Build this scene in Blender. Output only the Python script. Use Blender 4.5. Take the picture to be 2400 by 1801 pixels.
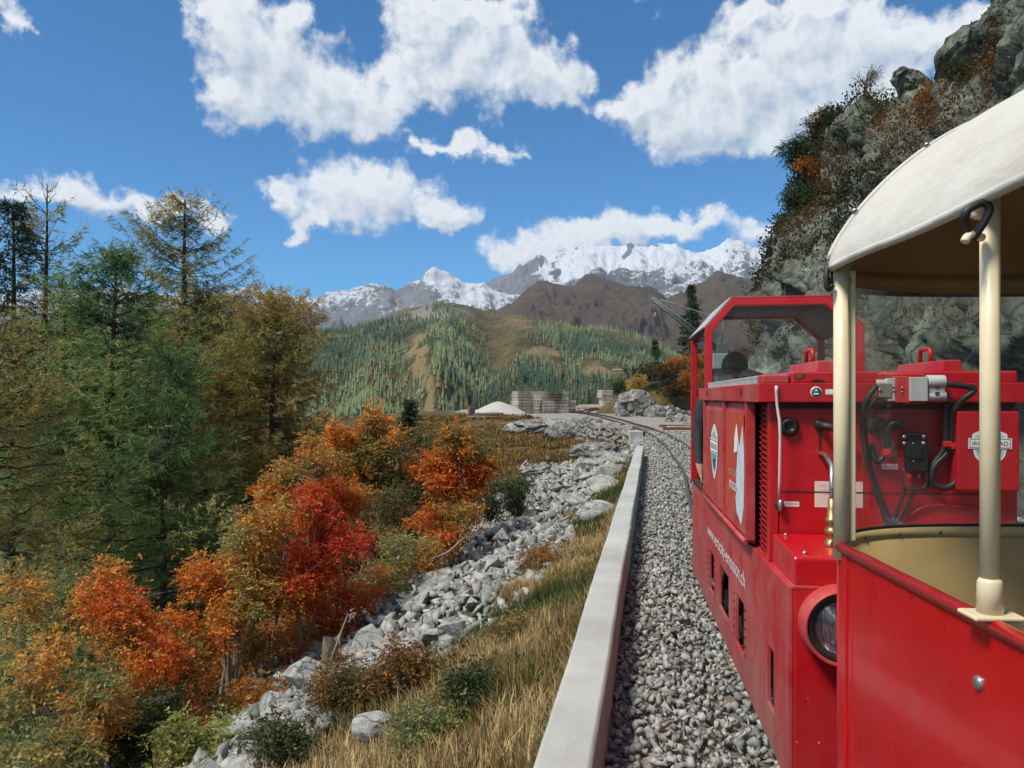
import bpy, bmesh, math, random
import numpy as np
from mathutils import Vector, Matrix

# ------------------------------------------------------------------ camera, sky, sun, exposure
scene = bpy.context.scene
for o in list(bpy.data.objects):
    bpy.data.objects.remove(o)
COL = scene.collection
FPX, PX0, PY0, EYE = 1813.0, 1200.0, 930.0, 1.9      # focal length in photo pixels, vanishing point, eye height (m)

cam = bpy.data.cameras.new('camera')
cam.sensor_width = 36.0
cam.lens = 36.0 * FPX / 2400.0
cam.shift_y = 29.5 / 2400.0
cam.clip_start, cam.clip_end = 0.05, 60000.0
camo = bpy.data.objects.new('camera', cam)
camo.location = (0, 0, EYE)
camo.rotation_euler = (math.radians(90), 0, 0)
COL.objects.link(camo)
scene.camera = camo

SUN_AZ, SUN_EL = -122.0, 55.0                          # degrees clockwise from the view direction, and above the horizon
sun = bpy.data.lights.new('sun', 'SUN')
sun.energy, sun.angle, sun.color = 3.1, math.radians(15.0), (1.0, 0.93, 0.82)
suno = bpy.data.objects.new('sun', sun)
sd = Vector((math.sin(math.radians(SUN_AZ)) * math.cos(math.radians(SUN_EL)),
             math.cos(math.radians(SUN_AZ)) * math.cos(math.radians(SUN_EL)), math.sin(math.radians(SUN_EL))))
suno.rotation_euler = sd.to_track_quat('Z', 'Y').to_euler()
suno.location = sd * 200
COL.objects.link(suno)

scene.view_settings.view_transform = 'Standard'
scene.view_settings.look = 'None'
scene.view_settings.gamma = 1.0
scene.view_settings.use_curve_mapping = False
scene.view_settings.exposure = 0.72
scene.cycles.use_denoising = True
scene.cycles.max_bounces = 7
scene.cycles.diffuse_bounces = 3
scene.cycles.glossy_bounces = 3
scene.cycles.transmission_bounces = 5
scene.cycles.transparent_max_bounces = 10
scene.cycles.volume_bounces = 0
scene.cycles.caustics_reflective = False
scene.cycles.caustics_refractive = False


class NT:
    """small helper round a node tree"""
    def __init__(self, nt):
        self.nt = nt

    def n(self, typ, ins=None, **props):
        nd = self.nt.nodes.new(typ)
        for k, v in props.items():
            setattr(nd, k, v)
        for k, v in (ins or {}).items():
            s = nd.inputs[k]
            if isinstance(v, bpy.types.NodeSocket):
                self.nt.links.new(v, s)
            else:
                s.default_value = v
        return nd

    def math(self, op, a, b=None, c=None, clamp=False):
        ins = {0: a}
        if b is not None: ins[1] = b
        if c is not None: ins[2] = c
        return self.n('ShaderNodeMath', ins, operation=op, use_clamp=clamp).outputs[0]

    def vmath(self, op, a, b=None, c=None):
        ins = {0: a}
        if b is not None: ins[1] = b
        if c is not None: ins[2] = c
        nd = self.n('ShaderNodeVectorMath', ins, operation=op)
        return nd.outputs['Value'] if op in ('DOT_PRODUCT', 'LENGTH') else nd.outputs[0]

    def mix(self, f, a, b, blend='MIX'):
        nd = self.n('ShaderNodeMix', data_type='RGBA', blend_type=blend)
        for i, v in ((0, f), (6, a), (7, b)):
            if isinstance(v, bpy.types.NodeSocket):
                self.nt.links.new(v, nd.inputs[i])
            else:
                nd.inputs[i].default_value = v if i == 0 else (tuple(v) + (1,) if len(v) == 3 else v)
        return nd.outputs[2]

    def ramp(self, f, stops, interp='LINEAR'):
        nd = self.n('ShaderNodeValToRGB', {0: f})
        cr = nd.color_ramp
        cr.interpolation = interp
        while len(cr.elements) > 1:
            cr.elements.remove(cr.elements[-1])
        for i, (p, c) in enumerate(stops):
            e = cr.elements[0] if i == 0 else cr.elements.new(p)
            e.position = p
            e.color = (c, c, c, 1) if isinstance(c, (int, float)) else tuple(c) + (1,)
        return nd.outputs[0]

    def noise(self, vec, scale, detail=4, rough=0.55, dist=0.0, out=0):
        ins = {'Scale': scale, 'Detail': detail, 'Roughness': rough, 'Distortion': dist}
        if vec is not None: ins['Vector'] = vec
        return self.n('ShaderNodeTexNoise', ins).outputs[out]


# cloud lumps of the sky: (photo x, photo y, half width, half height), turned into azimuth / elevation below
CLOUDS = [
    (555, 40, 85, 70), (600, 120, 120, 90), (690, 190, 130, 90), (560, 230, 80, 60), (790, 240, 110, 70), (870, 275, 80, 40),
    (705, 60, 55, 60), (640, 265, 90, 35), (500, 40, 40, 40),
    (1010, 40, 100, 80), (1110, 100, 110, 90), (1230, 150, 100, 75), (1305, 195, 60, 50), (990, 150, 80, 55), (940, 205, 80, 45),
    (1160, 10, 100, 60), (1080, 185, 110, 40), (1145, 258, 30, 15),
    (1110, 325, 34, 26), (1060, 358, 85, 24), (1180, 368, 55, 18), (990, 362, 40, 12),
    (590, 435, 28, 20), (655, 450, 34, 28), (690, 478, 34, 26), (790, 450, 90, 52), (880, 440, 95, 55), (980, 490, 120, 48),
    (1075, 508, 65, 32), (760, 510, 80, 28), (690, 545, 45, 26), (740, 402, 60, 10), (850, 535, 55, 18), (1140, 463, 17, 14),
    (40, 455, 80, 24), (170, 448, 100, 34), (290, 488, 110, 32), (420, 490, 60, 34), (505, 510, 55, 20),
    (1200, 610, 60, 22), (1250, 582, 90, 40), (1330, 556, 90, 42), (1420, 538, 100, 42), (1520, 545, 100, 38), (1600, 526, 85, 26),
    (1680, 520, 60, 13), (1790, 562, 90, 28), (1110, 586, 30, 12), (1420, 504, 75, 7),
    (1420, 272, 50, 32), (1475, 245, 45, 30), (1560, 260, 95, 75), (1660, 225, 130, 105), (1780, 185, 140, 100), (1900, 140, 140, 75),
    (2050, 130, 130, 66), (2180, 115, 130, 56), (2300, 100, 100, 45), (1700, 318, 140, 36), (1850, 280, 110, 60), (1620, 310, 85, 40),
    (1980, 50, 110, 55), (1780, 30, 75, 30), (1900, 10, 90, 35), (1770, 345, 70, 18), (2020, 250, 120, 60),
    (1612, 410, 44, 11), (10, 40, 44, 34), (1540, 10, 60, 16),
]


def az_el(px, py):
    a = math.atan((px - PX0) / FPX)
    return math.degrees(a), math.degrees(math.atan((PY0 - py) / FPX * math.cos(a)))


AZ_SPAN, EL0, EL_STEP, EL_BANDS = 40.0, -0.6, 1.2, 24


def cloud_table():
    """cloud cover per elevation band and azimuth, from the lumps above"""
    azs = np.linspace(-AZ_SPAN, AZ_SPAN, 201)
    els = EL0 + EL_STEP * np.arange(EL_BANDS)
    A, E = np.meshgrid(azs, els)
    k = math.degrees(1 / FPX)
    acc = np.zeros_like(A)
    for (px, py, rx, ry) in CLOUDS:
        a, e = az_el(px, py)
        rx_, ry_ = max(rx * k * math.cos(math.radians(a)) ** 2, .3) * 1.16, max(ry * k, .4) * 1.14
        acc += np.exp(-3.0 * np.minimum((((A - a) / rx_) ** 2 + ((E - e) / ry_) ** 2 - 0.75), 3.0))
    f = -0.75 + 0 * A + np.log(acc + 1e-4) / 3.0 + 0.75
    return np.clip(f, -1, 1), azs


CT, CT_AZ = cloud_table()


def cloud_group(detail):
    g = bpy.data.node_groups.new('cloud_field', 'ShaderNodeTree')
    g.interface.new_socket('P', in_out='INPUT', socket_type='NodeSocketVector')
    g.interface.new_socket('Q', in_out='INPUT', socket_type='NodeSocketVector')
    g.interface.new_socket('F', in_out='OUTPUT', socket_type='NodeSocketFloat')
    t = NT(g)
    gi, go = t.n('NodeGroupInput'), t.n('NodeGroupOutput')
    P, Q = gi.outputs['P'], gi.outputs['Q']
    q = t.n('ShaderNodeSeparateXYZ', {0: Q})
    u = t.math('MULTIPLY_ADD', q.outputs[0], 0.5 / AZ_SPAN, 0.5, clamp=True)
    uu = t.n('ShaderNodeCombineXYZ', {0: u, 1: u, 2: u}).outputs[0]
    ee = t.n('ShaderNodeCombineXYZ', {0: q.outputs[1], 1: q.outputs[1], 2: q.outputs[1]}).outputs[0]
    acc = None
    for b in range(0, EL_BANDS, 3):
        cv = t.n('ShaderNodeRGBCurve', {1: uu})
        cv.mapping.extend = 'HORIZONTAL'
        for c in range(3):
            cu = cv.mapping.curves[c]
            for i in range(len(CT_AZ)):
                xx, yy = i / (len(CT_AZ) - 1), float(CT[b + c, i]) * 0.5 + 0.5
                pt = cu.points[0] if i == 0 else cu.points[1] if i == len(CT_AZ) - 1 else cu.points.new(xx, yy)
                if i in (0, len(CT_AZ) - 1): pt = cu.points[0] if i == 0 else cu.points[len(cu.points) - 1]
                pt.location = (xx, yy)
                pt.handle_type = 'VECTOR'
        cv.mapping.update()
        es = tuple(EL0 + EL_STEP * (b + c) for c in range(3))
        wv = t.vmath('ABSOLUTE', t.vmath('SUBTRACT', ee, es))
        wv = t.vmath('MAXIMUM', t.vmath('MULTIPLY_ADD', wv, (-1 / EL_STEP,) * 3, (1, 1, 1)), (0, 0, 0))
        dp = t.vmath('DOT_PRODUCT', wv, cv.outputs[0])
        acc = dp if acc is None else t.math('ADD', acc, dp)
    f = t.math('MULTIPLY_ADD', acc, 3.0, -1.5)
    n1 = t.n('ShaderNodeTexNoise', {'Vector': P, 'Scale': 0.5, 'Detail': detail, 'Roughness': 0.6}, noise_dimensions='2D').outputs[0]
    f = t.math('ADD', f, t.math('MULTIPLY_ADD', n1, 2.9, -1.38))
    t.nt.links.new(f, go.inputs[0])
    return g


SKY_STRENGTH = 0.15
world = bpy.data.worlds.new('World')
scene.world = world
world.use_nodes = True
world.cycles.sampling_method = 'MANUAL'
world.cycles.sample_map_resolution = 256
w = NT(world.node_tree)
world.node_tree.nodes.clear()
sky = w.n('ShaderNodeTexSky', sky_type='NISHITA', sun_disc=False)
sky.sun_elevation = math.radians(SUN_EL)
sky.sun_rotation = math.radians(SUN_AZ)
sky.altitude = 1900.0
sky.air_density, sky.dust_density, sky.ozone_density = 1.0, 0.15, 2.0
skyc = w.mix(1.0, sky.outputs[0], (0.155, 0.42, 0.58), 'MULTIPLY')
geo = w.n('ShaderNodeTexCoord')
D = geo.outputs['Generated']
sx = w.n('ShaderNodeSeparateXYZ', {0: D})
az = w.math('MULTIPLY', w.math('ARCTAN2', sx.outputs[0], sx.outputs[1]), 57.29578)
el = w.math('MULTIPLY', w.math('ARCSINE', sx.outputs[2]), 57.29578)
P = w.n('ShaderNodeCombineXYZ', {0: az, 1: el, 2: 0.0}).outputs[0]
def cloud_eval(grp, pv, qv):
    nd = world.node_tree.nodes.new('ShaderNodeGroup')
    nd.node_tree = grp
    world.node_tree.links.new(pv, nd.inputs[0])
    world.node_tree.links.new(qv, nd.inputs[1])
    return nd.outputs[0]


wv = w.n('ShaderNodeTexNoise', {'Vector': P, 'Scale': 0.30, 'Detail': 4.0, 'Roughness': 0.6}, noise_dimensions='2D').outputs['Color']
Q = w.vmath('ADD', P, w.vmath('MULTIPLY_ADD', wv, (5.0, 3.6, 0), (-2.5, -1.8, 0)))
F1 = cloud_eval(cloud_group(7.0), P, Q)
OFF = (-0.6, 1.3, 0.0)
cgl = cloud_group(2.5)
F0 = cloud_eval(cgl, P, Q)
F2 = cloud_eval(cgl, w.vmath('ADD', P, OFF), w.vmath('ADD', Q, OFF))
# the same kind of fair-weather cloud goes on round the rest of the sky
far = w.math('MAXIMUM', w.math('SUBTRACT', w.math('ABSOLUTE', az), 38.0), w.math('SUBTRACT', el, 27.0))
far = w.math('MULTIPLY', far, 0.2, clamp=True)
n3 = w.noise(D, 3.2, 7, 0.58)
fg = w.math('MULTIPLY_ADD', n3, 8.0, -3.75)
F1 = w.n('ShaderNodeMix', {0: far, 2: F1, 3: fg}).outputs[0]
F2 = w.n('ShaderNodeMix', {0: far, 2: F2, 3: fg}).outputs[0]
F0 = w.n('ShaderNodeMix', {0: far, 2: F0, 3: fg}).outputs[0]
dens = w.n('ShaderNodeMapRange', {0: F1, 1: -0.60, 2: 0.95, 3: 0.0, 4: 1.0}, interpolation_type='SMOOTHSTEP').outputs[0]
dens = w.math('MULTIPLY', dens, 0.97)
above = w.n('ShaderNodeMapRange', {0: el, 1: -1.0, 2: 2.0, 3: 0.0, 4: 1.0}).outputs[0]
dens = w.math('MULTIPLY', dens, above)
lit = w.math('MULTIPLY_ADD', w.math('SUBTRACT', F0, F2), 0.55, 0.66, clamp=True)
thick = w.n('ShaderNodeMapRange', {0: F1, 1: 0.7, 2: 2.4, 3: 0.0, 4: 0.5}).outputs[0]
lit = w.math('SUBTRACT', lit, thick, clamp=True)
CLOUD_LEVEL = 1.0 / SKY_STRENGTH
cc = w.mix(lit, tuple(c * CLOUD_LEVEL for c in (0.26, 0.32, 0.40)), tuple(c * CLOUD_LEVEL for c in (0.56, 0.575, 0.59)))
final = w.mix(dens, skyc, cc)
bgn = w.n('ShaderNodeBackground', {'Color': final, 'Strength': SKY_STRENGTH})
wo = w.n('ShaderNodeOutputWorld', {'Surface': bgn.outputs[0]})

# ------------------------------------------------------------------ helpers
def at(px, py, d):
    """photo pixel at depth d (m along the view) -> point in the place"""
    return Vector(((px - PX0) / FPX * d, d, EYE + (PY0 - py) / FPX * d))


def tag(o, label=None, cat=None, group=None, kind=None):
    for k, v in (('label', label), ('category', cat), ('group', group), ('kind', kind)):
        if v: o[k] = v
    return o


def empty(name, loc=(0, 0, 0), rz=0.0, parent=None):
    o = bpy.data.objects.new(name, None)
    o.location = loc
    o.rotation_euler = (0, 0, rz)
    o.empty_display_size = 0.2
    COL.objects.link(o)
    o.parent = parent
    return o


def link(name, mesh, parent=None, mat=None):
    o = bpy.data.objects.new(name, mesh)
    COL.objects.link(o)
    o.parent = parent
    if mat is not None and not mesh.materials:
        mesh.materials.append(mat)
    return o


def arr_mesh(name, V, F, mat=None, col=None, smooth=False, parent=None, attrs=None):
    """V (n,3), F (m,k) arrays -> object; col (n,3|4) point colour attribute 'col'"""
    me = bpy.data.meshes.new(name)
    V = np.ascontiguousarray(V, dtype=np.float32)
    F = np.ascontiguousarray(F, dtype=np.int32)
    n, m, k = len(V), len(F), F.shape[1]
    me.vertices.add(n)
    me.vertices.foreach_set('co', V.ravel())
    me.loops.add(m * k)
    me.loops.foreach_set('vertex_index', F.ravel())
    me.polygons.add(m)
    me.polygons.foreach_set('loop_start', np.arange(0, m * k, k, dtype=np.int32))
    if smooth:
        me.polygons.foreach_set('use_smooth', np.ones(m, dtype=bool))
    me.update(calc_edges=True)
    if col is not None:
        c = np.ones((n, 4), dtype=np.float32)
        c[:, :col.shape[1]] = col
        a = me.attributes.new('col', 'FLOAT_COLOR', 'POINT')
        a.data.foreach_set('color', c.ravel())
    for an, av in (attrs or {}).items():
        a = me.attributes.new(an, 'FLOAT', 'POINT')
        a.data.foreach_set('value', np.asarray(av, dtype=np.float32))
    if mat is not None: me.materials.append(mat)
    return link(name, me, parent)


class MB:
    """collects simple shapes; build() links them as one mesh object"""
    def __init__(self):
        self.v, self.f, self.s = [], [], []

    def add(self, vs, fs, smooth=False):
        b = len(self.v)
        self.v += [tuple(p) for p in vs]
        self.f += [tuple(b + i for i in f) for f in fs]
        self.s += [smooth] * len(fs)
        return self

    def box(self, x0, x1, y0, y1, z0, z1, M=None):
        vs = [(x0, y0, z0), (x1, y0, z0), (x1, y1, z0), (x0, y1, z0), (x0, y0, z1), (x1, y0, z1), (x1, y1, z1), (x0, y1, z1)]
        if M is not None: vs = [M @ Vector(p) for p in vs]
        return self.add(vs, [(0, 3, 2, 1), (4, 5, 6, 7), (0, 1, 5, 4), (1, 2, 6, 5), (2, 3, 7, 6), (3, 0, 4, 7)])

    def prism(self, poly, axis, a0, a1):
        """poly: 2-D points in the plane across axis (x: (y,z), y: (x,z), z: (x,y))"""
        def p3(p, a):
            return (a, p[0], p[1]) if axis == 'x' else (p[0], a, p[1]) if axis == 'y' else (p[0], p[1], a)
        n = len(poly)
        vs = [p3(p, a0) for p in poly] + [p3(p, a1) for p in poly]
        fs = [tuple(range(n))[::-1], tuple(range(n, 2 * n))] + [(i, (i + 1) % n, n + (i + 1) % n, n + i) for i in range(n)]
        return self.add(vs, fs)

    def tube(self, path, r, n=8, cap=True, smooth=True):
        path = [Vector(p) for p in path]
        rs = r if isinstance(r, (list, tuple)) else [r] * len(path)
        up = Vector((0, 0, 1))
        vs, prev = [], None
        for i, p in enumerate(path):
            t = (path[min(i + 1, len(path) - 1)] - path[max(i - 1, 0)]).normalized()
            if prev is None:
                a = t.cross(up)
                if a.length < 1e-3: a = t.cross(Vector((1, 0, 0)))
            else:
                a = prev - t * prev.dot(t)
            a.normalize()
            prev = a
            b = t.cross(a)
            for k in range(n):
                an = 2 * math.pi * k / n
                vs.append(p + (a * math.cos(an) + b * math.sin(an)) * rs[i])
        fs = [(i * n + k, i * n + (k + 1) % n, (i + 1) * n + (k + 1) % n, (i + 1) * n + k) for i in range(len(path) - 1) for k in range(n)]
        self.add(vs, fs, smooth)
        if cap:
            b = len(self.v) - len(vs)
            self.f += [tuple(b + k for k in range(n))[::-1], tuple(b + (len(path) - 1) * n + k for k in range(n))]
            self.s += [False, False]
        return self

    def lathe(self, c, axis, prof, n=24):
        """prof: (radius, distance along axis) pairs, axis a unit vector, closed at both ends"""
        ax = Vector(axis).normalized()
        a = ax.orthogonal().normalized()
        b = ax.cross(a)
        c = Vector(c)
        vs = [c + ax * h + (a * math.cos(2 * math.pi * k / n) + b * math.sin(2 * math.pi * k / n)) * max(r, 1e-4) for r, h in prof for k in range(n)]
        fs = [(i * n + k, i * n + (k + 1) % n, (i + 1) * n + (k + 1) % n, (i + 1) * n + k) for i in range(len(prof) - 1) for k in range(n)]
        return self.add(vs, fs, True)

    def grid(self, rows, smooth=True):
        nr, nc = len(rows), len(rows[0])
        vs = [p for r in rows for p in r]
        fs = [(i * nc + j, i * nc + j + 1, (i + 1) * nc + j + 1, (i + 1) * nc + j) for i in range(nr - 1) for j in range(nc - 1)]
        return self.add(vs, fs, smooth)

    def build(self, name, mat, parent=None, bevel=0.0, seg=2, solid=0.0, loc=None):
        me = bpy.data.meshes.new(name)
        me.from_pydata(self.v, [], self.f)
        me.polygons.foreach_set('use_smooth', self.s)
        me.update()
        if mat: me.materials.append(mat)
        o = link(name, me, parent)
        if loc is not None: o.location = loc
        if solid:
            m = o.modifiers.new('solid', 'SOLIDIFY')
            m.thickness, m.offset = solid, 0
        if bevel:
            m = o.modifiers.new('bevel', 'BEVEL')
            m.width, m.segments, m.limit_method, m.angle_limit = bevel, seg, 'ANGLE', math.radians(40)
            m.harden_normals = False
        return o


def copy_tree(o, parent=None):
    c = o.copy()
    COL.objects.link(c)
    c.parent = parent
    for ch in list(o.children):
        copy_tree(ch, c)
    return c


# ---- numpy noise
def _hash(i, j, k, seed):
    h = (i * 374761393 + j * 668265263 + k * 2147483647 + seed * 1274126177) & 0xFFFFFFFF
    h = ((h ^ (h >> 13)) * 1274126177) & 0xFFFFFFFF
    h = ((h ^ (h >> 16)) * 2246822519) & 0xFFFFFFFF
    return ((h ^ (h >> 15)) & 0xFFFFFF) / float(0xFFFFFF)


def vnoise(x, y, z, seed=0):
    xi, yi, zi = np.floor(x).astype(np.int64), np.floor(y).astype(np.int64), np.floor(z).astype(np.int64)
    fx, fy, fz = x - xi, y - yi, z - zi
    fx, fy, fz = (f * f * f * (f * (f * 6 - 15) + 10) for f in (fx, fy, fz))
    r = 0
    for a in (0, 1):
        for b in (0, 1):
            for c in (0, 1):
                r = r + _hash(xi + a, yi + b, zi + c, seed) * (fx if a else 1 - fx) * (fy if b else 1 - fy) * (fz if c else 1 - fz)
    return r * 2 - 1


def fbm(x, y, z=None, oct=5, lac=2.03, gain=0.5, seed=0, ridged=False):
    z = np.zeros_like(x) if z is None else z
    s, a, t = 0, 1.0, 0.0
    for o in range(oct):
        v = vnoise(x, y, z, seed + o * 17)
        if ridged: v = 1 - 2 * np.abs(v)
        s = s + a * v
        t += a
        a *= gain
        x, y, z = x * lac + 13.7, y * lac + 7.1, z * lac + 3.3
    return s / t


def sstep(a, b, x):
    t = np.clip((x - a) / (b - a), 0, 1)
    return t * t * (3 - 2 * t)


# ------------------------------------------------------------------ materials (all procedural)
def new_mat(name):
    m = bpy.data.materials.new(name)
    m.use_nodes = True
    m.node_tree.nodes.clear()
    return m, NT(m.node_tree)


def finish(t, shader, disp=None):
    t.n('ShaderNodeOutputMaterial', {'Surface': shader})


def bump(t, h, dist, strength=1.0, normal=None):
    ins = {'Height': h, 'Distance': dist, 'Strength': strength}
    if normal is not None: ins['Normal'] = normal
    return t.n('ShaderNodeBump', ins).outputs[0]


def plain(name, col, rough=0.5, metal=0.0, var=0.12, scale=6.0, bumpd=0.0, bscale=40.0, coat=0.0, spec=0.5, dirt=None, dirt_amt=0.5, sheen=0.0):
    """painted / moulded / metal surface with uneven colour, roughness and fine relief"""
    m, t = new_mat(name)
    v = t.n('ShaderNodeTexCoord').outputs['Object']
    n = t.noise(v, scale, 6, 0.6)
    lo = tuple(c * (1 - var) for c in col)
    hi = tuple(min(c * (1 + var), 1) for c in col)
    c = t.mix(t.ramp(n, [(0.3, 0.0), (0.7, 1.0)]), lo, hi)
    if dirt is not None:
        n2 = t.noise(v, scale * 0.7, 8, 0.7, 0.6)
        c = t.mix(t.ramp(n2, [(0.5, 0.0), (0.72, dirt_amt)]), c, dirt)
    r = t.n('ShaderNodeMapRange', {0: t.noise(v, scale * 2.3, 5), 1: 0.3, 2: 0.7, 3: max(rough - 0.08, 0.03), 4: min(rough + 0.1, 1)}).outputs[0]
    ins = {'Base Color': c, 'Roughness': r, 'Metallic': metal, 'Coat Weight': coat, 'Coat Roughness': 0.12, 'Specular IOR Level': spec}
    if bumpd: ins['Normal'] = bump(t, t.noise(v, bscale, 5, 0.65), bumpd)
    finish(t, t.n('ShaderNodeBsdfPrincipled', ins).outputs[0])
    return m


def red_paint(name, col=(0.40, 0.004, 0.012), rough=0.33, dust=0.25, chips=True, coat=0.25):
    """gloss red enamel: dusty film, fine scratches, a few chips down to pale primer"""
    m, t = new_mat(name)
    v = t.n('ShaderNodeTexCoord').outputs['Object']
    n = t.noise(v, 3.0, 6, 0.6)
    c = t.mix(t.ramp(n, [(0.3, 0.0), (0.7, 1.0)]), tuple(x * 0.88 for x in col), tuple(min(x * 1.1, 1) for x in col))
    d = t.ramp(t.noise(v, 2.2, 9, 0.72, 0.4), [(0.38, 0.0), (0.75, dust)])
    c = t.mix(d, c, (0.42, 0.22, 0.19))
    hz_ = t.n('ShaderNodeSeparateXYZ', {0: v}).outputs[2]
    low = t.math('MULTIPLY', t.n('ShaderNodeMapRange', {0: hz_, 1: 0.2, 2: 0.75, 3: 1.0, 4: 0.0}).outputs[0], t.ramp(t.noise(v, 3.5, 8, 0.72, 0.5), [(0.35, 0.0), (0.7, dust * 1.6)]))
    c = t.mix(low, c, (0.17, 0.13, 0.105))
    sk = t.ramp(t.noise(t.vmath('MULTIPLY', v, (7.0, 7.0, 0.5)), 2.6, 6, 0.7), [(0.54, 0.0), (0.78, dust * 0.9)])
    c = t.mix(sk, c, (0.10, 0.035, 0.03))
    if chips:
        k = t.n('ShaderNodeMapRange', {0: t.noise(v, 21.0, 4, 0.75), 1: 0.70, 2: 0.715, 3: 0.0, 4: 0.85}).outputs[0]
        c = t.mix(k, c, (0.62, 0.52, 0.47))
    r = t.n('ShaderNodeMapRange', {0: t.noise(v, 5.0, 7, 0.7), 1: 0.3, 2: 0.75, 3: rough - 0.08, 4: rough + 0.18}).outputs[0]
    nb = bump(t, t.noise(v, 2.5, 3), 0.004, 0.5)
    nb = bump(t, t.noise(v, 160.0, 3), 0.0004, 0.6, nb)
    finish(t, t.n('ShaderNodeBsdfPrincipled', {'Base Color': c, 'Roughness': r, 'Coat Weight': coat, 'Coat Roughness': 0.08, 'Normal': nb}).outputs[0])
    return m


def leaf_mat(name, trans=0.35, rough=0.55):
    m, t = new_mat(name)
    c = t.n('ShaderNodeAttribute', attribute_name='col').outputs['Color']
    p = t.n('ShaderNodeBsdfPrincipled', {'Base Color': c, 'Roughness': rough, 'Specular IOR Level': 0.3}).outputs[0]
    tr = t.n('ShaderNodeBsdfTranslucent', {'Color': c}).outputs[0]
    finish(t, t.n('ShaderNodeMixShader', {0: trans, 1: p, 2: tr}).outputs[0])
    return m


def rock_mat(name, a, b, c3, scale=1.0, lichen=None, moss=None, bumpd=0.03, use_col=False):
    """weathered stone: broad tone patches, speckle, cracks, optional lichen and moss"""
    m, t = new_mat(name)
    tc = t.n('ShaderNodeTexCoord').outputs['Object']
    n1 = t.noise(tc, 0.9 * scale, 7, 0.62, 0.5)
    c = t.mix(t.ramp(n1, [(0.32, 0.0), (0.66, 1.0)]), a, b)
    n2 = t.noise(tc, 5.0 * scale, 8, 0.7)
    c = t.mix(t.ramp(n2, [(0.46, 0.0), (0.62, 0.75)]), c, c3)
    sp = t.noise(tc, 46.0 * scale, 3, 0.6)
    c = t.mix(t.ramp(sp, [(0.55, 0.0), (0.7, 0.4)]), c, (0.05, 0.05, 0.045))
    if lichen:
        c = t.mix(t.ramp(t.noise(tc, 2.3 * scale, 8, 0.72, 0.8), [(0.53, 0.0), (0.62, 0.8)]), c, lichen)
    if moss:
        nz = t.n('ShaderNodeSeparateXYZ', {0: t.n('ShaderNodeNewGeometry').outputs['Normal']}).outputs[2]
        f = t.math('MULTIPLY', t.ramp(nz, [(0.35, 0.0), (0.75, 1.0)]), t.ramp(t.noise(tc, 1.6 * scale, 6, 0.7), [(0.42, 0.0), (0.6, 0.9)]))
        c = t.mix(f, c, moss)
    vo2 = t.n('ShaderNodeTexVoronoi', {'Vector': t.vmath('ADD', tc, t.vmath('MULTIPLY', t.noise(tc, 1.5 * scale, 4, out=1), (0.8, 0.8, 0.8))), 'Scale': 1.5 * scale}, feature='DISTANCE_TO_EDGE').outputs[0]
    c = t.mix(t.ramp(vo2, [(0.0, 0.75), (0.035, 0.0)]), c, (0.03, 0.03, 0.026))
    if use_col:
        c = t.mix(1.0, c, t.n('ShaderNodeAttribute', attribute_name='col').outputs['Color'], 'MULTIPLY')
    vo = t.n('ShaderNodeTexVoronoi', {'Vector': tc, 'Scale': 3.2 * scale}, feature='DISTANCE_TO_EDGE').outputs[0]
    h = t.math('ADD', t.math('MULTIPLY', t.noise(tc, 4.0 * scale, 9, 0.7), 1.0), t.math('MULTIPLY', t.ramp(vo, [(0.0, 0.0), (0.09, 1.0)]), 0.15))
    nb = bump(t, h, bumpd)
    nb = bump(t, t.noise(tc, 60 * scale, 4, 0.7), bumpd * 0.12, 0.8, nb)
    finish(t, t.n('ShaderNodeBsdfPrincipled', {'Base Color': c, 'Roughness': 0.88, 'Specular IOR Level': 0.25, 'Normal': nb}).outputs[0])
    return m


def glass_mat(name, tint=(0.93, 0.95, 0.94), haze=0.05, haze_col=(0.6, 0.6, 0.55)):
    """scratched clear acrylic sheet"""
    m, t = new_mat(name)
    v = t.n('ShaderNodeTexCoord').outputs['Object']
    tr = t.n('ShaderNodeBsdfTransparent', {'Color': tuple(tint) + (1,)}).outputs[0]
    df = t.n('ShaderNodeBsdfDiffuse', {'Color': tuple(haze_col) + (1,)}).outputs[0]
    gl = t.n('ShaderNodeBsdfGlossy', {'Color': (1, 1, 1, 1), 'Roughness': 0.04, 'Normal': bump(t, t.noise(v, 3.0, 2), 0.01)}).outputs[0]
    hz = t.math('MULTIPLY', t.ramp(t.noise(v, 4.0, 7, 0.7), [(0.3, 0.5), (0.75, 1.8)]), haze)
    a = t.n('ShaderNodeMixShader', {0: hz, 1: tr, 2: df}).outputs[0]
    fr = t.n('ShaderNodeFresnel', {'IOR': 1.45}).outputs[0]
    finish(t, t.n('ShaderNodeMixShader', {0: t.math('MULTIPLY', fr, 0.16), 1: a, 2: gl}).outputs[0])
    return m


M = {}
M['red'] = red_paint('red_enamel', col=(0.43, 0.002, 0.008), rough=0.30, dust=0.10, coat=0.0)
M['red_side'] = red_paint('dusty_red_enamel', rough=0.42, dust=0.55, coat=0.05)
M['red_panel'] = red_paint('gloss_red_panel', col=(0.43, 0.001, 0.005), rough=0.26, dust=0.02, chips=False, coat=0.25)
M['red_dark'] = plain('dark_maroon_lining', (0.045, 0.012, 0.012), 0.7)
M['black'] = plain('black_rubber', (0.012, 0.012, 0.013), 0.5, var=0.3, dirt=(0.06, 0.055, 0.05), dirt_amt=0.4)
M['black_plastic'] = plain('black_plastic', (0.012, 0.013, 0.014), 0.38, var=0.3)
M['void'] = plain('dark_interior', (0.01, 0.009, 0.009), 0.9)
M['steel'] = plain('worn_steel', (0.42, 0.41, 0.39), 0.35, metal=0.9, scale=20)
M['zinc'] = plain('zinc_grey', (0.42, 0.44, 0.45), 0.5, metal=0.3, scale=16)
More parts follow.
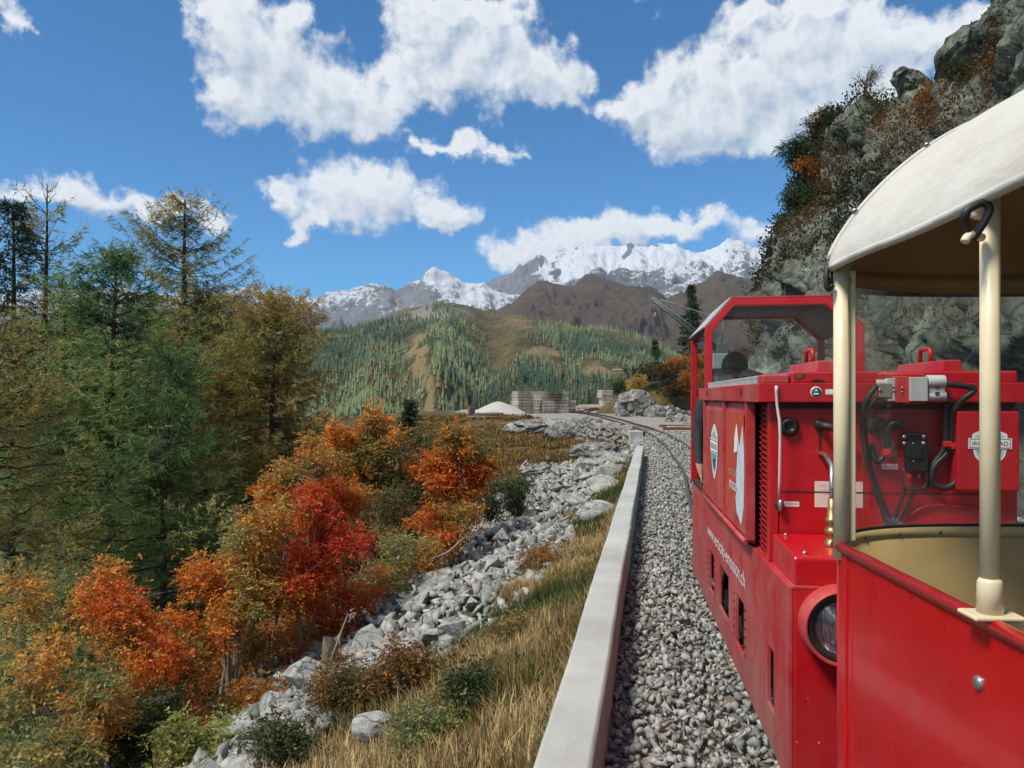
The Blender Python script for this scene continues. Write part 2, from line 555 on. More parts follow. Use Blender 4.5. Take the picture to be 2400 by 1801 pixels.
M['grey_plastic'] = plain('grey_connector_plastic', (0.45, 0.46, 0.46), 0.5, dirt=(0.2, 0.18, 0.15), scale=14)
M['cream'] = plain('cream_paint', (0.70, 0.60, 0.40), 0.45, scale=5, dirt=(0.35, 0.26, 0.14), dirt_amt=0.25, coat=0.1)
M['beige'] = plain('beige_panel', (0.52, 0.37, 0.165), 0.6, scale=4, bumpd=0.001, bscale=300)
M['beige_trim'] = plain('beige_trim', (0.58, 0.44, 0.21), 0.5, scale=8)
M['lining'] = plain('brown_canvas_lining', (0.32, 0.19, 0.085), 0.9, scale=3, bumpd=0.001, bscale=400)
M['white_label'] = plain('white_sticker', (0.72, 0.70, 0.66), 0.5, scale=10, dirt=(0.5, 0.42, 0.38), dirt_amt=0.4)
M['white_print'] = plain('white_lettering', (0.78, 0.76, 0.74), 0.5, var=0.05)
M['ink'] = plain('dark_ink', (0.03, 0.035, 0.04), 0.5)
M['pink_ink'] = plain('faded_red_ink', (0.55, 0.28, 0.22), 0.6)
M['teal'] = plain('teal_print', (0.05, 0.30, 0.38), 0.4, var=0.5, scale=9)
M['teal_pale'] = plain('pale_teal_print', (0.40, 0.62, 0.64), 0.4, var=0.2)
M['green_print'] = plain('green_sticker', (0.01, 0.10, 0.065), 0.4)
M['orange_print'] = plain('orange_print', (0.46, 0.055, 0.03), 0.45, var=0.3, scale=12)
M['blue_print'] = plain('pale_blue_print', (0.52, 0.62, 0.68), 0.45, var=0.15, scale=9)
M['brass'] = plain('tarnished_brass', (0.36, 0.24, 0.11), 0.4, metal=0.85, scale=25)
M['hose'] = plain('milky_hose', (0.55, 0.50, 0.46), 0.3, scale=8)
M['glass'] = glass_mat('acrylic_screen', haze=0.02, haze_col=(0.5, 0.42, 0.38))
M['glass_cab'] = glass_mat('cab_glass', tint=(0.90, 0.92, 0.91), haze=0.022, haze_col=(0.45, 0.48, 0.46))
M['concrete'] = plain('pale_concrete', (0.375, 0.385, 0.365), 0.9, var=0.16, scale=1.6, dirt=(0.30, 0.28, 0.24), dirt_amt=0.35, bumpd=0.004, bscale=70, spec=0.25)
M['rail'] = plain('rail_steel', (0.075, 0.055, 0.045), 0.42, metal=0.5, scale=9, dirt=(0.10, 0.045, 0.02), dirt_amt=0.6)
M['rust'] = plain('rusty_iron', (0.14, 0.05, 0.03), 0.8, var=0.4, scale=7, bumpd=0.003)
M['wood_grey'] = plain('weathered_timber', (0.46, 0.40, 0.31), 0.85, var=0.3, scale=3.0, dirt=(0.12, 0.10, 0.075), bumpd=0.004, bscale=30)
M['wood_dark'] = plain('dark_old_timber', (0.15, 0.115, 0.08), 0.9, var=0.4, scale=5, bumpd=0.01, bscale=24)
M['bark'] = plain('dark_bark', (0.055, 0.042, 0.032), 0.95, var=0.5, scale=9, bumpd=0.02, bscale=22)
M['bark_pale'] = plain('pale_bark', (0.22, 0.18, 0.14), 0.9, var=0.4, scale=9, bumpd=0.01, bscale=26)
M['needle'] = leaf_mat('needles', 0.4, 0.6)
M['leaf'] = leaf_mat('leaves', 0.46, 0.5)
M['grass'] = leaf_mat('grass_blades', 0.3, 0.65)
M['crane'] = plain('grey_green_crane_paint', (0.07, 0.10, 0.10), 0.5, dirt=(0.12, 0.08, 0.05))
M['jacket'] = plain('dark_jacket', (0.018, 0.018, 0.022), 0.85, var=0.3, bumpd=0.002, bscale=120, scale=12)
M['cap'] = plain('dark_olive_cap', (0.030, 0.027, 0.018), 0.9, bumpd=0.001, bscale=300)
M['skin'] = plain('skin', (0.42, 0.22, 0.15), 0.55, var=0.08)
M['hair'] = plain('dark_hair', (0.02, 0.014, 0.01), 0.6)

STONE = rock_mat('pale_scree_stone', (0.25, 0.255, 0.24), (0.41, 0.41, 0.385), (0.16, 0.155, 0.14), 1.0, lichen=(0.40, 0.41, 0.37), bumpd=0.03)
M['cliff'] = rock_mat('green_grey_gneiss', (0.072, 0.082, 0.068), (0.19, 0.205, 0.172), (0.04, 0.04, 0.034), 0.55, lichen=(0.26, 0.30, 0.235), moss=(0.055, 0.05, 0.02), bumpd=0.10)
M['boulder'] = rock_mat('grey_boulder', (0.13, 0.13, 0.115), (0.31, 0.305, 0.285), (0.07, 0.066, 0.055), 0.5, lichen=(0.46, 0.46, 0.43), bumpd=0.06)
M['wallstone'] = rock_mat('walling_stone', (0.17, 0.16, 0.14), (0.36, 0.35, 0.32), (0.10, 0.09, 0.075), 1.2, lichen=(0.40, 0.40, 0.36), bumpd=0.02)


def gravel_mat():
    m, t = new_mat('ballast_gravel')
    c = t.n('ShaderNodeAttribute', attribute_name='col').outputs['Color']
    tc = t.n('ShaderNodeTexCoord').outputs['Object']
    c = t.mix(t.ramp(t.noise(tc, 45, 4, 0.7), [(0.4, 0.0), (0.7, 0.45)]), c, (0.10, 0.095, 0.085))
    nb = bump(t, t.noise(tc, 90, 4, 0.7), 0.004)
    finish(t, t.n('ShaderNodeBsdfPrincipled', {'Base Color': c, 'Roughness': 0.85, 'Specular IOR Level': 0.3, 'Normal': nb}).outputs[0])
    return m
M['gravel'] = gravel_mat()


def ground_mat():
    """soil, litter and moss; crushed stone where the attribute 'grav' says so"""
    m, t = new_mat('bank_soil')
    tc = t.n('ShaderNodeTexCoord').outputs['Object']
    g = t.n('ShaderNodeAttribute', attribute_name='grav').outputs['Fac']
    n = t.noise(tc, 0.8, 8, 0.65, 0.4)
    c = t.mix(t.ramp(n, [(0.35, 0.0), (0.65, 1.0)]), (0.055, 0.042, 0.020), (0.14, 0.095, 0.038))
    c = t.mix(t.ramp(t.noise(tc, 2.6, 6, 0.7), [(0.48, 0.0), (0.62, 0.8)]), c, (0.045, 0.055, 0.020))
    vo = t.n('ShaderNodeTexVoronoi', {'Vector': tc, 'Scale': 13.0})
    gc = t.mix(t.n('ShaderNodeSeparateColor', {0: vo.outputs['Color']}).outputs[0], (0.17, 0.165, 0.155), (0.42, 0.405, 0.385))
    gc = t.mix(t.ramp(vo.outputs['Distance'], [(0.35, 0.0), (0.8, 0.7)]), gc, (0.07, 0.062, 0.055))
    big = t.ramp(t.noise(tc, 0.35, 7, 0.7), [(0.4, 0.0), (0.7, 0.5)])
    gc = t.mix(big, gc, (0.36, 0.34, 0.31))
    f = t.math('ADD', g, t.math('MULTIPLY', t.math('SUBTRACT', t.noise(tc, 1.7, 6, 0.7), 0.5), 0.9))
    f = t.ramp(f, [(0.42, 0.0), (0.58, 1.0)])
    c = t.mix(f, c, gc)
    h = t.math('ADD', t.math('MULTIPLY', t.math('SUBTRACT', 1.0, vo.outputs['Distance']), t.math('MULTIPLY', f, 0.5)), t.noise(tc, 7, 8, 0.7))
    nb = bump(t, h, 0.06)
    finish(t, t.n('ShaderNodeBsdfPrincipled', {'Base Color': c, 'Roughness': 0.95, 'Specular IOR Level': 0.15, 'Normal': nb}).outputs[0])
    return m
M['ground'] = ground_mat()


def mountain_mat(name, rock_a, rock_b, snow, snow_lo, snow_hi, scale, grass=None, bumpd=20):
    """rock with snow lying where the slope allows and the height says so"""
    m, t = new_mat(name)
    tc = t.n('ShaderNodeTexCoord').outputs['Object']
    ge = t.n('ShaderNodeNewGeometry')
    nz = t.n('ShaderNodeSeparateXYZ', {0: ge.outputs['Normal']}).outputs[2]
    h = t.n('ShaderNodeSeparateXYZ', {0: tc}).outputs[2]
    st = t.vmath('MULTIPLY', tc, (1.0, 1.0, 0.45))
    n1 = t.noise(st, scale, 9, 0.68, 0.3)
    n2 = t.noise(st, scale * 9, 9, 0.76)
    c = t.mix(t.ramp(n1, [(0.35, 0.0), (0.65, 1.0)]), rock_a, rock_b)
    c = t.mix(t.ramp(n2, [(0.4, 0.0), (0.7, 0.6)]), c, tuple(x * 0.45 for x in rock_a))
    if grass:
        c = t.mix(t.ramp(t.math('ADD', nz, t.math('MULTIPLY', n1, 0.6)), [(0.75, 0.0), (1.15, 0.9)]), c, grass)
    if snow > 0:
        a = t.n('ShaderNodeAttribute', attribute_name='snow').outputs['Fac']
        hh = t.n('ShaderNodeMapRange', {0: h, 1: snow_lo, 2: snow_hi, 3: 0.0, 4: 1.0}).outputs[0]
        f = t.math('ADD', t.math('MULTIPLY', nz, 1.1), t.math('MULTIPLY', hh, 0.75))
        f = t.math('ADD', f, t.math('MULTIPLY', t.math('SUBTRACT', n1, 0.5), 0.9))
        f = t.math('ADD', f, t.math('MULTIPLY', t.math('SUBTRACT', n2, 0.5), 1.9))
        f = t.math('ADD', f, a)
        f = t.math('MULTIPLY', t.ramp(t.math('MULTIPLY', f, 0.5), [(0.60, 0.0), (0.66, 1.0)]), snow)
        c = t.mix(f, c, (0.55, 0.59, 0.65))
    nb = bump(t, t.math('ADD', n1, t.math('MULTIPLY', n2, 0.5)), bumpd)
    finish(t, t.n('ShaderNodeBsdfPrincipled', {'Base Color': c, 'Roughness': 0.9, 'Specular IOR Level': 0.1, 'Normal': nb}).outputs[0])
    return m

# ------------------------------------------------------------------ far land: valley, ranges, wooded hill
rng = np.random.default_rng(7)
random.seed(7)


def range_layer(name, sil, D, W, base_py, mat, seed, px0, px1, ncol, nrow, amp, wl, power=1.0, jag=3.0, snow=None, calm=None, back=0.35):
    px = np.linspace(px0, px1, ncol)
    sp = np.array(sil, float)
    py = np.interp(px, sp[:, 0], sp[:, 1])
    py = py - jag * fbm(px / 22.0, px * 0 + seed, oct=4, seed=seed, ridged=True) * 1.0
    t = np.concatenate([np.linspace(0, 1, nrow), 1 + np.linspace(0.04, back, 8)])
    T, PXg = np.meshgrid(t, px, indexing='ij')
    PYg = np.broadcast_to(py, T.shape)
    d = D - (1 - np.minimum(T, 1)) * W + np.maximum(T - 1, 0) * W
    zc = EYE + (PY0 - PYg) / FPX * D
    zf = EYE + (PY0 - base_py) / FPX * (D - W)
    x = (PXg - PX0) / FPX * d
    z = zf + (zc - zf) * np.minimum(T, 1) ** power - np.maximum(T - 1, 0) * (zc - zf) * 1.5
    wx = x + wl * 0.5 * fbm(x / wl, d / wl, oct=3, seed=seed + 3)
    rel = fbm(wx / wl, d / (wl * 1.5), oct=8, seed=seed + 5, ridged=True, gain=0.60)
    rel = rel + 0.35 * fbm(wx / (wl * 0.22), d / (wl * 0.5), oct=5, seed=seed + 6, ridged=True, gain=0.65)
    env = np.sqrt(np.clip(1 - T, 0, 1)) * sstep(0, 0.15, T) + 0.05
    if calm is not None:
        env = env * calm(PXg, T)
    z = z + rel * amp * env
    x = x + amp * 0.15 * fbm(x / wl * 3, d / wl * 3, z / wl * 3, oct=4, seed=seed + 9) * env
    V = np.stack([x, d, z], -1).reshape(-1, 3)
    nr, nc = T.shape
    I = np.arange(nr * nc).reshape(nr, nc)
    F = np.stack([I[:-1, :-1], I[:-1, 1:], I[1:, 1:], I[1:, :-1]], -1).reshape(-1, 4)
    at_ = {}
    if snow is not None:
        pyv = PY0 - (z - EYE) / d * FPX
        at_['snow'] = snow(PXg, pyv, T).ravel()
    o = arr_mesh(name, V, F, mat, smooth=True, attrs=at_)
    tag(o, kind='structure')
    return o


def blob(px, py, cx, cy, rx, ry):
    return np.exp(-(((px - cx) / rx) ** 2 + ((py - cy) / ry) ** 2))


def poly_band(px, py, pts, r):
    """nearness (1..0) to a polyline"""
    best = np.full(np.shape(px), 1e9)
    for (a, b), (c, d) in zip(pts[:-1], pts[1:]):
        L = (c - a) ** 2 + (d - b) ** 2
        t = np.clip(((px - a) * (c - a) + (py - b) * (d - b)) / L, 0, 1)
        best = np.minimum(best, np.hypot(px - a - t * (c - a), py - b - t * (d - b)))
    return np.exp(-(best / r) ** 2)


gm, gt = new_mat('valley_meadow')
gtc = gt.n('ShaderNodeTexCoord').outputs['Object']
gtcol = gt.mix(gt.ramp(gt.noise(gtc, 0.004, 8, 0.65), [(0.4, 0.0), (0.6, 1.0)]), (0.05, 0.065, 0.025), (0.12, 0.10, 0.045))
finish(gt, gt.n('ShaderNodeBsdfPrincipled', {'Base Color': gtcol, 'Roughness': 1.0}).outputs[0])
mb = MB()
rows = []
for j in range(13):
    rows.append([(x * 1.0, -4000 + j * 1560.0, -420 - 30 * math.sin(j * 1.7 + x * 0.0004)) for x in np.linspace(-14000, 14000, 13)])
tag(mb.grid(rows).build('valley_ground', gm), kind='structure')

left_sil = [(-900, 700), (0, 696), (150, 690), (280, 684), (400, 698), (520, 692), (560, 688), (640, 682), (700, 704), (740, 712), (762, 696), (800, 690), (835, 681), (870, 668),
            (900, 678), (930, 690), (955, 670), (985, 662), (1000, 641), (1015, 633), (1045, 643), (1070, 660), (1088, 673), (1102, 668), (1130, 670), (1160, 690), (1250, 700), (1500, 700)]
range_layer('rocky_range', left_sil, 9000, 3200, 920, mountain_mat('grey_rock_with_snow', (0.13, 0.145, 0.17), (0.24, 0.245, 0.26), 0.9, 300, 1700, 0.0022, bumpd=60), 11,
            -900, 1500, 480, 90, 330, 560, 1.1, 6.0,
            snow=lambda px, py, T: 0.45 * blob(px, py, 1030, 655, 40, 22) + 0.55 * blob(px, py, 1090, 700, 60, 25) - 0.45 * blob(px, py, 960, 690, 70, 28) - 0.3 * (py > 735) - 0.12)

mass_sil = [(1000, 760), (1090, 704), (1110, 690), (1140, 673), (1170, 656), (1200, 646), (1230, 622), (1262, 601), (1275, 606), (1290, 608), (1300, 598), (1340, 588), (1365, 579), (1420, 577),
            (1465, 577), (1477, 569), (1490, 578), (1520, 580), (1540, 570), (1560, 572), (1585, 575), (1610, 590), (1630, 596), (1660, 589), (1690, 577), (1705, 566), (1740, 569), (1762, 585), (1820, 592), (1950, 605), (2300, 640), (3000, 680)]


def mass_snow(px, py, T):
    s = np.zeros_like(px)
    s += 1.0 * blob(px, py, 1430, 605, 170, 30) + 0.9 * blob(px, py, 1570, 605, 90, 26) + 0.9 * blob(px, py, 1310, 640, 60, 26)
    s -= 0.75 * poly_band(px, py, [(1262, 601), (1200, 660), (1130, 700)], 38)
    s -= 1.4 * poly_band(px, py, [(1478, 568), (1476, 590), (1462, 604)], 10) + 1.3 * blob(px, py, 1305, 640, 20, 12) + 0.8 * blob(px, py, 1540, 576, 22, 8)
    s -= 0.7 * poly_band(px, py, [(1365, 580), (1310, 608), (1296, 622)], 9)
    return s - 0.2


range_layer('snow_massif', mass_sil, 10500, 3600, 900, mountain_mat('high_rock_with_snow', (0.12, 0.14, 0.17), (0.22, 0.23, 0.25), 1.0, 400, 2000, 0.002, bumpd=70), 23,
            1000, 2600, 480, 120, 430, 640, 1.0, 3.0, snow=mass_snow,
            calm=lambda px, T: 1 - 0.5 * blob(px, T, 1450, 0.9, 150, 0.22))
mid_sil = [(1150, 800), (1240, 748), (1320, 692), (1345, 671), (1390, 634), (1405, 628), (1425, 641), (1450, 626), (1480, 636), (1520, 641), (1560, 624), (1600, 629), (1640, 612), (1680, 640), (1730, 655), (1800, 668), (2000, 690), (3000, 720)]
range_layer('snowy_ridge', mid_sil, 8200, 2400, 900, mountain_mat('dark_rock_with_snow', (0.10, 0.115, 0.14), (0.2, 0.205, 0.22), 0.95, 300, 1600, 0.0026, bumpd=60), 31,
            1150, 2600, 400, 90, 300, 460, 1.0, 5.0, snow=lambda px, py, T: -0.3 + 0.15 * (px > 1560))
brown_sil = [(900, 800), (1100, 752), (1170, 727), (1200, 711), (1235, 682), (1262, 662), (1285, 669), (1330, 681), (1345, 677), (1370, 656), (1388, 650), (1430, 666), (1480, 673), (1530, 682), (1560, 704), (1600, 692), (1650, 670),
             (1680, 643), (1720, 655), (1760, 668), (1850, 688), (2100, 720), (3000, 760)]
range_layer('brown_mountain', brown_sil, 6000, 2300, 905, mountain_mat('brown_moor_slope', (0.028, 0.021, 0.021), (0.09, 0.068, 0.06), 0.5, 900, 1900, 0.0035, grass=(0.085, 0.062, 0.042), bumpd=40), 47,
            900, 2600, 420, 90, 230, 520, 0.95, 1.5, snow=lambda px, py, T: -0.75 + 0.55 * (px > 1450) * (py > 668) * (py < 730))

hill_sil = np.array([(-1500, 800), (0, 772), (300, 775), (640, 795), (700, 792), (760, 780), (800, 775), (880, 756), (920, 740), (950, 722), (1000, 717), (1060, 713), (1110, 720), (1160, 737), (1200, 736), (1250, 746),
                     (1300, 758), (1360, 774), (1400, 770), (1440, 776), (1500, 792), (1540, 812), (1600, 832), (1700, 852), (2000, 862), (3200, 870)], float)
HD, HW = 2700.0, 1900.0


def hill_z(px, t):
    """height of the wooded hill for photo column px and row t (0 foot .. 1 crest)"""
    d = HD - (1 - np.minimum(t, 1)) * HW + np.maximum(t - 1, 0) * HW
    pyc = np.interp(px, hill_sil[:, 0], hill_sil[:, 1])
    zc = EYE + (PY0 - pyc) / FPX * HD
    zf = EYE + (PY0 - 1130) / FPX * (HD - HW)
    z = zf + (zc - zf) * np.minimum(t, 1) ** 1.12 - np.maximum(t - 1, 0) * 500
    x = (px - PX0) / FPX * d
    env = np.sqrt(np.clip(1 - t, 0, 1)) * sstep(0, 0.2, t)
    spur = 0
    for c, wd, a in ((770, 45, 30), (880, 40, 34), (1050, 42, 50), (1150, 26, -18), (1265, 60, 46), (1400, 55, 26), (960, 22, -26), (1520, 60, 24)):
        spur = spur + a * np.exp(-((px + (1 - t) * 30 - c) / wd) ** 2)
    z = z + spur * env + 30 * env * fbm(x / 260, d / 420, oct=6, seed=61, ridged=True)
    z = z + 6 * fbm(x / 60, d / 60, oct=4, seed=66) * (0.3 + env)
    return x, d, z


def hill_layer():
    px = np.linspace(-1200, 2600, 500)
    t = np.concatenate([np.linspace(0, 1, 110), [1.05, 1.15, 1.3]])
    T, PXg = np.meshgrid(t, px, indexing='ij')
    x, d, z = hill_z(PXg, T)
    V = np.stack([x, d, z], -1).reshape(-1, 3)
    I = np.arange(T.size).reshape(T.shape)
    F = np.stack([I[:-1, :-1], I[:-1, 1:], I[1:, 1:], I[1:, :-1]], -1).reshape(-1, 4)
    py = PY0 - (z - EYE) / d * FPX
    qx, qy = PXg + 38 * fbm(x / 70, d / 110, oct=4, seed=68), py + 22 * fbm(x / 70, d / 110, oct=4, seed=69)
    PX_, PXg, py0, py = PXg, qx, py, qy
    tan = 0.9 * poly_band(PXg, py, [(975, 800), (985, 860), (1000, 930), (1020, 985)], 17) + 0.8 * poly_band(PXg, py, [(1130, 745), (1200, 770), (1180, 830)], 40) * 0.45 \
        + 0.8 * blob(PXg, py, 1290, 830, 60, 16) + 0.8 * blob(PXg, py, 1400, 870, 45, 22) + 0.3 * poly_band(PXg, py, [(1200, 745), (1330, 775), (1450, 785)], 20) + 0.6 * blob(PXg, py, 760, 965, 30, 18)
    rock = 1.0 * blob(PXg, py, 1010, 735, 90, 22) + 0.8 * blob(PXg, py, 900, 765, 40, 20)
    m, tt = new_mat('autumn_hillside')
    tc = tt.n('ShaderNodeTexCoord').outputs['Object']
    ta = tt.n('ShaderNodeAttribute', attribute_name='tan').outputs['Fac']
    ra = tt.n('ShaderNodeAttribute', attribute_name='rock').outputs['Fac']
    n1 = tt.noise(tc, 0.012, 9, 0.68)
    n2 = tt.noise(tc, 0.06, 7, 0.7)
    c = tt.mix(tt.ramp(n1, [(0.38, 0.0), (0.62, 1.0)]), (0.045, 0.05, 0.022), (0.15, 0.10, 0.046))
    c = tt.mix(tt.ramp(n2, [(0.45, 0.0), (0.65, 0.7)]), c, (0.05, 0.055, 0.025))
    c = tt.mix(tt.ramp(tt.math('ADD', ta, tt.math('MULTIPLY', tt.math('SUBTRACT', n2, 0.5), 0.7)), [(0.3, 0.0), (0.6, 0.9)]), c, (0.25, 0.19, 0.095))
    c = tt.mix(tt.ramp(tt.math('ADD', ra, tt.math('MULTIPLY', tt.math('SUBTRACT', n2, 0.5), 1.8)), [(0.45, 0.0), (0.75, 0.85)]), c, (0.25, 0.235, 0.21))
    nb = bump(tt, tt.math('ADD', n1, tt.math('MULTIPLY', n2, 0.8)), 16.0)
    finish(tt, tt.n('ShaderNodeBsdfPrincipled', {'Base Color': c, 'Roughness': 1.0, 'Specular IOR Level': 0.1, 'Normal': nb}).outputs[0])
    o = arr_mesh('wooded_hill', V, F, m, smooth=True, attrs={'tan': tan.ravel(), 'rock': rock.ravel()})
    tag(o, kind='structure')


hill_layer()


def far_forest():
    n = 110000
    px = rng.uniform(-200, 1900, n)
    t = rng.uniform(0.02, 0.995, n) ** 0.75
    x, d, z = hill_z(px, t)
    py = PY0 - (z - EYE) / d * FPX
    patch = fbm(x / 110, d / 150, oct=5, seed=71, gain=0.65)
    den = 0.95 * blob(px, py, 830, 870, 150, 90) + 0.95 * blob(px, py, 760, 800, 120, 40) + 1.0 * poly_band(px, py, [(1040, 745), (1060, 830), (1110, 940)], 52) \
        + 1.2 * blob(px, py, 1280, 920, 130, 50) + 0.9 * blob(px, py, 1330, 800, 90, 28) + 0.9 * blob(px, py, 1440, 830, 70, 22) + 0.8 * blob(px, py, 1560, 860, 110, 35) \
        + 0.9 * blob(px, py, 300, 860, 420, 80) + 0.9 * blob(px, py, 880, 1000, 200, 50) + 0.5 * blob(px, py, 900, 770, 60, 22)
    px0_, py0_ = px, py
    px, py = px + 38 * fbm(x / 70, d / 110, oct=4, seed=68), py + 22 * fbm(x / 70, d / 110, oct=4, seed=69)
    clear = 1.0 * poly_band(px, py, [(975, 800), (985, 860), (1000, 930), (1020, 985)], 17) + 0.55 * poly_band(px, py, [(1130, 750), (1200, 780), (1180, 835)], 34) \
        + 1.0 * blob(px, py, 1290, 832, 55, 13) + 1.1 * blob(px, py, 1405, 872, 45, 20) + 0.8 * (py < 748) * (px > 880) + 0.8 * blob(px, py, 760, 965, 26, 16)
    px, py = px0_, py0_
    keep = rng.uniform(0, 1, n) < np.clip(1.35 * den - clear + 0.9 * patch, 0.10, 0.9)
    px, t, x, d, z = px[keep], t[keep], x[keep], d[keep], z[keep]
    k = min(len(px), 21000)
    px, t, x, d, z = px[:k], t[:k], x[:k], d[:k], z[:k]
    sparse = (1.35 * den - clear + 0.9 * patch)[keep][:k] < 0.1
    hgt = np.where(sparse, 0.45, 1.0) * rng.uniform(0.28, 1.0, k) ** 1.2 * 31 * (0.8 + 0.35 * fbm(x / 90, d / 90, oct=2, seed=78))
    rad = hgt * rng.uniform(0.15, 0.22, k)
    ns = 5
    an = np.linspace(0, 2 * np.pi, ns, endpoint=False)
    base, faces = [], []
    for (z0, z1, r0) in ((0.08, 0.62, 1.0), (0.38, 1.0, 0.66)):
        b = len(base)
        for i, a in enumerate(an):
            rr = r0 * (1.0 if i % 2 else 0.74)
            base.append((rr * math.cos(a), rr * math.sin(a), z0 - (0.05 if i % 2 else 0)))
        base.append((0, 0, z1))
        faces += [(b + i, b + (i + 1) % ns, b + ns) for i in range(ns)]
    base, faces = np.array(base), np.array(faces)
    nb = len(base)
    th = rng.uniform(0, 6.28, k)
    jit = 1 + rng.uniform(-0.25, 0.25, (k, nb))
    bx = (base[None, :, 0] * np.cos(th)[:, None] - base[None, :, 1] * np.sin(th)[:, None]) * jit * rad[:, None] + x[:, None]
    by = (base[None, :, 0] * np.sin(th)[:, None] + base[None, :, 1] * np.cos(th)[:, None]) * jit * rad[:, None] + d[:, None]
    bz = base[None, :, 2] * hgt[:, None] + z[:, None] - 0.5
    V = np.stack([bx, by, bz], -1).reshape(-1, 3)
    F = (faces[None] + (np.arange(k) * nb)[:, None, None]).reshape(-1, 3)
    dark = np.clip(0.5 + 2.0 * fbm(x / 200, d / 200, oct=3, seed=77) + rng.normal(0, 0.3, k), 0, 1)
    c0, c1, c2 = np.array((0.045, 0.092, 0.052)), np.array((0.20, 0.26, 0.125)), np.array((0.24, 0.17, 0.055))
    c = c0 + (c1 - c0) * dark[:, None]
    gold = rng.uniform(0, 1, k) < 0.09
    c[gold] = c2 * rng.uniform(0.6, 1.1, (gold.sum(), 1))
    col = np.repeat(c, nb, 0)
    o = arr_mesh('far_forest', V, F, M['needle'], col=col)
    tag(o, 'far conifer forest covering the valley hillside', 'forest', kind='stuff')


far_forest()

# ------------------------------------------------------------------ near ground
EDGE = np.array([(-3.0, -14.0), (3.69, 23.0), (4.3, 27.0), (5.7, 36.0), (5.6, 44.0), (4.4, 57.0), (0.8, 66.5), (-3.4, 71.0), (-5.2, 80.0), (-6.0, 100.0), (-6.0, 150.0)])


def edge_dist(x, y):
    """distance left of the terrace edge (negative on the terrace)"""
    best = np.full(np.shape(x), 1e9)
    sgn = np.ones(np.shape(x))
    for (ax, ay), (bx, by) in zip(EDGE[:-1], EDGE[1:]):
        L = (bx - ax) ** 2 + (by - ay) ** 2
        t = np.clip(((x - ax) * (bx - ax) + (y - ay) * (by - ay)) / L, 0, 1)
        dx, dy = x - ax - t * (bx - ax), y - ay - t * (by - ay)
        dd = np.hypot(dx, dy)
        s = np.where((bx - ax) * dy - (by - ay) * dx > 0, 1.0, -1.0)
        upd = dd < best - 1e-9
        best = np.where(upd, dd, best)
        sgn = np.where(upd, s, sgn)
    return best * sgn


def terrace_z(x, y):
    return 0.36 * sstep(48, 70, y) + 0.45 * sstep(72, 96, y)


def shoulder(x, y):
    """ballast heaped against the inner face of the parapet"""
    q = x - (-0.242 + 0.181 * y)
    return 0.10 * sstep(0.72, 0.40, q) * sstep(-0.2, -0.1, q) * sstep(24.5, 22.5, y)


def gz(x, y, rough=True):
    x, y = np.asarray(x, float), np.asarray(y, float)
    S = edge_dist(x, y)
    k1 = np.interp(y, [0, 14, 25, 34, 45, 60], [0.42, 0.40, 0.30, 0.13, 0.06, 0.045])
    S1 = np.interp(y, [0, 8, 14, 25, 35, 60], [4.6, 5.0, 5.9, 6.5, 11.0, 15.0])
    k2 = np.interp(y, [0, 25, 45, 80], [0.62, 0.6, 0.42, 0.42])
    Sp = np.maximum(S, 0)
    step = np.interp(y, [0, 20, 24, 34, 36, 46, 56, 60], [0.25, 0.25, 0.15, 0.25, 0.45, 0.85, 1.1, 0.1])
    z = terrace_z(x, y) - step * sstep(0, 0.25, S) - k1 * np.minimum(Sp, S1) - k2 * np.maximum(Sp - S1, 0) - 0.004 * np.maximum(Sp - S1 - 12, 0) ** 2
    yend = np.interp(x, [-20, 3, 7, 14, 40], [80, 84, 90, 104, 130])
    z = z - 0.75 * np.maximum(y - yend, 0)
    z = z + 0.012 * np.maximum(x - np.interp(y, [0, 30, 80], [6, 10, 12]), 0)
    z = z + shoulder(x, y)
    if rough:
        on = sstep(0.0, 1.2, S)
        z = z + on * (0.16 * fbm(x / 2.2, y / 2.2, oct=4, seed=83) + 0.45 * sstep(4, 9, S) * fbm(x / 6, y / 6, oct=3, seed=84)) + 0.012 * fbm(x / 0.5, y / 0.5, oct=3, seed=85)
    return z


def near_ground():
    ys = np.concatenate([np.linspace(-14, 2, 17)[:-1], np.linspace(2, 32, 105)[:-1], np.linspace(32, 100, 85)[:-1], np.linspace(100, 190, 25)])
    u = np.concatenate([np.linspace(-95, -16, 28)[:-1], np.linspace(-16, 12, 120)[:-1], np.linspace(12, 60, 26)])
    Y, U = np.meshgrid(ys, u, indexing='ij')
    X = U + 0.10 * Y * (np.abs(U) < 40)
    X = U + 0.12 * np.clip(Y, -14, 40)
    Z = gz(X, Y)
    V = np.stack([X, Y, Z], -1).reshape(-1, 3)
    I = np.arange(Y.size).reshape(Y.shape)
    F = np.stack([I[:-1, :-1], I[:-1, 1:], I[1:, 1:], I[1:, :-1]], -1).reshape(-1, 4)
    S = edge_dist(X, Y)
    grav = sstep(0.4, -0.2, S)
    grav = np.maximum(grav, 0.55 * sstep(46, 56, Y) * sstep(3.0, 0.0, S))
    o = arr_mesh('ground', V, F, M['ground'], smooth=True, attrs={'grav': grav.ravel()})
    tag(o, kind='structure')


near_ground()

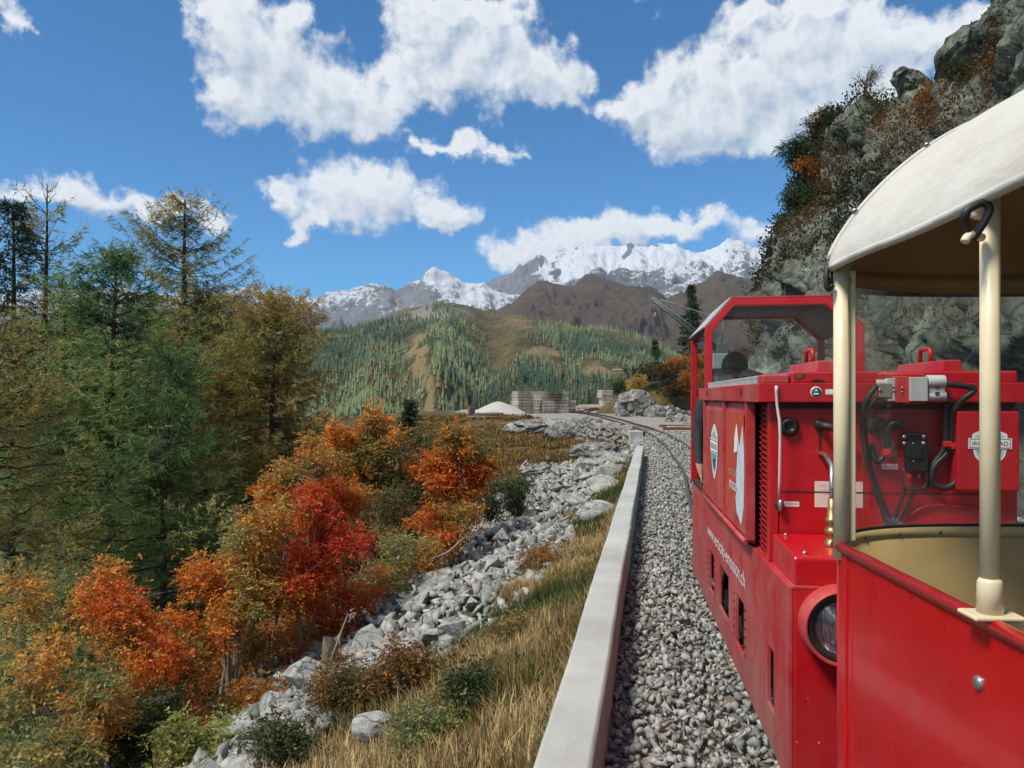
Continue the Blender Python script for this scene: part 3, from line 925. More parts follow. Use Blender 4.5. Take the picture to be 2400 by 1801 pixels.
# ------------------------------------------------------------------ cliff on the right, hillside above it
# per station: depth d, foot x, profile of (x offset from foot, height)
CL = [
    (-40, 10.0, [(0, 0), (1.5, 5), (4, 9), (9, 13), (26, 24), (60, 44)]),
    (-14, 7.6, [(0, 0), (1.2, 4), (3.0, 7.5), (6, 10), (22, 20), (60, 42)]),
    (0, 6.9, [(0, 0), (0.8, 4), (2.4, 7.6), (4.4, 9.6), (18, 18), (60, 40)]),
    (8, 6.7, [(0, 0), (0.6, 3.8), (1.9, 7.4), (3.4, 9.6), (16, 18), (60, 40)]),
    (12, 6.7, [(0, 0), (0.5, 3.6), (1.6, 7.2), (2.6, 9.4), (14, 18), (60, 40)]),
    (16, 6.9, [(0, 0), (0.7, 3.6), (2.0, 6.6), (3.1, 8.9), (12, 13), (55, 30)]),
    (20, 7.4, [(0, 0), (0.6, 3.6), (1.9, 6.8), (3.4, 9.8), (11, 12.5), (52, 26)]),
    (24, 8.0, [(0, 0), (0.5, 3.8), (1.5, 7.4), (2.9, 10.8), (10, 13), (50, 24)]),
    (27, 8.55, [(0, 0), (0.05, 4.6), (0.7, 7.4), (1.75, 11.1), (7, 13), (46, 24)]),
    (29.5, 9.4, [(0, 0), (0.1, 4.4), (0.8, 7.2), (2.0, 10.6), (8, 12.4), (46, 22)]),
    (32.5, 11.5, [(0, 0), (0.4, 4.0), (1.2, 6.6), (2.6, 9.6), (9, 11.6), (44, 20)]),
    (37, 16.0, [(0, 0), (0.8, 3.4), (2.0, 5.6), (4.2, 7.6), (11, 10), (40, 18)]),
    (46, 26.0, [(0, 0), (1.2, 2.6), (2.8, 4.6), (6, 6.4), (13, 9), (36, 15)]),
    (66, 40.0, [(0, 0), (1.5, 2), (3, 3.6), (7, 5), (14, 7), (34, 13)]),
]


def nearest_seed(P, seeds):
    from mathutils import kdtree
    kd = kdtree.KDTree(len(seeds))
    for i, s in enumerate(seeds):
        kd.insert(s, i)
    kd.balance()
    return np.array([kd.find(p)[1] for p in P.tolist()])


def facet(P, size, stretch, seed):
    """blocky relief: each cell is a tilted flat face set forward or back"""
    r = np.random.default_rng(seed)
    Q = P @ stretch
    Q = Q + 0.25 * size * np.stack([fbm(Q[:, 0] / size, Q[:, 1] / size, Q[:, 2] / size, oct=2, seed=seed + i) for i in range(3)], -1)
    lo, hi = Q.min(0), Q.max(0)
    sub = rng.integers(0, len(Q), 20000)
    keys = np.unique(np.round(Q / size).astype(int), axis=0)
    seeds = (keys + r.uniform(-0.48, 0.48, keys.shape)) * size
    idx = nearest_seed(Q, seeds)
    off = r.uniform(-1, 1, len(seeds))[idx]
    tilt = r.normal(0, 0.6, (len(seeds), 3))[idx]
    return off * 0.55 + np.einsum('ij,ij->i', Q - seeds[idx], tilt) / size


def cliff_surface():
    ds = np.array([c[0] for c in CL], float)
    sv = np.concatenate([np.linspace(-40, 2, 50)[:-1], np.linspace(2, 33, 260)[:-1], np.linspace(33, 66, 70)])
    hv = np.concatenate([np.linspace(0, 1, 40)[:-1], np.linspace(1, 2, 38)[:-1], np.linspace(2, 3, 40)[:-1], np.linspace(3, 4, 28)[:-1], np.linspace(4, 5, 16)])
    fx = np.interp(sv, ds, [c[1] for c in CL])
    fx = np.array([float(v) for v in fx])
    offs = np.stack([np.interp(sv, ds, [c[2][k][0] for c in CL]) for k in range(6)], -1)
    hts = np.stack([np.interp(sv, ds, [c[2][k][1] for c in CL]) for k in range(6)], -1)
    X = np.stack([fx[i] + np.interp(hv, range(6), offs[i]) for i in range(len(sv))])
    Z = np.stack([np.interp(hv, range(6), hts[i]) for i in range(len(sv))]) - 0.4
    Y = np.broadcast_to(sv[:, None], X.shape).copy()
    P = np.stack([X, Y, Z], -1)
    du = np.gradient(P, axis=0)
    dv = np.gradient(P, axis=1)
    N = np.cross(dv, du)
    N /= np.linalg.norm(N, axis=-1, keepdims=True) + 1e-9
    Pf = P.reshape(-1, 3)
    st = np.array([[1, 0, 0], [0.0, 1.0, 0.35], [0.0, -0.5, 0.75]])
    disp = 0.75 * facet(Pf, 2.3, st, 5) + 0.38 * facet(Pf, 0.95, st, 6) + 0.16 * facet(Pf, 0.42, st, 8)
    disp = disp + 0.5 * fbm(Pf[:, 0] / 3, Pf[:, 1] / 3, Pf[:, 2] / 3, oct=5, seed=91)
    disp = disp.reshape(X.shape) * (0.35 + 0.65 * sstep(0, 0.3, hv))[None, :]
    P = P + N * (disp * 0.8)[..., None]
    I = np.arange(X.size).reshape(X.shape)
    F = np.stack([I[:-1, :-1], I[1:, :-1], I[1:, 1:], I[:-1, 1:]], -1).reshape(-1, 4)
    o = arr_mesh('cliff', P.reshape(-1, 3), F, M['cliff'], smooth=False)
    tag(o, 'steep green grey rock cliff rising on the right of the track', 'cliff', kind='structure')
    return P, N, sv, hv


CLP, CLN, CLS, CLH = cliff_surface()


def cliff_point(d, h):
    i = int(np.argmin(np.abs(CLS - d)))
    j = int(np.argmin(np.abs(CLH - h)))
    return Vector(CLP[i, j]), Vector(CLN[i, j])

# ------------------------------------------------------------------ stones, ballast, parapet, track
def stone_bases(n, seed, npts=11, flat=(0.55, 0.9)):
    """angular stones: convex hulls of random points; returns list of (verts, tris)"""
    r = np.random.default_rng(seed)
    out = []
    for _ in range(n):
        p = r.normal(0, 1, (npts, 3))
        p /= np.linalg.norm(p, axis=1, keepdims=True) ** 0.75
        p *= np.array([1, r.uniform(0.6, 0.95), r.uniform(*flat)]) * 0.55
        bm = bmesh.new()
        for q in p: bm.verts.new(q)
        res = bmesh.ops.convex_hull(bm, input=bm.verts)
        bmesh.ops.delete(bm, geom=[e for e in res['geom_interior'] if isinstance(e, bmesh.types.BMVert)], context='VERTS')
        bmesh.ops.triangulate(bm, faces=bm.faces)
        bm.verts.index_update()
        V = np.array([v.co for v in bm.verts])
        F = np.array([[v.index for v in f.verts] for f in bm.faces])
        bm.free()
        out.append((V, F))
    return out


def rot_mats(r, n, tilt=None):
    a = r.uniform(0, 2 * np.pi, n)
    if tilt is None:
        q = r.normal(0, 1, (n, 4))
        q /= np.linalg.norm(q, axis=1, keepdims=True)
        w_, x, y, z = q.T
        return np.stack([np.stack([1 - 2 * (y * y + z * z), 2 * (x * y - z * w_), 2 * (x * z + y * w_)], -1),
                         np.stack([2 * (x * y + z * w_), 1 - 2 * (x * x + z * z), 2 * (y * z - x * w_)], -1),
                         np.stack([2 * (x * z - y * w_), 2 * (y * z + x * w_), 1 - 2 * (x * x + y * y)], -1)], 1)
    bx, by = r.normal(0, tilt, n), r.normal(0, tilt, n)
    R = np.zeros((n, 3, 3))
    R[:, 0, 0], R[:, 0, 1], R[:, 1, 0], R[:, 1, 1], R[:, 2, 2] = np.cos(a), -np.sin(a), np.sin(a), np.cos(a), 1
    T = np.tile(np.eye(3), (n, 1, 1))
    T[:, 0, 2], T[:, 2, 0] = bx, -bx
    T[:, 1, 2], T[:, 2, 1] = by, -by
    return T @ R


def scatter_stones(name, pos, size, bases, r, mat, cols, tilt=None, parent=None):
    Vs, Fs, Cs, off = [], [], [], 0
    which = r.integers(0, len(bases), len(pos))
    R = rot_mats(r, len(pos), tilt)
    for b, (bv, bf) in enumerate(bases):
        ix = np.nonzero(which == b)[0]
        if not len(ix): continue
        v = np.einsum('nij,vj->nvi', R[ix], bv) * size[ix][:, None, None] + pos[ix][:, None, :]
        Vs.append(v.reshape(-1, 3))
        Fs.append((bf[None] + (np.arange(len(ix)) * len(bv))[:, None, None]).reshape(-1, 3) + off)
        Cs.append(np.repeat(cols[ix], len(bv), 0))
        off += len(ix) * len(bv)
    return arr_mesh(name, np.concatenate(Vs), np.concatenate(Fs), mat, col=np.concatenate(Cs), parent=parent)


def stone_cols(r, n, lo=0.16, hi=0.46, warm=0.25):
    g = r.uniform(lo, hi, n) ** 1.0
    c = np.stack([g * 0.97, g * 0.995, g * 0.955], -1)
    w_ = r.uniform(0, 1, n) < warm
    c[w_] *= np.array([1.06, 0.93, 0.84])
    gr = r.uniform(0, 1, n) < 0.25
    c[gr] *= np.array([0.92, 1.0, 0.99])
    return c


# centre line of the track (x, y)
TRACK = np.array([(1.50, -8.0), (1.55, -3.0), (1.66, 1.0), (1.85, 3.8), (2.35, 7.2), (3.12, 11.7), (4.50, 18.4), (6.08, 28.8), (6.95, 36.0), (7.72, 46.0), (7.78, 54.0), (7.35, 61.0), (6.75, 67.0), (6.1, 74.0), (5.2, 82.0), (3.5, 92.0)])


def spline(pts, n):
    pts = np.asarray(pts, float)
    s = np.concatenate([[0], np.cumsum(np.linalg.norm(np.diff(pts, axis=0), axis=1))])
    q = np.linspace(0, s[-1], n)
    P = np.stack([np.interp(q, s, pts[:, k]) for k in range(pts.shape[1])], -1)
    for _ in range(6):
        P[1:-1] = 0.25 * P[:-2] + 0.5 * P[1:-1] + 0.25 * P[2:]
    return P


def track_x(y):
    return np.interp(y, TRACK[:, 1], TRACK[:, 0])


def wall_right(y):
    return -0.242 + 0.181 * y


def ballast():
    r = np.random.default_rng(101)
    bases = stone_bases(16, 5, 7, (0.45, 0.85))
    pos, size = [], []
    for (y0, y1, dens, smin, smax) in ((2.0, 7.5, 820, 0.035, 0.088), (7.5, 13, 520, 0.04, 0.09), (13, 24, 260, 0.05, 0.11), (24, 42, 80, 0.07, 0.15)):
        lo = np.where(True, 0, 0)
        n = int(dens * (y1 - y0) * 2.6)
        y = r.uniform(y0, y1, n)
        left = np.where(y < 23, wall_right(y) + 0.02, np.interp(y, EDGE[:, 1], EDGE[:, 0]) + 0.2)
        right = track_x(y) + np.interp(y, [0, 10, 30], [0.9, 1.0, 1.9])
        u = r.uniform(0, 1, n)
        x = left + (right - left) * u
        keep = r.uniform(0, 1, n) < (right - left) / 2.6
        x, y = x[keep], y[keep]
        s = smin + (smax - smin) * r.uniform(0, 1, len(x)) ** 1.7
        z = terrace_z(x, y) + shoulder(x, y) + r.uniform(-0.02, 0.045, len(x)) + 0.012
        pos.append(np.stack([x, y, z], -1))
        size.append(s)
    pos, size = np.concatenate(pos), np.concatenate(size)
    o = scatter_stones('ballast', pos, size, bases, r, M['gravel'], stone_cols(r, len(pos), 0.16, 0.47), tilt=None)
    tag(o, 'crushed grey stone ballast filling the trackbed', 'gravel', kind='stuff')


ballast()


def wall_frame(y):
    """point on the top right edge of the parapet at depth y"""
    return Vector((wall_right(y), y, 0))


def parapet():
    th = math.atan(0.181)
    nx, ny = math.cos(th), -math.sin(th)
    tx, ty = math.sin(th), math.cos(th)
    root = empty('concrete_parapet', (wall_right(-6.0), -6.0, 0))
    tag(root, 'long pale concrete parapet wall running beside the gravel trackbed', 'wall')
    L = (22.7 + 6.0) / math.cos(th)
    n = 4
    seg = [0.0, 7.6, 14.9, 22.3, L]
    for i in range(n):
        a, b = seg[i] + (0.006 if i else 0), seg[i + 1] - 0.006
        mbb = MB()
        rows = []
        k = 40
        r = random.Random(i)
        prof = [(0.012, -0.6), (0.012, 0.0), (0.004, 0.43), (-0.012, 0.447), (-0.110, 0.45), (-0.212, 0.448), (-0.226, 0.432), (-0.232, 0.0), (-0.24, -1.6)]
        for q in range(k + 1):
            s = a + (b - a) * q / k
            wob = 0.004 * math.sin(s * 1.3 + i) + r.uniform(-0.0015, 0.0015)
            rows.append([(tx * s + nx * (u + wob), ty * s + ny * (u + wob), z + (r.uniform(-0.0015, 0.0015) if z > 0.4 else 0)) for u, z in prof])
        mbb.grid(rows, False)
        m = len(prof)
        mbb.f += [tuple(range(m)), tuple(k * m + j for j in range(m))[::-1]]
        mbb.s += [False, False]
        mbb.build('wall_section', M['concrete'], root, bevel=0.006)


parapet()


def rails(name, line, gauge, zf, parent, n=160, mat=None):
    P = spline(line, n)
    T = np.gradient(P, axis=0)
    T /= np.linalg.norm(T, axis=1, keepdims=True)
    Nn = np.stack([T[:, 1], -T[:, 0]], -1)
    prof = [(-0.045, 0.0), (-0.045, 0.012), (-0.009, 0.022), (-0.009, 0.075), (-0.03, 0.082), (-0.03, 0.112), (-0.02, 0.12), (0.02, 0.12), (0.03, 0.112), (0.03, 0.082), (0.009, 0.075), (0.009, 0.022), (0.045, 0.012), (0.045, 0.0)]
    for sgn in (-1, 1):
        c = P + Nn * sgn * gauge / 2
        rows = [[(c[i, 0] + Nn[i, 0] * u, c[i, 1] + Nn[i, 1] * u, float(zf(c[i, 0], c[i, 1])) + 0.012 + h) for u, h in prof] for i in range(n)]
        b = MB()
        b.grid(rows, False)
        b.build('rail', mat or M['rail'], parent)
    return P, T, Nn


track = tag(empty('railway_track', (0, 0, 0)), 'narrow gauge railway track curving left past the pallets', 'track', kind='structure')
GA = 0.78
RP, RT, RN = rails('rail', TRACK, GA, terrace_z, track)
s_along = np.concatenate([[0], np.cumsum(np.linalg.norm(np.diff(RP, axis=0), axis=1))])
slm = MB().box(-0.68, 0.68, -0.09, 0.09, -0.08, 0.018)
sl0 = slm.build('sleeper', M['wood_dark'], track, bevel=0.012)
k = 0
for s in np.arange(9.0, 62.0, 0.75):
    x, y = np.interp(s, s_along, RP[:, 0]), np.interp(s, s_along, RP[:, 1])
    tx, ty = np.interp(s, s_along, RT[:, 0]), np.interp(s, s_along, RT[:, 1])
    o = sl0 if k == 0 else sl0.copy()
    if k: COL.objects.link(o)
    o.location = (x, y, float(terrace_z(x, y)))
    o.rotation_euler = (random.uniform(-.01, .01), 0, math.atan2(ty, tx) - math.pi / 2 + random.uniform(-.02, .02))
    k += 1
siding = tag(empty('siding_track', (0, 0, 0)), 'rusty siding track branching right behind the grey boulder', 'track', kind='structure')
rails('rail', [(6.4, 70.0), (6.6, 73.0), (7.6, 78.0), (9.6, 84.0), (12.5, 91.0), (17, 100)], GA, terrace_z, siding, 60, M['rust'])

# ---- scree bank: 300 rocks of their own, the small rubble as one mass
WT = math.atan(0.181)


def bank(S, y):
    """point on the bank S metres out from the parapet's outer face at depth y"""
    return -0.476 + 0.181 * y - S / math.cos(WT), y


def scree_lo_hi(y):
    lo = np.interp(y, [4, 6.5, 8, 9.5, 12, 15, 20, 24, 27, 29], [3.6, 3.2, 2.3, 1.35, 1.15, 1.1, 0.9, 0.3, 0.1, 0.1])
    hi = np.interp(y, [4, 6.5, 8, 10, 12, 15, 20, 24, 27, 29], [3.9, 4.3, 4.5, 5.0, 5.3, 5.5, 5.6, 5.2, 4.2, 3.2])
    return lo, hi


def stone_mat_col(name, base):
    return base


scree = tag(empty('scree_slope', (0, 0, 0)), 'pale rock scree spilling down the bank beside the parapet', 'scree', kind='structure')
r = np.random.default_rng(211)
big = stone_bases(22, 12, 9, (0.32, 0.75))
big_me = []
for i, (bv, bf) in enumerate(big):
    me = bpy.data.meshes.new('rock')
    me.from_pydata(bv.tolist(), [], bf.tolist())
    me.update()
    bm = bmesh.new()
    bm.from_mesh(me)
    bmesh.ops.dissolve_limit(bm, angle_limit=0.22, verts=bm.verts, edges=bm.edges)
    bmesh.ops.bevel(bm, geom=list(bm.edges), offset=0.014, segments=1, affect='EDGES')
    bm.to_mesh(me)
    bm.free()
    me.materials.append(STONE)
    big_me.append(me)


def place_rock(x, y, size, parent, zlift=0.12, tilt=0.5, name='rock'):
    o = bpy.data.objects.new(name, big_me[r.integers(0, len(big_me))])
    COL.objects.link(o)
    o.parent = parent
    z = float(gz(x, y))
    o.location = (x, y, z + zlift * size)
    o.scale = (size * r.uniform(0.8, 1.25), size * r.uniform(0.75, 1.1), size * r.uniform(0.6, 1.0))
    tilt = tilt if size < 0.6 else 0.22
    o.rotation_euler = (r.normal(0, tilt), r.normal(0, tilt) + 0.25 * (size < 0.6), r.uniform(0, 6.28))
    return o


cnt = 0
while cnt < 275:
    y = 4.5 + 24 * r.uniform(0, 1) ** 0.95
    lo, hi = scree_lo_hi(y)
    S = lo + (hi - lo) * r.uniform(0, 1) ** 0.8
    x, yy = bank(S, y)
    place_rock(x, yy, r.uniform(0.28, 0.58) * (1.0 + 0.6 * (r.uniform() < 0.12)), scree)
    cnt += 1
for (S, y, sz) in ((3.35, 9.2, 0.95), (4.3, 8.3, 0.7), (4.6, 10.5, 1.1), (3.2, 12.5, 1.0), (4.2, 14.0, 1.25), (2.2, 13.5, 0.9), (1.2, 18.5, 1.0), (3.1, 17.5, 1.4), (3.7, 19.5, 1.2), (2.0, 22, 1.1),
                   (0.9, 13.2, 0.75), (0.7, 22.0, 1.5), (0.45, 24.5, 1.3), (1.6, 25.5, 1.2), (0.8, 26.5, 1.6), (2.9, 23, 0.9), (5.0, 13, 0.9), (4.9, 16, 0.8), (2.6, 10.4, 0.6), (3.9, 6.9, 0.55)):
    x, yy = bank(S, y)
    place_rock(x, yy, sz * 0.8, scree, 0.1)
n = 7500
y = 4.5 + 24.5 * r.uniform(0, 1, n) ** 0.95
lo, hi = scree_lo_hi(y)
S = lo - 0.25 + (hi - lo + 0.5) * r.uniform(0, 1, n)
x, _ = bank(S, y)
z = gz(x, y)
pos = np.stack([x, y, z + r.uniform(-0.02, 0.10, n)], -1)
size = 0.09 + 0.27 * r.uniform(0, 1, n) ** 2.0
rub = scatter_stones('rubble', pos, size, stone_bases(20, 15, 7, (0.28, 0.55)), r, M['gravel'], stone_cols(r, n, 0.15, 0.45, 0.08), parent=scree)
rub['kind'] = 'stuff'

# boulders one can point out
def lump(name, size, seed, mat, subd=4, rough=0.22, parent=None, squash=(1, 1, 1)):
    """a large boulder: faceted ball with blocky relief"""
    bm = bmesh.new()
    bmesh.ops.create_icosphere(bm, subdivisions=subd, radius=1.0)
    P = np.array([v.co for v in bm.verts])
    f = 0.5 * facet(P * 1.0, 0.8, np.eye(3), seed) + 0.22 * facet(P, 0.34, np.eye(3), seed + 1) + 0.5 * fbm(P[:, 0] * 1.3 + seed, P[:, 1] * 1.3, P[:, 2] * 1.3, oct=5, seed=seed)
    Q = P * (1 + rough * f)[:, None] * np.array(squash) * size
    for v, q in zip(bm.verts, Q): v.co = q
    me = bpy.data.meshes.new(name)
    bm.to_mesh(me)
    bm.free()
    me.materials.append(mat)
    return link(name, me, parent)


o = lump('boulder', 0.15, 71, STONE, 3, squash=(1.2, 0.9, 0.8))
x, y = bank(1.75, 6.55)
o.location = (x - 0.12, y, float(gz(x, y)) + 0.08)
tag(o, 'white lichened boulder alone in the grass at the bottom edge', 'boulder')
o = lump('boulder', 0.13, 74, STONE, 3, squash=(1.3, 0.9, 0.8))
x, y = bank(1.95, 7.6)
o.location = (x, y, float(gz(x, y)) + 0.06)
tag(o, 'small pale boulder half sunk in grass above the scree', 'boulder')
o = lump('boulder', 0.34, 73, STONE, 4, squash=(1.3, 1.0, 0.8))
x, y = bank(0.55, 15.2)
o.location = (x, y, float(gz(x, y)) + 0.1)
tag(o, 'grey boulder lying against the outer face of the parapet', 'boulder')
o = lump('boulder', 0.8, 76, STONE, 4, squash=(0.6, 1.7, 0.55))
x, y = bank(0.75, 20.0)
o.location = (x, y, float(gz(x, y)) - 0.05)
tag(o, 'long slab of bedrock standing beside the far end of the parapet', 'boulder')

# ------------------------------------------------------------------ grass
def grass_patch(name, n, sampler, hmin, hmax, pal, seed, wid=0.006, label='', lean=0.5, parent=None):
    r = np.random.default_rng(seed)
    x, y = sampler(r, n)
    n = len(x)
    clump = fbm(x / 0.45, y / 0.45, oct=3, seed=seed)
    h = (hmin + (hmax - hmin) * r.uniform(0, 1, n)) * (0.75 + 0.6 * np.clip(clump, -0.6, 1))
    z = gz(x, y) - 0.01
    a = r.uniform(0, 2 * np.pi, n)
    dx, dy = np.cos(a), np.sin(a)
    ln = lean * r.uniform(0.1, 1.7, n) * h
    w_ = wid * r.uniform(0.7, 1.4, n) * np.maximum(1, y / 9.0)
    px_, py_ = -dy * w_, dx * w_
    # bend with the slope: downhill is to the left
    bx = -0.10 * h
    v = np.zeros((n, 5, 3))
    v[:, 0] = np.stack([x - px_, y - py_, z], -1)
    v[:, 1] = np.stack([x + px_, y + py_, z], -1)
    mx, my, mz = x + dx * ln * 0.35 + bx * 0.3, y + dy * ln * 0.35, z + h * 0.62
    v[:, 2] = np.stack([mx - px_ * .7, my - py_ * .7, mz], -1)
    v[:, 3] = np.stack([mx + px_ * .7, my + py_ * .7, mz], -1)
    v[:, 4] = np.stack([x + dx * ln + bx, y + dy * ln, z + h * 0.93], -1)
    f = np.array([(0, 1, 3), (0, 3, 2), (2, 3, 4)])
    F = (f[None] + (np.arange(n) * 5)[:, None, None]).reshape(-1, 3)
    pal = np.array(pal)
    big_ = fbm(x / 1.3, y / 1.3, oct=4, seed=seed + 2)
    ci = np.clip((big_ * 2.1 + 0.5 + r.normal(0, 0.22, n)) * (len(pal) - 1), 0, len(pal) - 1.001)
    i0 = ci.astype(int)
    c = pal[i0] + (pal[i0 + 1] - pal[i0]) * (ci - i0)[:, None]
    c = c * r.uniform(0.65, 1.25, (n, 1))
    col = np.repeat(c, 5, 0)
    o = arr_mesh(name, v.reshape(-1, 3), F, M['grass'], col=col, parent=parent)
    if label: tag(o, label, 'grass', kind='stuff')
    return o


GP = [(0.06, 0.095, 0.028), (0.12, 0.135, 0.04), (0.24, 0.18, 0.06), (0.36, 0.25, 0.09), (0.20, 0.15, 0.05), (0.09, 0.115, 0.035), (0.34, 0.18, 0.065), (0.48, 0.36, 0.17)]


def samp_near(r, n):
    y = 2.6 + 9.5 * r.uniform(0, 1, n) ** 1.25
    lo, hi = scree_lo_hi(y)
    S = 0.02 + (lo + 0.25) * r.uniform(0, 1, n)
    x, _ = bank(S, y)
    return x, y


def samp_mid(r, n):
    y = 11.0 + 13 * r.uniform(0, 1, n)
    lo, hi = scree_lo_hi(y)
    S = 0.02 + (lo + 0.3) * r.uniform(0, 1, n)
    x, _ = bank(S, y)
    p = fbm(x / 1.1, y / 1.1, oct=3, seed=301) > -0.4
    return x[p], y[p]


def samp_below(r, n):
    y = 4.0 + 24 * r.uniform(0, 1, n)
    lo, hi = scree_lo_hi(y)
    S = hi + 4.5 * r.uniform(0, 1, n) ** 1.5 - 0.2
    x, _ = bank(S, y)
    return x, y


def samp_far(r, n):
    y = 25 + 45 * r.uniform(0, 1, n) ** 1.1
    e = np.interp(y, EDGE[:, 1], EDGE[:, 0])
    x = e - 0.5 - 13 * r.uniform(0, 1, n) ** 0.9
    p = (fbm(x / 2.5, y / 2.5, oct=3, seed=302) > -0.22) & ~((x > e - 4.5) & (y < 30)) & ~((x > e - 1.2) & (y > 34) & (y < 58))
    return x[p], y[p]


grass_patch('bank_grass', 56000, samp_near, 0.10, 0.30, GP, 303, 0.0045, 'tall straw coloured grass covering the bank below the parapet')
grass_patch('bank_grass', 20000, samp_mid, 0.10, 0.28, GP, 304, 0.005, 'dry tufts of grass between the far parapet and the scree')
grass_patch('slope_grass', 16000, samp_below, 0.08, 0.25, [(0.05, 0.07, 0.025), (0.11, 0.11, 0.03), (0.16, 0.10, 0.03), (0.20, 0.10, 0.03)], 305, 0.006, 'mixed green and brown grass at the foot of the scree')
grass_patch('ridge_grass', 42000, samp_far, 0.18, 0.42, [(0.10, 0.085, 0.03), (0.19, 0.12, 0.035), (0.27, 0.165, 0.045), (0.30, 0.19, 0.06), (0.20, 0.10, 0.035)], 306, 0.006, 'golden autumn grass on the ridge below the stone wall')

# ------------------------------------------------------------------ trees and shrubs
def strip_tubes(paths, radii, n=4):
    """many thin tubes at once: paths (m,k,3), radii (m,k)"""
    m, k, _ = paths.shape
    T = np.gradient(paths, axis=1)
    T /= np.linalg.norm(T, axis=2, keepdims=True) + 1e-9
    up = np.where(np.abs(T[..., 2:3]) > 0.9, np.array([1.0, 0, 0]), np.array([0, 0, 1.0]))
    A = np.cross(T, up)
    A /= np.linalg.norm(A, axis=2, keepdims=True) + 1e-9
    B = np.cross(T, A)
    an = np.arange(n) * 2 * np.pi / n
    V = paths[:, :, None, :] + radii[:, :, None, None] * (A[:, :, None, :] * np.cos(an)[None, None, :, None] + B[:, :, None, :] * np.sin(an)[None, None, :, None])
    I = np.arange(m * k * n).reshape(m, k, n)
    a, b = I[:, :-1, :], I[:, 1:, :]
    F = np.stack([a, np.roll(a, -1, 2), np.roll(b, -1, 2), b], -1).reshape(-1, 4)
    return V.reshape(-1, 3), F


def pal_pick(r, pal, t, jit=0.25):
    pal = np.asarray(pal, float)
    ci = np.clip(t * (len(pal) - 1), 0, len(pal) - 1.001)
    i = ci.astype(int)
    return (pal[i] + (pal[i + 1] - pal[i]) * (ci - i)[:, None]) * r.uniform(1 - jit, 1 + jit, (len(t), 1))


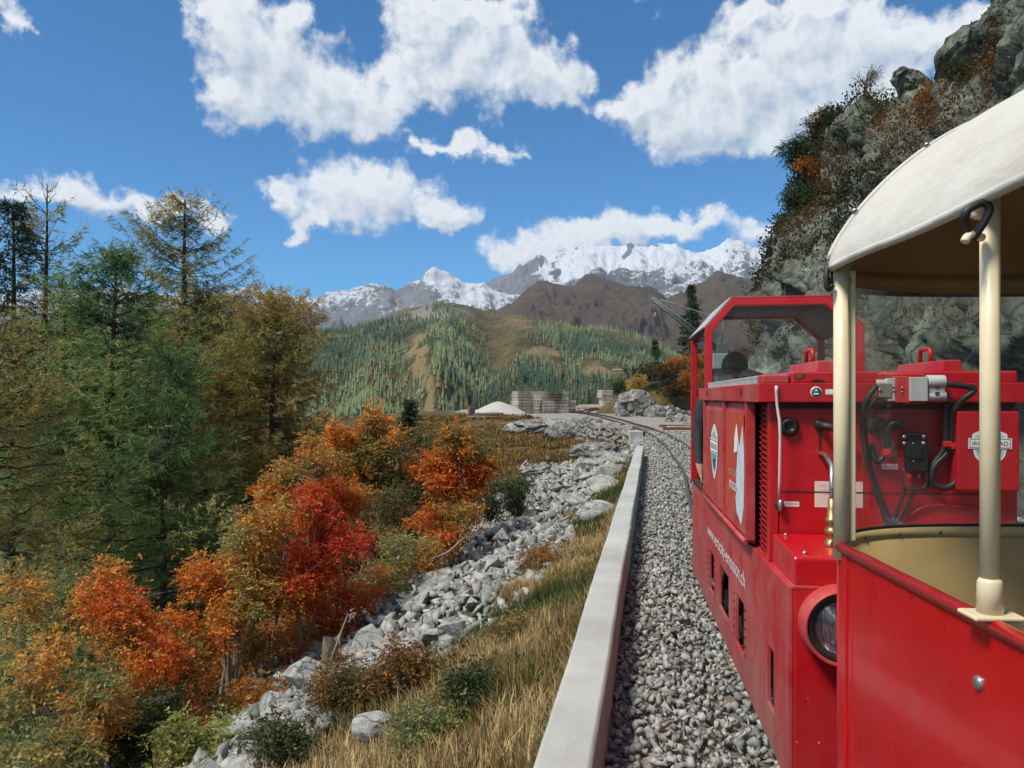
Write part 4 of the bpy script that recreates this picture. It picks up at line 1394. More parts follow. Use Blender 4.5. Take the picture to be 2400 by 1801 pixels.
def conifer(name, base, height, radius, seed, pal, label, group, start=0.12, nbr=120, twigs=9.0, needles=15, droop=0.35, tipup=0.35, dens=1.0, trunk_r=0.16,
            lean=(0, 0), dead_top=0.0, shape=1.0, needle_len=0.085, needle_w=0.011, gap=0.25, twig_hang=0.5, stems=1, low_r=1.0, cap=99.0):
    r = np.random.default_rng(seed)
    root = empty(name, base)
    tag(root, label, 'tree', group)
    tv, tf, toff = [], [], 0
    bv_all = []
    needV, needC = [], []
    for st in range(stems):
        sx, sy = (0, 0) if st == 0 else (r.uniform(0.35, 0.6), r.uniform(-0.3, 0.3))
        H = height * (1 if st == 0 else 0.82)
        kk = 14
        tt = np.linspace(0, 1, kk)
        tp = np.stack([sx + lean[0] * tt ** 1.5 + 0.05 * np.sin(tt * 7 + seed), sy + lean[1] * tt ** 1.5 + 0.05 * np.cos(tt * 6), tt * H - 0.3], -1)
        V, F = strip_tubes(tp[None], (trunk_r * (1 - tt) ** 0.8 + 0.012)[None], 8)
        tv.append(V); tf.append(F + toff); toff += len(V)
        nb = int(nbr / stems)
        hb = start + (1 - start) * np.sort(r.uniform(0, 1, nb) ** 0.64)
        hb = np.clip(hb, 0, 0.985)
        prof = np.clip((1 - hb) ** shape, 0.02, 1) * np.where(hb < 0.3, low_r, 1)
        L = np.minimum(radius * prof, cap) * r.uniform(0.55, 1.12, nb) + 0.12
        az_ = r.uniform(0, 2 * np.pi, nb)
        kb = 9
        s = np.linspace(0, 1, kb)
        org = np.stack([np.interp(hb, tt, tp[:, 0]), np.interp(hb, tt, tp[:, 1]), hb * H - 0.3], -1)
        dirs = np.stack([np.cos(az_), np.sin(az_)], -1)
        side = r.normal(0, 0.12, nb)
        rise = r.uniform(0.0, 0.35, nb) + 0.5 * sstep(0.75, 1.0, hb)
        zz = (rise[:, None] * s[None] - droop * (1.6 - hb)[:, None] * s[None] ** 1.6 + tipup * s[None] ** 3.2) * L[:, None]
        lat = side[:, None] * s[None] ** 1.5 * L[:, None]
        bp = np.stack([org[:, 0:1] + dirs[:, 0:1] * L[:, None] * s - dirs[:, 1:2] * lat, org[:, 1:2] + dirs[:, 1:2] * L[:, None] * s + dirs[:, 0:1] * lat, org[:, 2:3] + zz], -1)
        bp[:, 1:-1] += r.normal(0, 0.02, (nb, kb - 2, 3))
        br = (0.010 + 0.022 * L / radius)[:, None] * (1 - 0.85 * s)[None]
        V, F = strip_tubes(bp, br, 3)
        tv.append(V); tf.append(F + toff); toff += len(V)
        # twigs
        alive = (hb < 1 - dead_top) | (r.uniform(0, 1, nb) < 0.35)
        ntw = np.maximum((L * twigs * dens * r.uniform(0.7, 1.3, nb)).astype(int), 9) * alive
        bi = np.repeat(np.arange(nb), ntw)
        if not len(bi): continue
        ts = r.uniform(0.08 + 0.1 * (hb[bi] < 0.6), 1.0, len(bi)) ** 0.8
        fi = ts * (kb - 1)
        i0 = np.minimum(fi.astype(int), kb - 2)
        fr = (fi - i0)[:, None]
        o0 = bp[bi, i0] * (1 - fr) + bp[bi, i0 + 1] * fr
        td = bp[bi, i0 + 1] - bp[bi, i0]
        td /= np.linalg.norm(td, axis=1, keepdims=True) + 1e-9
        perp = np.stack([-td[:, 1], td[:, 0], np.zeros(len(td))], -1) * np.where(r.uniform(0, 1, len(td)) < 0.5, 1, -1)[:, None]
        dv = td * r.uniform(0.2, 0.9, (len(td), 1)) + perp * r.uniform(0.2, 1.0, (len(td), 1)) + np.array([0, 0, -1]) * (twig_hang * r.uniform(0.1, 1.1, (len(td), 1))) + r.normal(0, 0.15, (len(td), 3))
        dv /= np.linalg.norm(dv, axis=1, keepdims=True)
        tl = (0.12 + 0.58 * r.uniform(0, 1, len(td)) * (0.35 + 0.65 * L[bi] / radius)) * (1.15 - 0.5 * ts)
        q = np.linspace(0, 1, 4)
        tw = o0[:, None, :] + dv[:, None, :] * (tl[:, None] * q[None])[..., None]
        tw[..., 2] += (0.35 * q[None] ** 2.5 - 0.25 * q[None]) * tl[:, None] * (1 if tipup > 0 else -0.5)
        wr = np.cross(dv, r.normal(0, 1, dv.shape))
        wr /= np.linalg.norm(wr, axis=1, keepdims=True) + 1e-9
        V = np.stack([tw[:, 0] - wr * 0.006, tw[:, 0] + wr * 0.006, tw[:, 3] + wr * 0.002, tw[:, 3] - wr * 0.002], 1).reshape(-1, 3)
        tv.append(V); tf.append(np.arange(len(V)).reshape(-1, 4) + toff); toff += len(V)
        # needle tufts
        nn = np.maximum((needles * tl / 0.36 * r.uniform(0.6, 1.3, len(tl))).astype(int), 3)
        ti = np.repeat(np.arange(len(tl)), nn)
        qn = r.uniform(0.05, 1.02, len(ti))
        p0 = o0[ti] + dv[ti] * (tl[ti] * qn)[:, None]
        p0[:, 2] += (0.35 * qn ** 2.5 - 0.25 * qn) * tl[ti] * (1 if tipup > 0 else -0.5)
        nd = dv[ti] * 0.9 + r.normal(0, 0.42, (len(ti), 3))
        nd /= np.linalg.norm(nd, axis=1, keepdims=True) + 1e-9
        ln = needle_len * r.uniform(0.6, 1.3, len(ti))
        wv_ = np.cross(nd, r.normal(0, 1, (len(ti), 3)))
        wv_ /= np.linalg.norm(wv_, axis=1, keepdims=True) + 1e-9
        wv_ *= needle_w * r.uniform(0.7, 1.3, (len(ti), 1))
        tri = np.stack([p0 - wv_, p0 + wv_, p0 + nd * ln[:, None]], 1)
        needV.append(tri.reshape(-1, 3))
        tone = np.clip(0.5 + 0.9 * fbm(p0[:, 0] / 1.2 + seed, p0[:, 1] / 1.2, p0[:, 2] / 1.2, oct=2, seed=seed) + 0.25 * (ts[ti] - 0.5) + r.normal(0, 0.12, len(ti)), 0, 1)
        needC.append(np.repeat(pal_pick(r, pal, tone, 0.3), 3, 0))
    arr_mesh('trunk', np.concatenate(tv), np.concatenate(tf), M['bark'], smooth=True, parent=root)
    if needV:
        NV = np.concatenate(needV)
        arr_mesh('crown', NV, np.arange(len(NV)).reshape(-1, 3), M['needle'], col=np.concatenate(needC), parent=root)
    return root


LARCH_GREEN = [(0.073, 0.171, 0.061), (0.14, 0.268, 0.079), (0.244, 0.342, 0.104), (0.366, 0.378, 0.122)]
LARCH_OLIVE = [(0.122, 0.183, 0.061), (0.244, 0.268, 0.079), (0.378, 0.329, 0.098), (0.464, 0.354, 0.11)]
LARCH_GOLD = [(0.171, 0.183, 0.055), (0.317, 0.281, 0.073), (0.439, 0.329, 0.091), (0.488, 0.317, 0.098)]
SPRUCE = [(0.02, 0.042, 0.025), (0.035, 0.065, 0.034), (0.06, 0.095, 0.045), (0.085, 0.12, 0.05)]


def tree_at(px, py_top, d, base_z):
    p = at(px, py_top, d)
    return (p.x, d, base_z), p.z - base_z + 0.3


TG = 'larches and spruces on the slope left of the scree'
NL = dict(needle_len=0.16, needle_w=0.0085, needles=14)
FAR = dict(needle_len=0.19, needle_w=0.014, needles=11)
b, h = tree_at(435, 462, 21, -7.0)
conifer('larch_tree', b, h, 7.2, 11, LARCH_OLIVE, 'tall larch turning gold with two trunks, tallest in the middle of the trees', TG, start=0.2, nbr=560, twigs=15, trunk_r=0.22, stems=2, shape=0.8, cap=3.1, droop=0.18, low_r=0.75, twig_hang=0.75, **NL)
b, h = tree_at(625, 700, 20.0, -6.5)
conifer('larch_tree', b, h, 2.9, 12, LARCH_GOLD, 'broad golden brown larch leaning right at the edge of the trees', TG, start=0.1, nbr=300, twigs=19, trunk_r=0.14, lean=(0.3, 0), shape=0.42, droop=0.3, twig_hang=0.8, **NL)
b, h = tree_at(265, 590, 17, -6.2)
conifer('larch_tree', b, h, 5.2, 13, LARCH_GREEN, 'bright green young larch in front of the tall golden larch', TG, start=0.2, nbr=330, twigs=14, trunk_r=0.16, shape=0.72, cap=2.9, droop=0.2, low_r=0.75, twig_hang=0.75, **NL)
b, h = tree_at(105, 430, 24, -8.0)
conifer('larch_tree', b, h, 2.2, 14, LARCH_OLIVE, 'thin half bare larch with twisted top at upper left', TG, start=0.2, nbr=190, twigs=12, dens=0.8, trunk_r=0.17, dead_top=0.05, stems=2, shape=0.4, droop=0.1, tipup=0.5, **FAR)
b, h = tree_at(28, 465, 23, -8.0)
conifer('spruce_tree', b, h, 2.6, 15, SPRUCE, 'dark green spruce at the left edge of the view', TG, start=0.1, nbr=250, twigs=17, trunk_r=0.2, shape=0.7, droop=0.42, tipup=0.25, twig_hang=0.9, needles=13, needle_len=0.10, needle_w=0.017)
b, h = tree_at(-20, 770, 13, -5.6)
conifer('larch_tree', b, h, 3.0, 16, LARCH_OLIVE, 'near larch with yellow green boughs reaching in from the left edge', TG, start=0.25, nbr=140, twigs=19, dens=1.1, trunk_r=0.14, shape=0.5, droop=0.25, needles=18, needle_len=0.11, needle_w=0.006, twig_hang=0.8)
b, h = tree_at(150, 760, 25, -8.5)
conifer('larch_tree', b, h, 4.2, 17, LARCH_GREEN, 'shaded green larch behind the bright green one', TG, start=0.1, nbr=200, twigs=11, trunk_r=0.17, shape=0.5, **FAR)
b, h = tree_at(560, 760, 24, -8.5)
conifer('larch_tree', b, h, 4.0, 18, LARCH_OLIVE, 'low green larch behind the golden pair', TG, start=0.08, nbr=200, twigs=11, trunk_r=0.17, shape=0.45, **FAR)
b, h = tree_at(390, 830, 15.5, -6.0)
conifer('larch_tree', b, h, 2.6, 20, LARCH_GREEN, 'small soft green larch between the rowans and the tall larch', TG, start=0.1, nbr=170, twigs=16, trunk_r=0.10, shape=0.5, droop=0.25, twig_hang=0.8, **NL)
b, h = tree_at(960, 935, 30, -6.0)
conifer('spruce_tree', b, h, 1.4, 19, SPRUCE, 'small dark spruce between the orange rowans', TG, start=0.05, nbr=140, twigs=14, shape=0.9, trunk_r=0.1, droop=0.4, tipup=0.2, twig_hang=0.8, needles=12, needle_len=0.14, needle_w=0.024)


def rowan(name, base, lumps, seed, pal, label, group, leaves=900, leaf=0.085, stems=5, tone_shift=0.0, cat='shrub', leaflets=5, spread=0.5, pale=True, top_tone=0.0, fill=1.0):
    """leafy shrub or small tree: stems from the base to lumps of foliage; every compound leaf is a fan of leaflets
    lumps: (x, y, z, rx, rz) offsets from the base"""
    r = np.random.default_rng(seed)
    root = empty(name, base)
    tag(root, label, cat, group)
    lumps = np.array(lumps, float)
    paths, rad = [], []
    k = 8
    s = np.linspace(0, 1, k)
    for i in range(len(lumps)):
        for _ in range(1 if i % 3 == 0 else 0):
            end = lumps[i, :3] + r.normal(0, 0.35, 3) * lumps[i, 3]
            st = np.array([r.normal(0, spread * 0.25), r.normal(0, spread * 0.25), -0.25])
            mid = np.array([end[0] * 0.25, end[1] * 0.25, end[2] * 0.55]) + r.normal(0, 0.1, 3)
            p = (1 - s)[:, None] ** 2 * st + 2 * (s * (1 - s))[:, None] * mid + (s ** 2)[:, None] * end
            p[1:-1] += r.normal(0, 0.02, (k - 2, 3))
            paths.append(p)
            rad.append((0.03 + (0.018 if cat == 'tree' else 0.004)) * (1 - 0.85 * s) * r.uniform(0.5, 1.0))
        for _ in range(4):
            a = lumps[i, :3] + r.normal(0, 0.2, 3) * lumps[i, 3]
            e = lumps[i, :3] + r.normal(0, 0.75, 3) * np.array([lumps[i, 3], lumps[i, 3], lumps[i, 4]])
            p = a + (e - a) * s[:, None] + np.array([0, 0, 0.15]) * (s * (1 - s))[:, None]
            paths.append(p)
            rad.append(0.008 * (1 - 0.8 * s))
    V, F = strip_tubes(np.array(paths), np.array(rad), 5)
    arr_mesh('stems', V, F, M['bark_pale'] if pale else M['bark'], smooth=True, parent=root)
    w_ = lumps[:, 3] ** 2 * lumps[:, 4]
    w_ = w_ ** 0.75
    which = r.choice(len(lumps), leaves, p=w_ / w_.sum())
    # sprays: leaves gather round twig ends inside each lump
    nsp = max(int(leaves / 7), 8)
    spw = r.choice(len(lumps), nsp, p=w_ / w_.sum())
    u = r.normal(0, 1, (nsp, 3))
    u /= np.linalg.norm(u, axis=1, keepdims=True)
    rr = r.uniform(0.12, 1, nsp) ** 0.5 * r.uniform(0.8, 1.25, nsp)
    spc = lumps[spw, :3] + u * rr[:, None] * np.stack([lumps[spw, 3], lumps[spw, 3], lumps[spw, 4]], -1)
    si = r.integers(0, nsp, leaves)
    c = spc[si] + r.normal(0, 0.075, (leaves, 3))
    out = u[si] * 0.6 + r.normal(0, 0.55, (leaves, 3)) + np.array([0, 0, -0.15])
    out /= np.linalg.norm(out, axis=1, keepdims=True)
    sd_ = np.cross(out, np.array([0, 0, 1.0]) + r.normal(0, 0.35, (leaves, 3)))
    sd_ /= np.linalg.norm(sd_, axis=1, keepdims=True) + 1e-9
    L = leaf * 1.6 * r.uniform(0.7, 1.25, leaves)
    # leaflets along the rachis
    q = np.linspace(0.2, 1.0, leaflets)
    sg = np.where(np.arange(leaflets) % 2 == 0, 1.0, -1.0)
    sg[-1] = 0.0
    b0 = c[:, None, :] + out[:, None, :] * (L[:, None] * q[None])[..., None]
    b0[..., 2] -= 0.25 * (L[:, None] * q[None] ** 2)
    ld = out[:, None, :] * np.where(sg == 0, 1.0, 0.45)[None, :, None] + sd_[:, None, :] * sg[None, :, None] + r.normal(0, 0.18, (leaves, leaflets, 3))
    ld[..., 2] -= 0.15
    ld /= np.linalg.norm(ld, axis=2, keepdims=True) + 1e-9
    ll = leaf * r.uniform(0.75, 1.15, (leaves, leaflets))[..., None]
    nrm = np.cross(ld, sd_[:, None, :] * 0.3 + out[:, None, :] * 0.8 + r.normal(0, 0.5, (leaves, leaflets, 3)))
    nrm /= np.linalg.norm(nrm, axis=2, keepdims=True) + 1e-9
    ww = nrm * ll * 0.22
    quad = np.stack([b0, b0 + ld * ll * 0.5 + ww, b0 + ld * ll, b0 + ld * ll * 0.5 - ww], 2)
    V = quad.reshape(-1, 3)
    F = np.arange(len(V)).reshape(-1, 4)
    zr = (c[:, 2] - c[:, 2].min()) / (np.ptp(c[:, 2]) + 1e-6)
    patch = fbm(spc[si][:, 0] / 0.6 + seed, spc[si][:, 1] / 0.6, spc[si][:, 2] / 0.6, oct=2, seed=seed)
    tone = np.clip(0.5 + tone_shift + 0.75 * patch + top_tone * (zr - 0.5) + r.normal(0, 0.10, leaves), 0, 1)
    col = np.repeat(pal_pick(r, pal, tone, 0.28), leaflets * 4, 0)
    arr_mesh('foliage', V, F, M['leaf'], col=col, parent=root)
    return root


ORANGE = [(0.14, 0.18, 0.07), (0.38, 0.25, 0.08), (0.58, 0.27, 0.05), (0.62, 0.20, 0.026), (0.54, 0.11, 0.018)]
GOLDG = [(0.13, 0.18, 0.07), (0.22, 0.26, 0.10), (0.38, 0.29, 0.085), (0.55, 0.28, 0.055), (0.58, 0.19, 0.028)]
RED = [(0.36, 0.20, 0.05), (0.58, 0.17, 0.03), (0.58, 0.085, 0.022), (0.50, 0.045, 0.022), (0.60, 0.11, 0.035)]
REDOR = [(0.22, 0.18, 0.055), (0.54, 0.21, 0.035), (0.58, 0.12, 0.022), (0.50, 0.045, 0.022)]
RUSTP = [(0.10, 0.085, 0.03), (0.21, 0.115, 0.03), (0.36, 0.15, 0.026), (0.46, 0.16, 0.022)]
OLIVE = [(0.07, 0.085, 0.03), (0.12, 0.12, 0.042), (0.18, 0.155, 0.05), (0.24, 0.18, 0.06)]
DGREEN = [(0.022, 0.04, 0.016), (0.04, 0.065, 0.024), (0.07, 0.095, 0.035), (0.10, 0.12, 0.045)]
LIME = [(0.13, 0.17, 0.045), (0.23, 0.27, 0.07), (0.32, 0.33, 0.10), (0.35, 0.29, 0.08)]


def bush(px, py, d, lumps_px, seed, pal, label, name='rowan_shrub', group='autumn rowans along the foot of the scree', **kw):
    """lumps given as photo (px, py, rx, ry, extra depth) round the shrub; base on the ground under (px, py)"""
    p = at(px, py, d)
    bz = float(gz(p.x, d))
    L = []
    for (lx, ly, rx, ry, dd) in lumps_px:
        q = at(lx, ly, d + dd)
        r_ = random.Random(seed * 100 + len(L))
        for _ in range(3):
            f_ = r_.uniform(0.42, 0.62)
            L.append((q.x - p.x + r_.uniform(-.75, .75) * rx / FPX * d, dd + r_.uniform(-.7, .7) * rx / FPX * d, q.z - bz + r_.uniform(-.7, .7) * ry / FPX * d, rx / FPX * d * f_, ry / FPX * d * f_))
    return rowan(name, (p.x, d, bz), L, seed, pal, label, group, **kw)


# front row, left to right in the photograph
bush(110, 1650, 7.6, [(60, 1560, 90, 80, 0), (170, 1640, 100, 80, 0.2), (40, 1720, 90, 70, -0.3), (130, 1740, 100, 60, -0.4), (60, 1430, 70, 80, 0.5)], 31, GOLDG, 'yellow green rowan shrub in the bottom left corner', leaves=2100, leaf=0.058, tone_shift=-0.1)
bush(265, 1500, 9.2, [(290, 1400, 80, 70, 0.2), (250, 1500, 90, 80, 0), (300, 1590, 100, 70, -0.3), (220, 1620, 90, 60, -0.2), (330, 1480, 60, 60, 0.3), (230, 1390, 50, 50, 0.4)], 32, ORANGE, 'vivid orange rowan shrub at lower left', leaves=3220, leaf=0.058, tone_shift=0.25)
bush(170, 1480, 9.8, [(180, 1420, 70, 80, 0.3), (150, 1520, 90, 70, 0), (200, 1560, 80, 60, 0), (110, 1500, 60, 60, 0)], 33, GOLDG, 'pale green rowan shrub left of the vivid orange one', leaves=1819, leaf=0.058, tone_shift=-0.18)
bush(85, 1450, 10.5, [(100, 1380, 50, 40, 0), (60, 1420, 50, 50, 0), (80, 1500, 60, 50, 0)], 34, GOLDG, 'dull rust and green shrub under the left larch boughs', leaves=979, leaf=0.058, tone_shift=0.2)
bush(400, 1640, 9.4, [(380, 1540, 70, 50, 0.2), (430, 1560, 60, 50, 0.3), (370, 1640, 60, 40, 0), (430, 1690, 50, 40, -0.3)], 35, REDOR, 'low red orange shrub in front of the pale trunk', leaves=1540, leaf=0.055, tone_shift=-0.05)
bush(345, 1720, 8.2, [(330, 1680, 60, 50, 0), (390, 1730, 70, 40, 0), (300, 1750, 50, 40, 0)], 36, DGREEN, 'dark leafy shrub at the bottom left of the scree', leaves=1120, leaf=0.058, tone_shift=0.25)
bush(530, 1540, 11.5, [(580, 1230, 70, 60, 0.2), (540, 1310, 90, 70, 0), (620, 1330, 90, 70, 0.2), (520, 1410, 80, 60, 0), (600, 1420, 90, 60, -0.2), (660, 1380, 70, 60, 0.3), (480, 1360, 50, 50, 0), (600, 1270, 60, 50, 0)], 37, GOLDG,
     'orange and green rowan tree with forked grey trunk beside the red one', name='rowan_tree', cat='tree', leaves=4200, leaf=0.066, tone_shift=0.18, stems=3, spread=0.25)
bush(700, 1560, 12.2, [(700, 1220, 70, 60, 0), (760, 1200, 60, 60, 0.3), (740, 1290, 110, 60, 0), (820, 1290, 50, 50, 0.3), (690, 1370, 80, 60, -0.2), (790, 1390, 80, 50, 0.2), (720, 1160, 50, 40, 0.2)], 38, RED,
     'crimson red rowan tree leaning over the scree', name='rowan_tree', cat='tree', leaves=4059, leaf=0.058, tone_shift=0.02, spread=0.3)
bush(760, 1500, 12.6, [(690, 1450, 70, 50, 0), (760, 1460, 80, 40, 0), (830, 1400, 60, 40, 0.2), (850, 1360, 50, 40, 0.5), (720, 1510, 60, 40, -0.3)], 39, REDOR, 'dark red shrub below the crimson rowan', leaves=2100, leaf=0.058, tone_shift=0.05)
bush(590, 1600, 12.4, [(560, 1520, 60, 50, 0), (640, 1530, 60, 60, 0), (610, 1600, 60, 40, 0), (500, 1600, 50, 40, 0)], 40, RUSTP, 'thin rusty undergrowth round the grey trunk', leaves=1400, leaf=0.055, tone_shift=0.15)
bush(640, 1240, 14.5, [(640, 1160, 50, 40, 0), (700, 1130, 60, 40, 0), (760, 1100, 60, 40, 0.3), (720, 1060, 40, 40, 0.3), (680, 1200, 50, 40, -0.2)], 41, ORANGE, 'bright orange rowan behind the crimson one', leaves=2660, leaf=0.066, tone_shift=0.1)
bush(860, 1180, 17.5, [(895, 985, 34, 44, 0.4), (860, 1040, 60, 40, 0.2), (910, 1040, 50, 40, 0.2), (820, 1040, 40, 40, 0), (800, 1080, 50, 40, 0), (880, 1080, 70, 40, 0)], 42, ORANGE, 'tall pointed orange rowan standing against the far forest', name='rowan_tree', cat='tree', leaves=2600, leaf=0.10, tone_shift=0.02, top_tone=0.1)
bush(930, 1210, 17.0, [(900, 1110, 70, 50, 0), (970, 1090, 60, 50, 0.3), (870, 1180, 70, 60, 0), (940, 1190, 80, 50, 0), (1000, 1030, 50, 40, 0.6)], 43, OLIVE, 'olive brown shrub between the two orange rowans', leaves=3360, leaf=0.066, tone_shift=0.0)
bush(1060, 1230, 16.5, [(1060, 1040, 60, 40, 0.2), (1110, 1050, 60, 40, 0.4), (1030, 1080, 60, 40, 0), (1090, 1100, 50, 40, 0.2), (1010, 1130, 40, 30, 0), (1130, 1100, 40, 40, 0.4), (1080, 1150, 40, 24, 0)], 44, REDOR,
     'orange red rowan tree with bare grey stems near the ridge', name='rowan_tree', cat='tree', leaves=2300, leaf=0.095, tone_shift=-0.12, spread=0.35)
bush(1050, 1260, 15.5, [(1010, 1240, 60, 40, 0), (1060, 1220, 60, 36, 0.2), (980, 1270, 50, 30, 0), (1090, 1205, 34, 24, 0.3)], 45, REDOR, 'low orange shrub under the bare stemmed rowan', leaves=1300, leaf=0.08, tone_shift=-0.2)
bush(940, 1330, 14.2, [(900, 1290, 60, 40, 0), (960, 1310, 60, 40, 0.2), (900, 1350, 60, 36, -0.3), (1010, 1300, 40, 30, 0.3)], 46, GOLDG, 'green and orange shrub at the upper edge of the scree', leaves=2100, leaf=0.058, tone_shift=-0.12)
bush(1150, 1180, 19.5, [(1160, 1130, 60, 36, 0), (1220, 1150, 50, 30, 0), (1120, 1180, 50, 30, 0), (1190, 1190, 50, 26, 0)], 47, DGREEN, 'dark shrub below the golden ridge grass', leaves=2240, leaf=0.058, tone_shift=0.0)
bush(480, 1745, 8.0, [(450, 1730, 70, 30, 0), (520, 1720, 60, 34, 0.3), (560, 1760, 60, 30, 0), (480, 1780, 80, 24, -0.2)], 48, LIME, 'lime green low shrub at the bottom beside the scree', leaves=1500, leaf=0.055, tone_shift=0.05)
bush(600, 1660, 9.6, [(600, 1640, 60, 36, 0), (650, 1610, 60, 40, 0.2), (560, 1680, 50, 30, 0)], 49, RUSTP, 'rusty bilberry shrub at the scree foot', leaves=1300, leaf=0.05, tone_shift=0.2)
bush(830, 1640, 7.6, [(830, 1610, 70, 44, 0), (780, 1660, 60, 40, 0), (880, 1600, 50, 40, 0.2), (800, 1590, 40, 30, 0.3)], 50, RUSTP, 'rust brown shrub in the grass above the scree', leaves=2000, leaf=0.04, tone_shift=0.0)
bush(940, 1580, 7.4, [(960, 1550, 60, 36, 0), (920, 1590, 50, 36, 0)], 51, [(0.14, 0.10, 0.03), (0.26, 0.13, 0.035), (0.36, 0.15, 0.04), (0.42, 0.18, 0.05)], 'tawny orange tussock in the bank grass', leaves=1000, leaf=0.045)
bush(660, 1760, 7.0, [(640, 1740, 50, 30, 0), (700, 1770, 50, 26, 0)], 52, DGREEN, 'small green plant at the bottom between scree and boulder', leaves=900, leaf=0.045, tone_shift=0.3)

bush(1085, 1610, 6.2, [(1085, 1600, 40, 22, 0), (1110, 1620, 34, 18, 0)], 53, DGREEN, 'small dark green weed in the middle of the bank grass', leaves=700, leaf=0.04, tone_shift=0.3)
bush(1190, 1500, 8.0, [(1190, 1490, 34, 26, 0), (1215, 1470, 30, 20, 0.2)], 54, OLIVE, 'olive weed close to the parapet in the bank grass', leaves=700, leaf=0.04, tone_shift=0.1)
bush(1280, 1340, 11.5, [(1280, 1330, 30, 30, 0), (1250, 1310, 26, 20, 0.3)], 55, RUSTP, 'brown herb tuft against the parapet halfway along', leaves=600, leaf=0.045, tone_shift=0.1)
bush(1000, 1690, 6.0, [(990, 1690, 50, 22, 0), (1040, 1700, 40, 20, 0)], 56, GOLDG, 'yellow green herb in the lower bank grass', leaves=700, leaf=0.04, tone_shift=-0.2)

bush(440, 1560, 10.4, [(430, 1480, 60, 40, 0), (470, 1520, 50, 40, 0.2), (400, 1530, 50, 40, 0)], 57, ORANGE, 'orange shrub between the vivid one and the forked rowan', leaves=1500, leaf=0.06, tone_shift=0.15)
bush(800, 1230, 15.6, [(790, 1150, 50, 40, 0), (830, 1170, 46, 34, 0.2), (770, 1190, 40, 34, 0)], 58, ORANGE, 'amber rowan shrub above the crimson tree', leaves=1400, leaf=0.07, tone_shift=0.0)


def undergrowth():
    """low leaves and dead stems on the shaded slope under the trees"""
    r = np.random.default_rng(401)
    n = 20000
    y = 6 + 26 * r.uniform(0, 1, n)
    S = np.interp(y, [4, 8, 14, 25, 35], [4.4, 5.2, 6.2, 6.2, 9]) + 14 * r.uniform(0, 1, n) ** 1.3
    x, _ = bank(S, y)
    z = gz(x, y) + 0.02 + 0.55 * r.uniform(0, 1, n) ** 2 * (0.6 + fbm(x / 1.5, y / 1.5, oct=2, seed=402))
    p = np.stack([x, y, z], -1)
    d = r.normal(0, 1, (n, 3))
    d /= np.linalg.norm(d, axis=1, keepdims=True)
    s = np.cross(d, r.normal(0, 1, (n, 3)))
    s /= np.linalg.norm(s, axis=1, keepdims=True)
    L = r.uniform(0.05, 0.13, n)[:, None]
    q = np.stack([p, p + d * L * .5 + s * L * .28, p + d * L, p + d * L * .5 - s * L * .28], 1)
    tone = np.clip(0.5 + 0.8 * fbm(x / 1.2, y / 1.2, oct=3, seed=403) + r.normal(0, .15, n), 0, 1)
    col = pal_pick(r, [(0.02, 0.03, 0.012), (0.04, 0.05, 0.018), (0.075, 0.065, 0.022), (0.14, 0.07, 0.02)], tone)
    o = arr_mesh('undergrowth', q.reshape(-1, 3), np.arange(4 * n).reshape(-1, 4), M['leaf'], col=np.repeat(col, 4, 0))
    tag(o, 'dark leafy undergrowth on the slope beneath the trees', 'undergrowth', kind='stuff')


undergrowth()

# stump and dead wood
p = at(778, 1560, 10.6)
root = empty('tree_stump', (p.x, 10.6, float(gz(p.x, 10.6))))
tag(root, 'weathered broken tree stump at the left edge of the scree', 'stump')
mbs = MB()
rows = []
nn = 14
for i, (h, rr) in enumerate([(-0.2, 0.2), (0.0, 0.16), (0.15, 0.135), (0.3, 0.125), (0.42, 0.12)]):
    rows.append([(math.cos(a) * rr * (1 + 0.12 * math.sin(5 * a + i)), math.sin(a) * rr * (1 + 0.12 * math.cos(3 * a)), h + (random.uniform(-0.06, 0.12) if i == 4 else 0)) for a in [2 * math.pi * j / nn for j in range(nn)] + [0]])
mbs.grid(rows, False)
mbs.f.append(tuple(4 * (nn + 1) + j for j in range(nn)))
mbs.s.append(False)
mbs.build('bole', M['wood_dark'], root)
mbs = MB()
for a in (0.3, 2.2, 4.1):
    mbs.tube([(0.1 * math.cos(a), 0.1 * math.sin(a), 0.02), (0.3 * math.cos(a), 0.3 * math.sin(a), -0.06), (0.55 * math.cos(a + .3), 0.55 * math.sin(a + .3), -0.2)], [0.06, 0.04, 0.015], 6)
mbs.build('roots', M['wood_dark'], root)
for i, (pts, lab) in enumerate([([(700, 1590, 10.4), (730, 1570, 10.3), (760, 1590, 10.2), (800, 1480, 10.6), (815, 1440, 10.8)], 'crooked bare branch beside the broken stump'),
                                ([(640, 1620, 10.2), (690, 1590, 10.3), (740, 1560, 10.5)], 'dead grey branch lying below the broken stump'),
                                ([(1005, 1315, 14.3), (1050, 1295, 14.2), (1090, 1260, 14.4)], 'thin pale dead twig hanging over the upper scree')]):
    p3 = [at(*q) for q in pts]
    o = MB().tube([q - p3[0] for q in p3], [0.03, 0.026, 0.02, 0.012, 0.006][:len(p3)], 6).build('dead_branch', M['bark_pale'])
    o.location = p3[0]
    tag(o, lab, 'branch')

# ------------------------------------------------------------------ the little red locomotive
LX, LY, LR = 1.203, 3.34, 0.133            # near left bottom corner of its frame, heading (radians to the right)
CS, SN = math.cos(LR), math.sin(LR)


def luv(px, py, yl):
    """photo pixel on the locomotive's cross plane yl -> (u, z) in its own axes"""
    k = (px - PX0) / FPX
    bx, by = LX + SN * yl, LY + CS * yl
    u = (k * by - bx) / (CS + k * SN)
    return u, EYE - (py - PY0) * (by - SN * u) / FPX


def c1(x, y, yl=0.5):
    return luv(1600 + x / 2.765, 650 + y / 2.765, yl)


def c3(x, y, yl=0.5):
    return luv(2000 + x / 4.15, 860 + y / 4.15, yl)


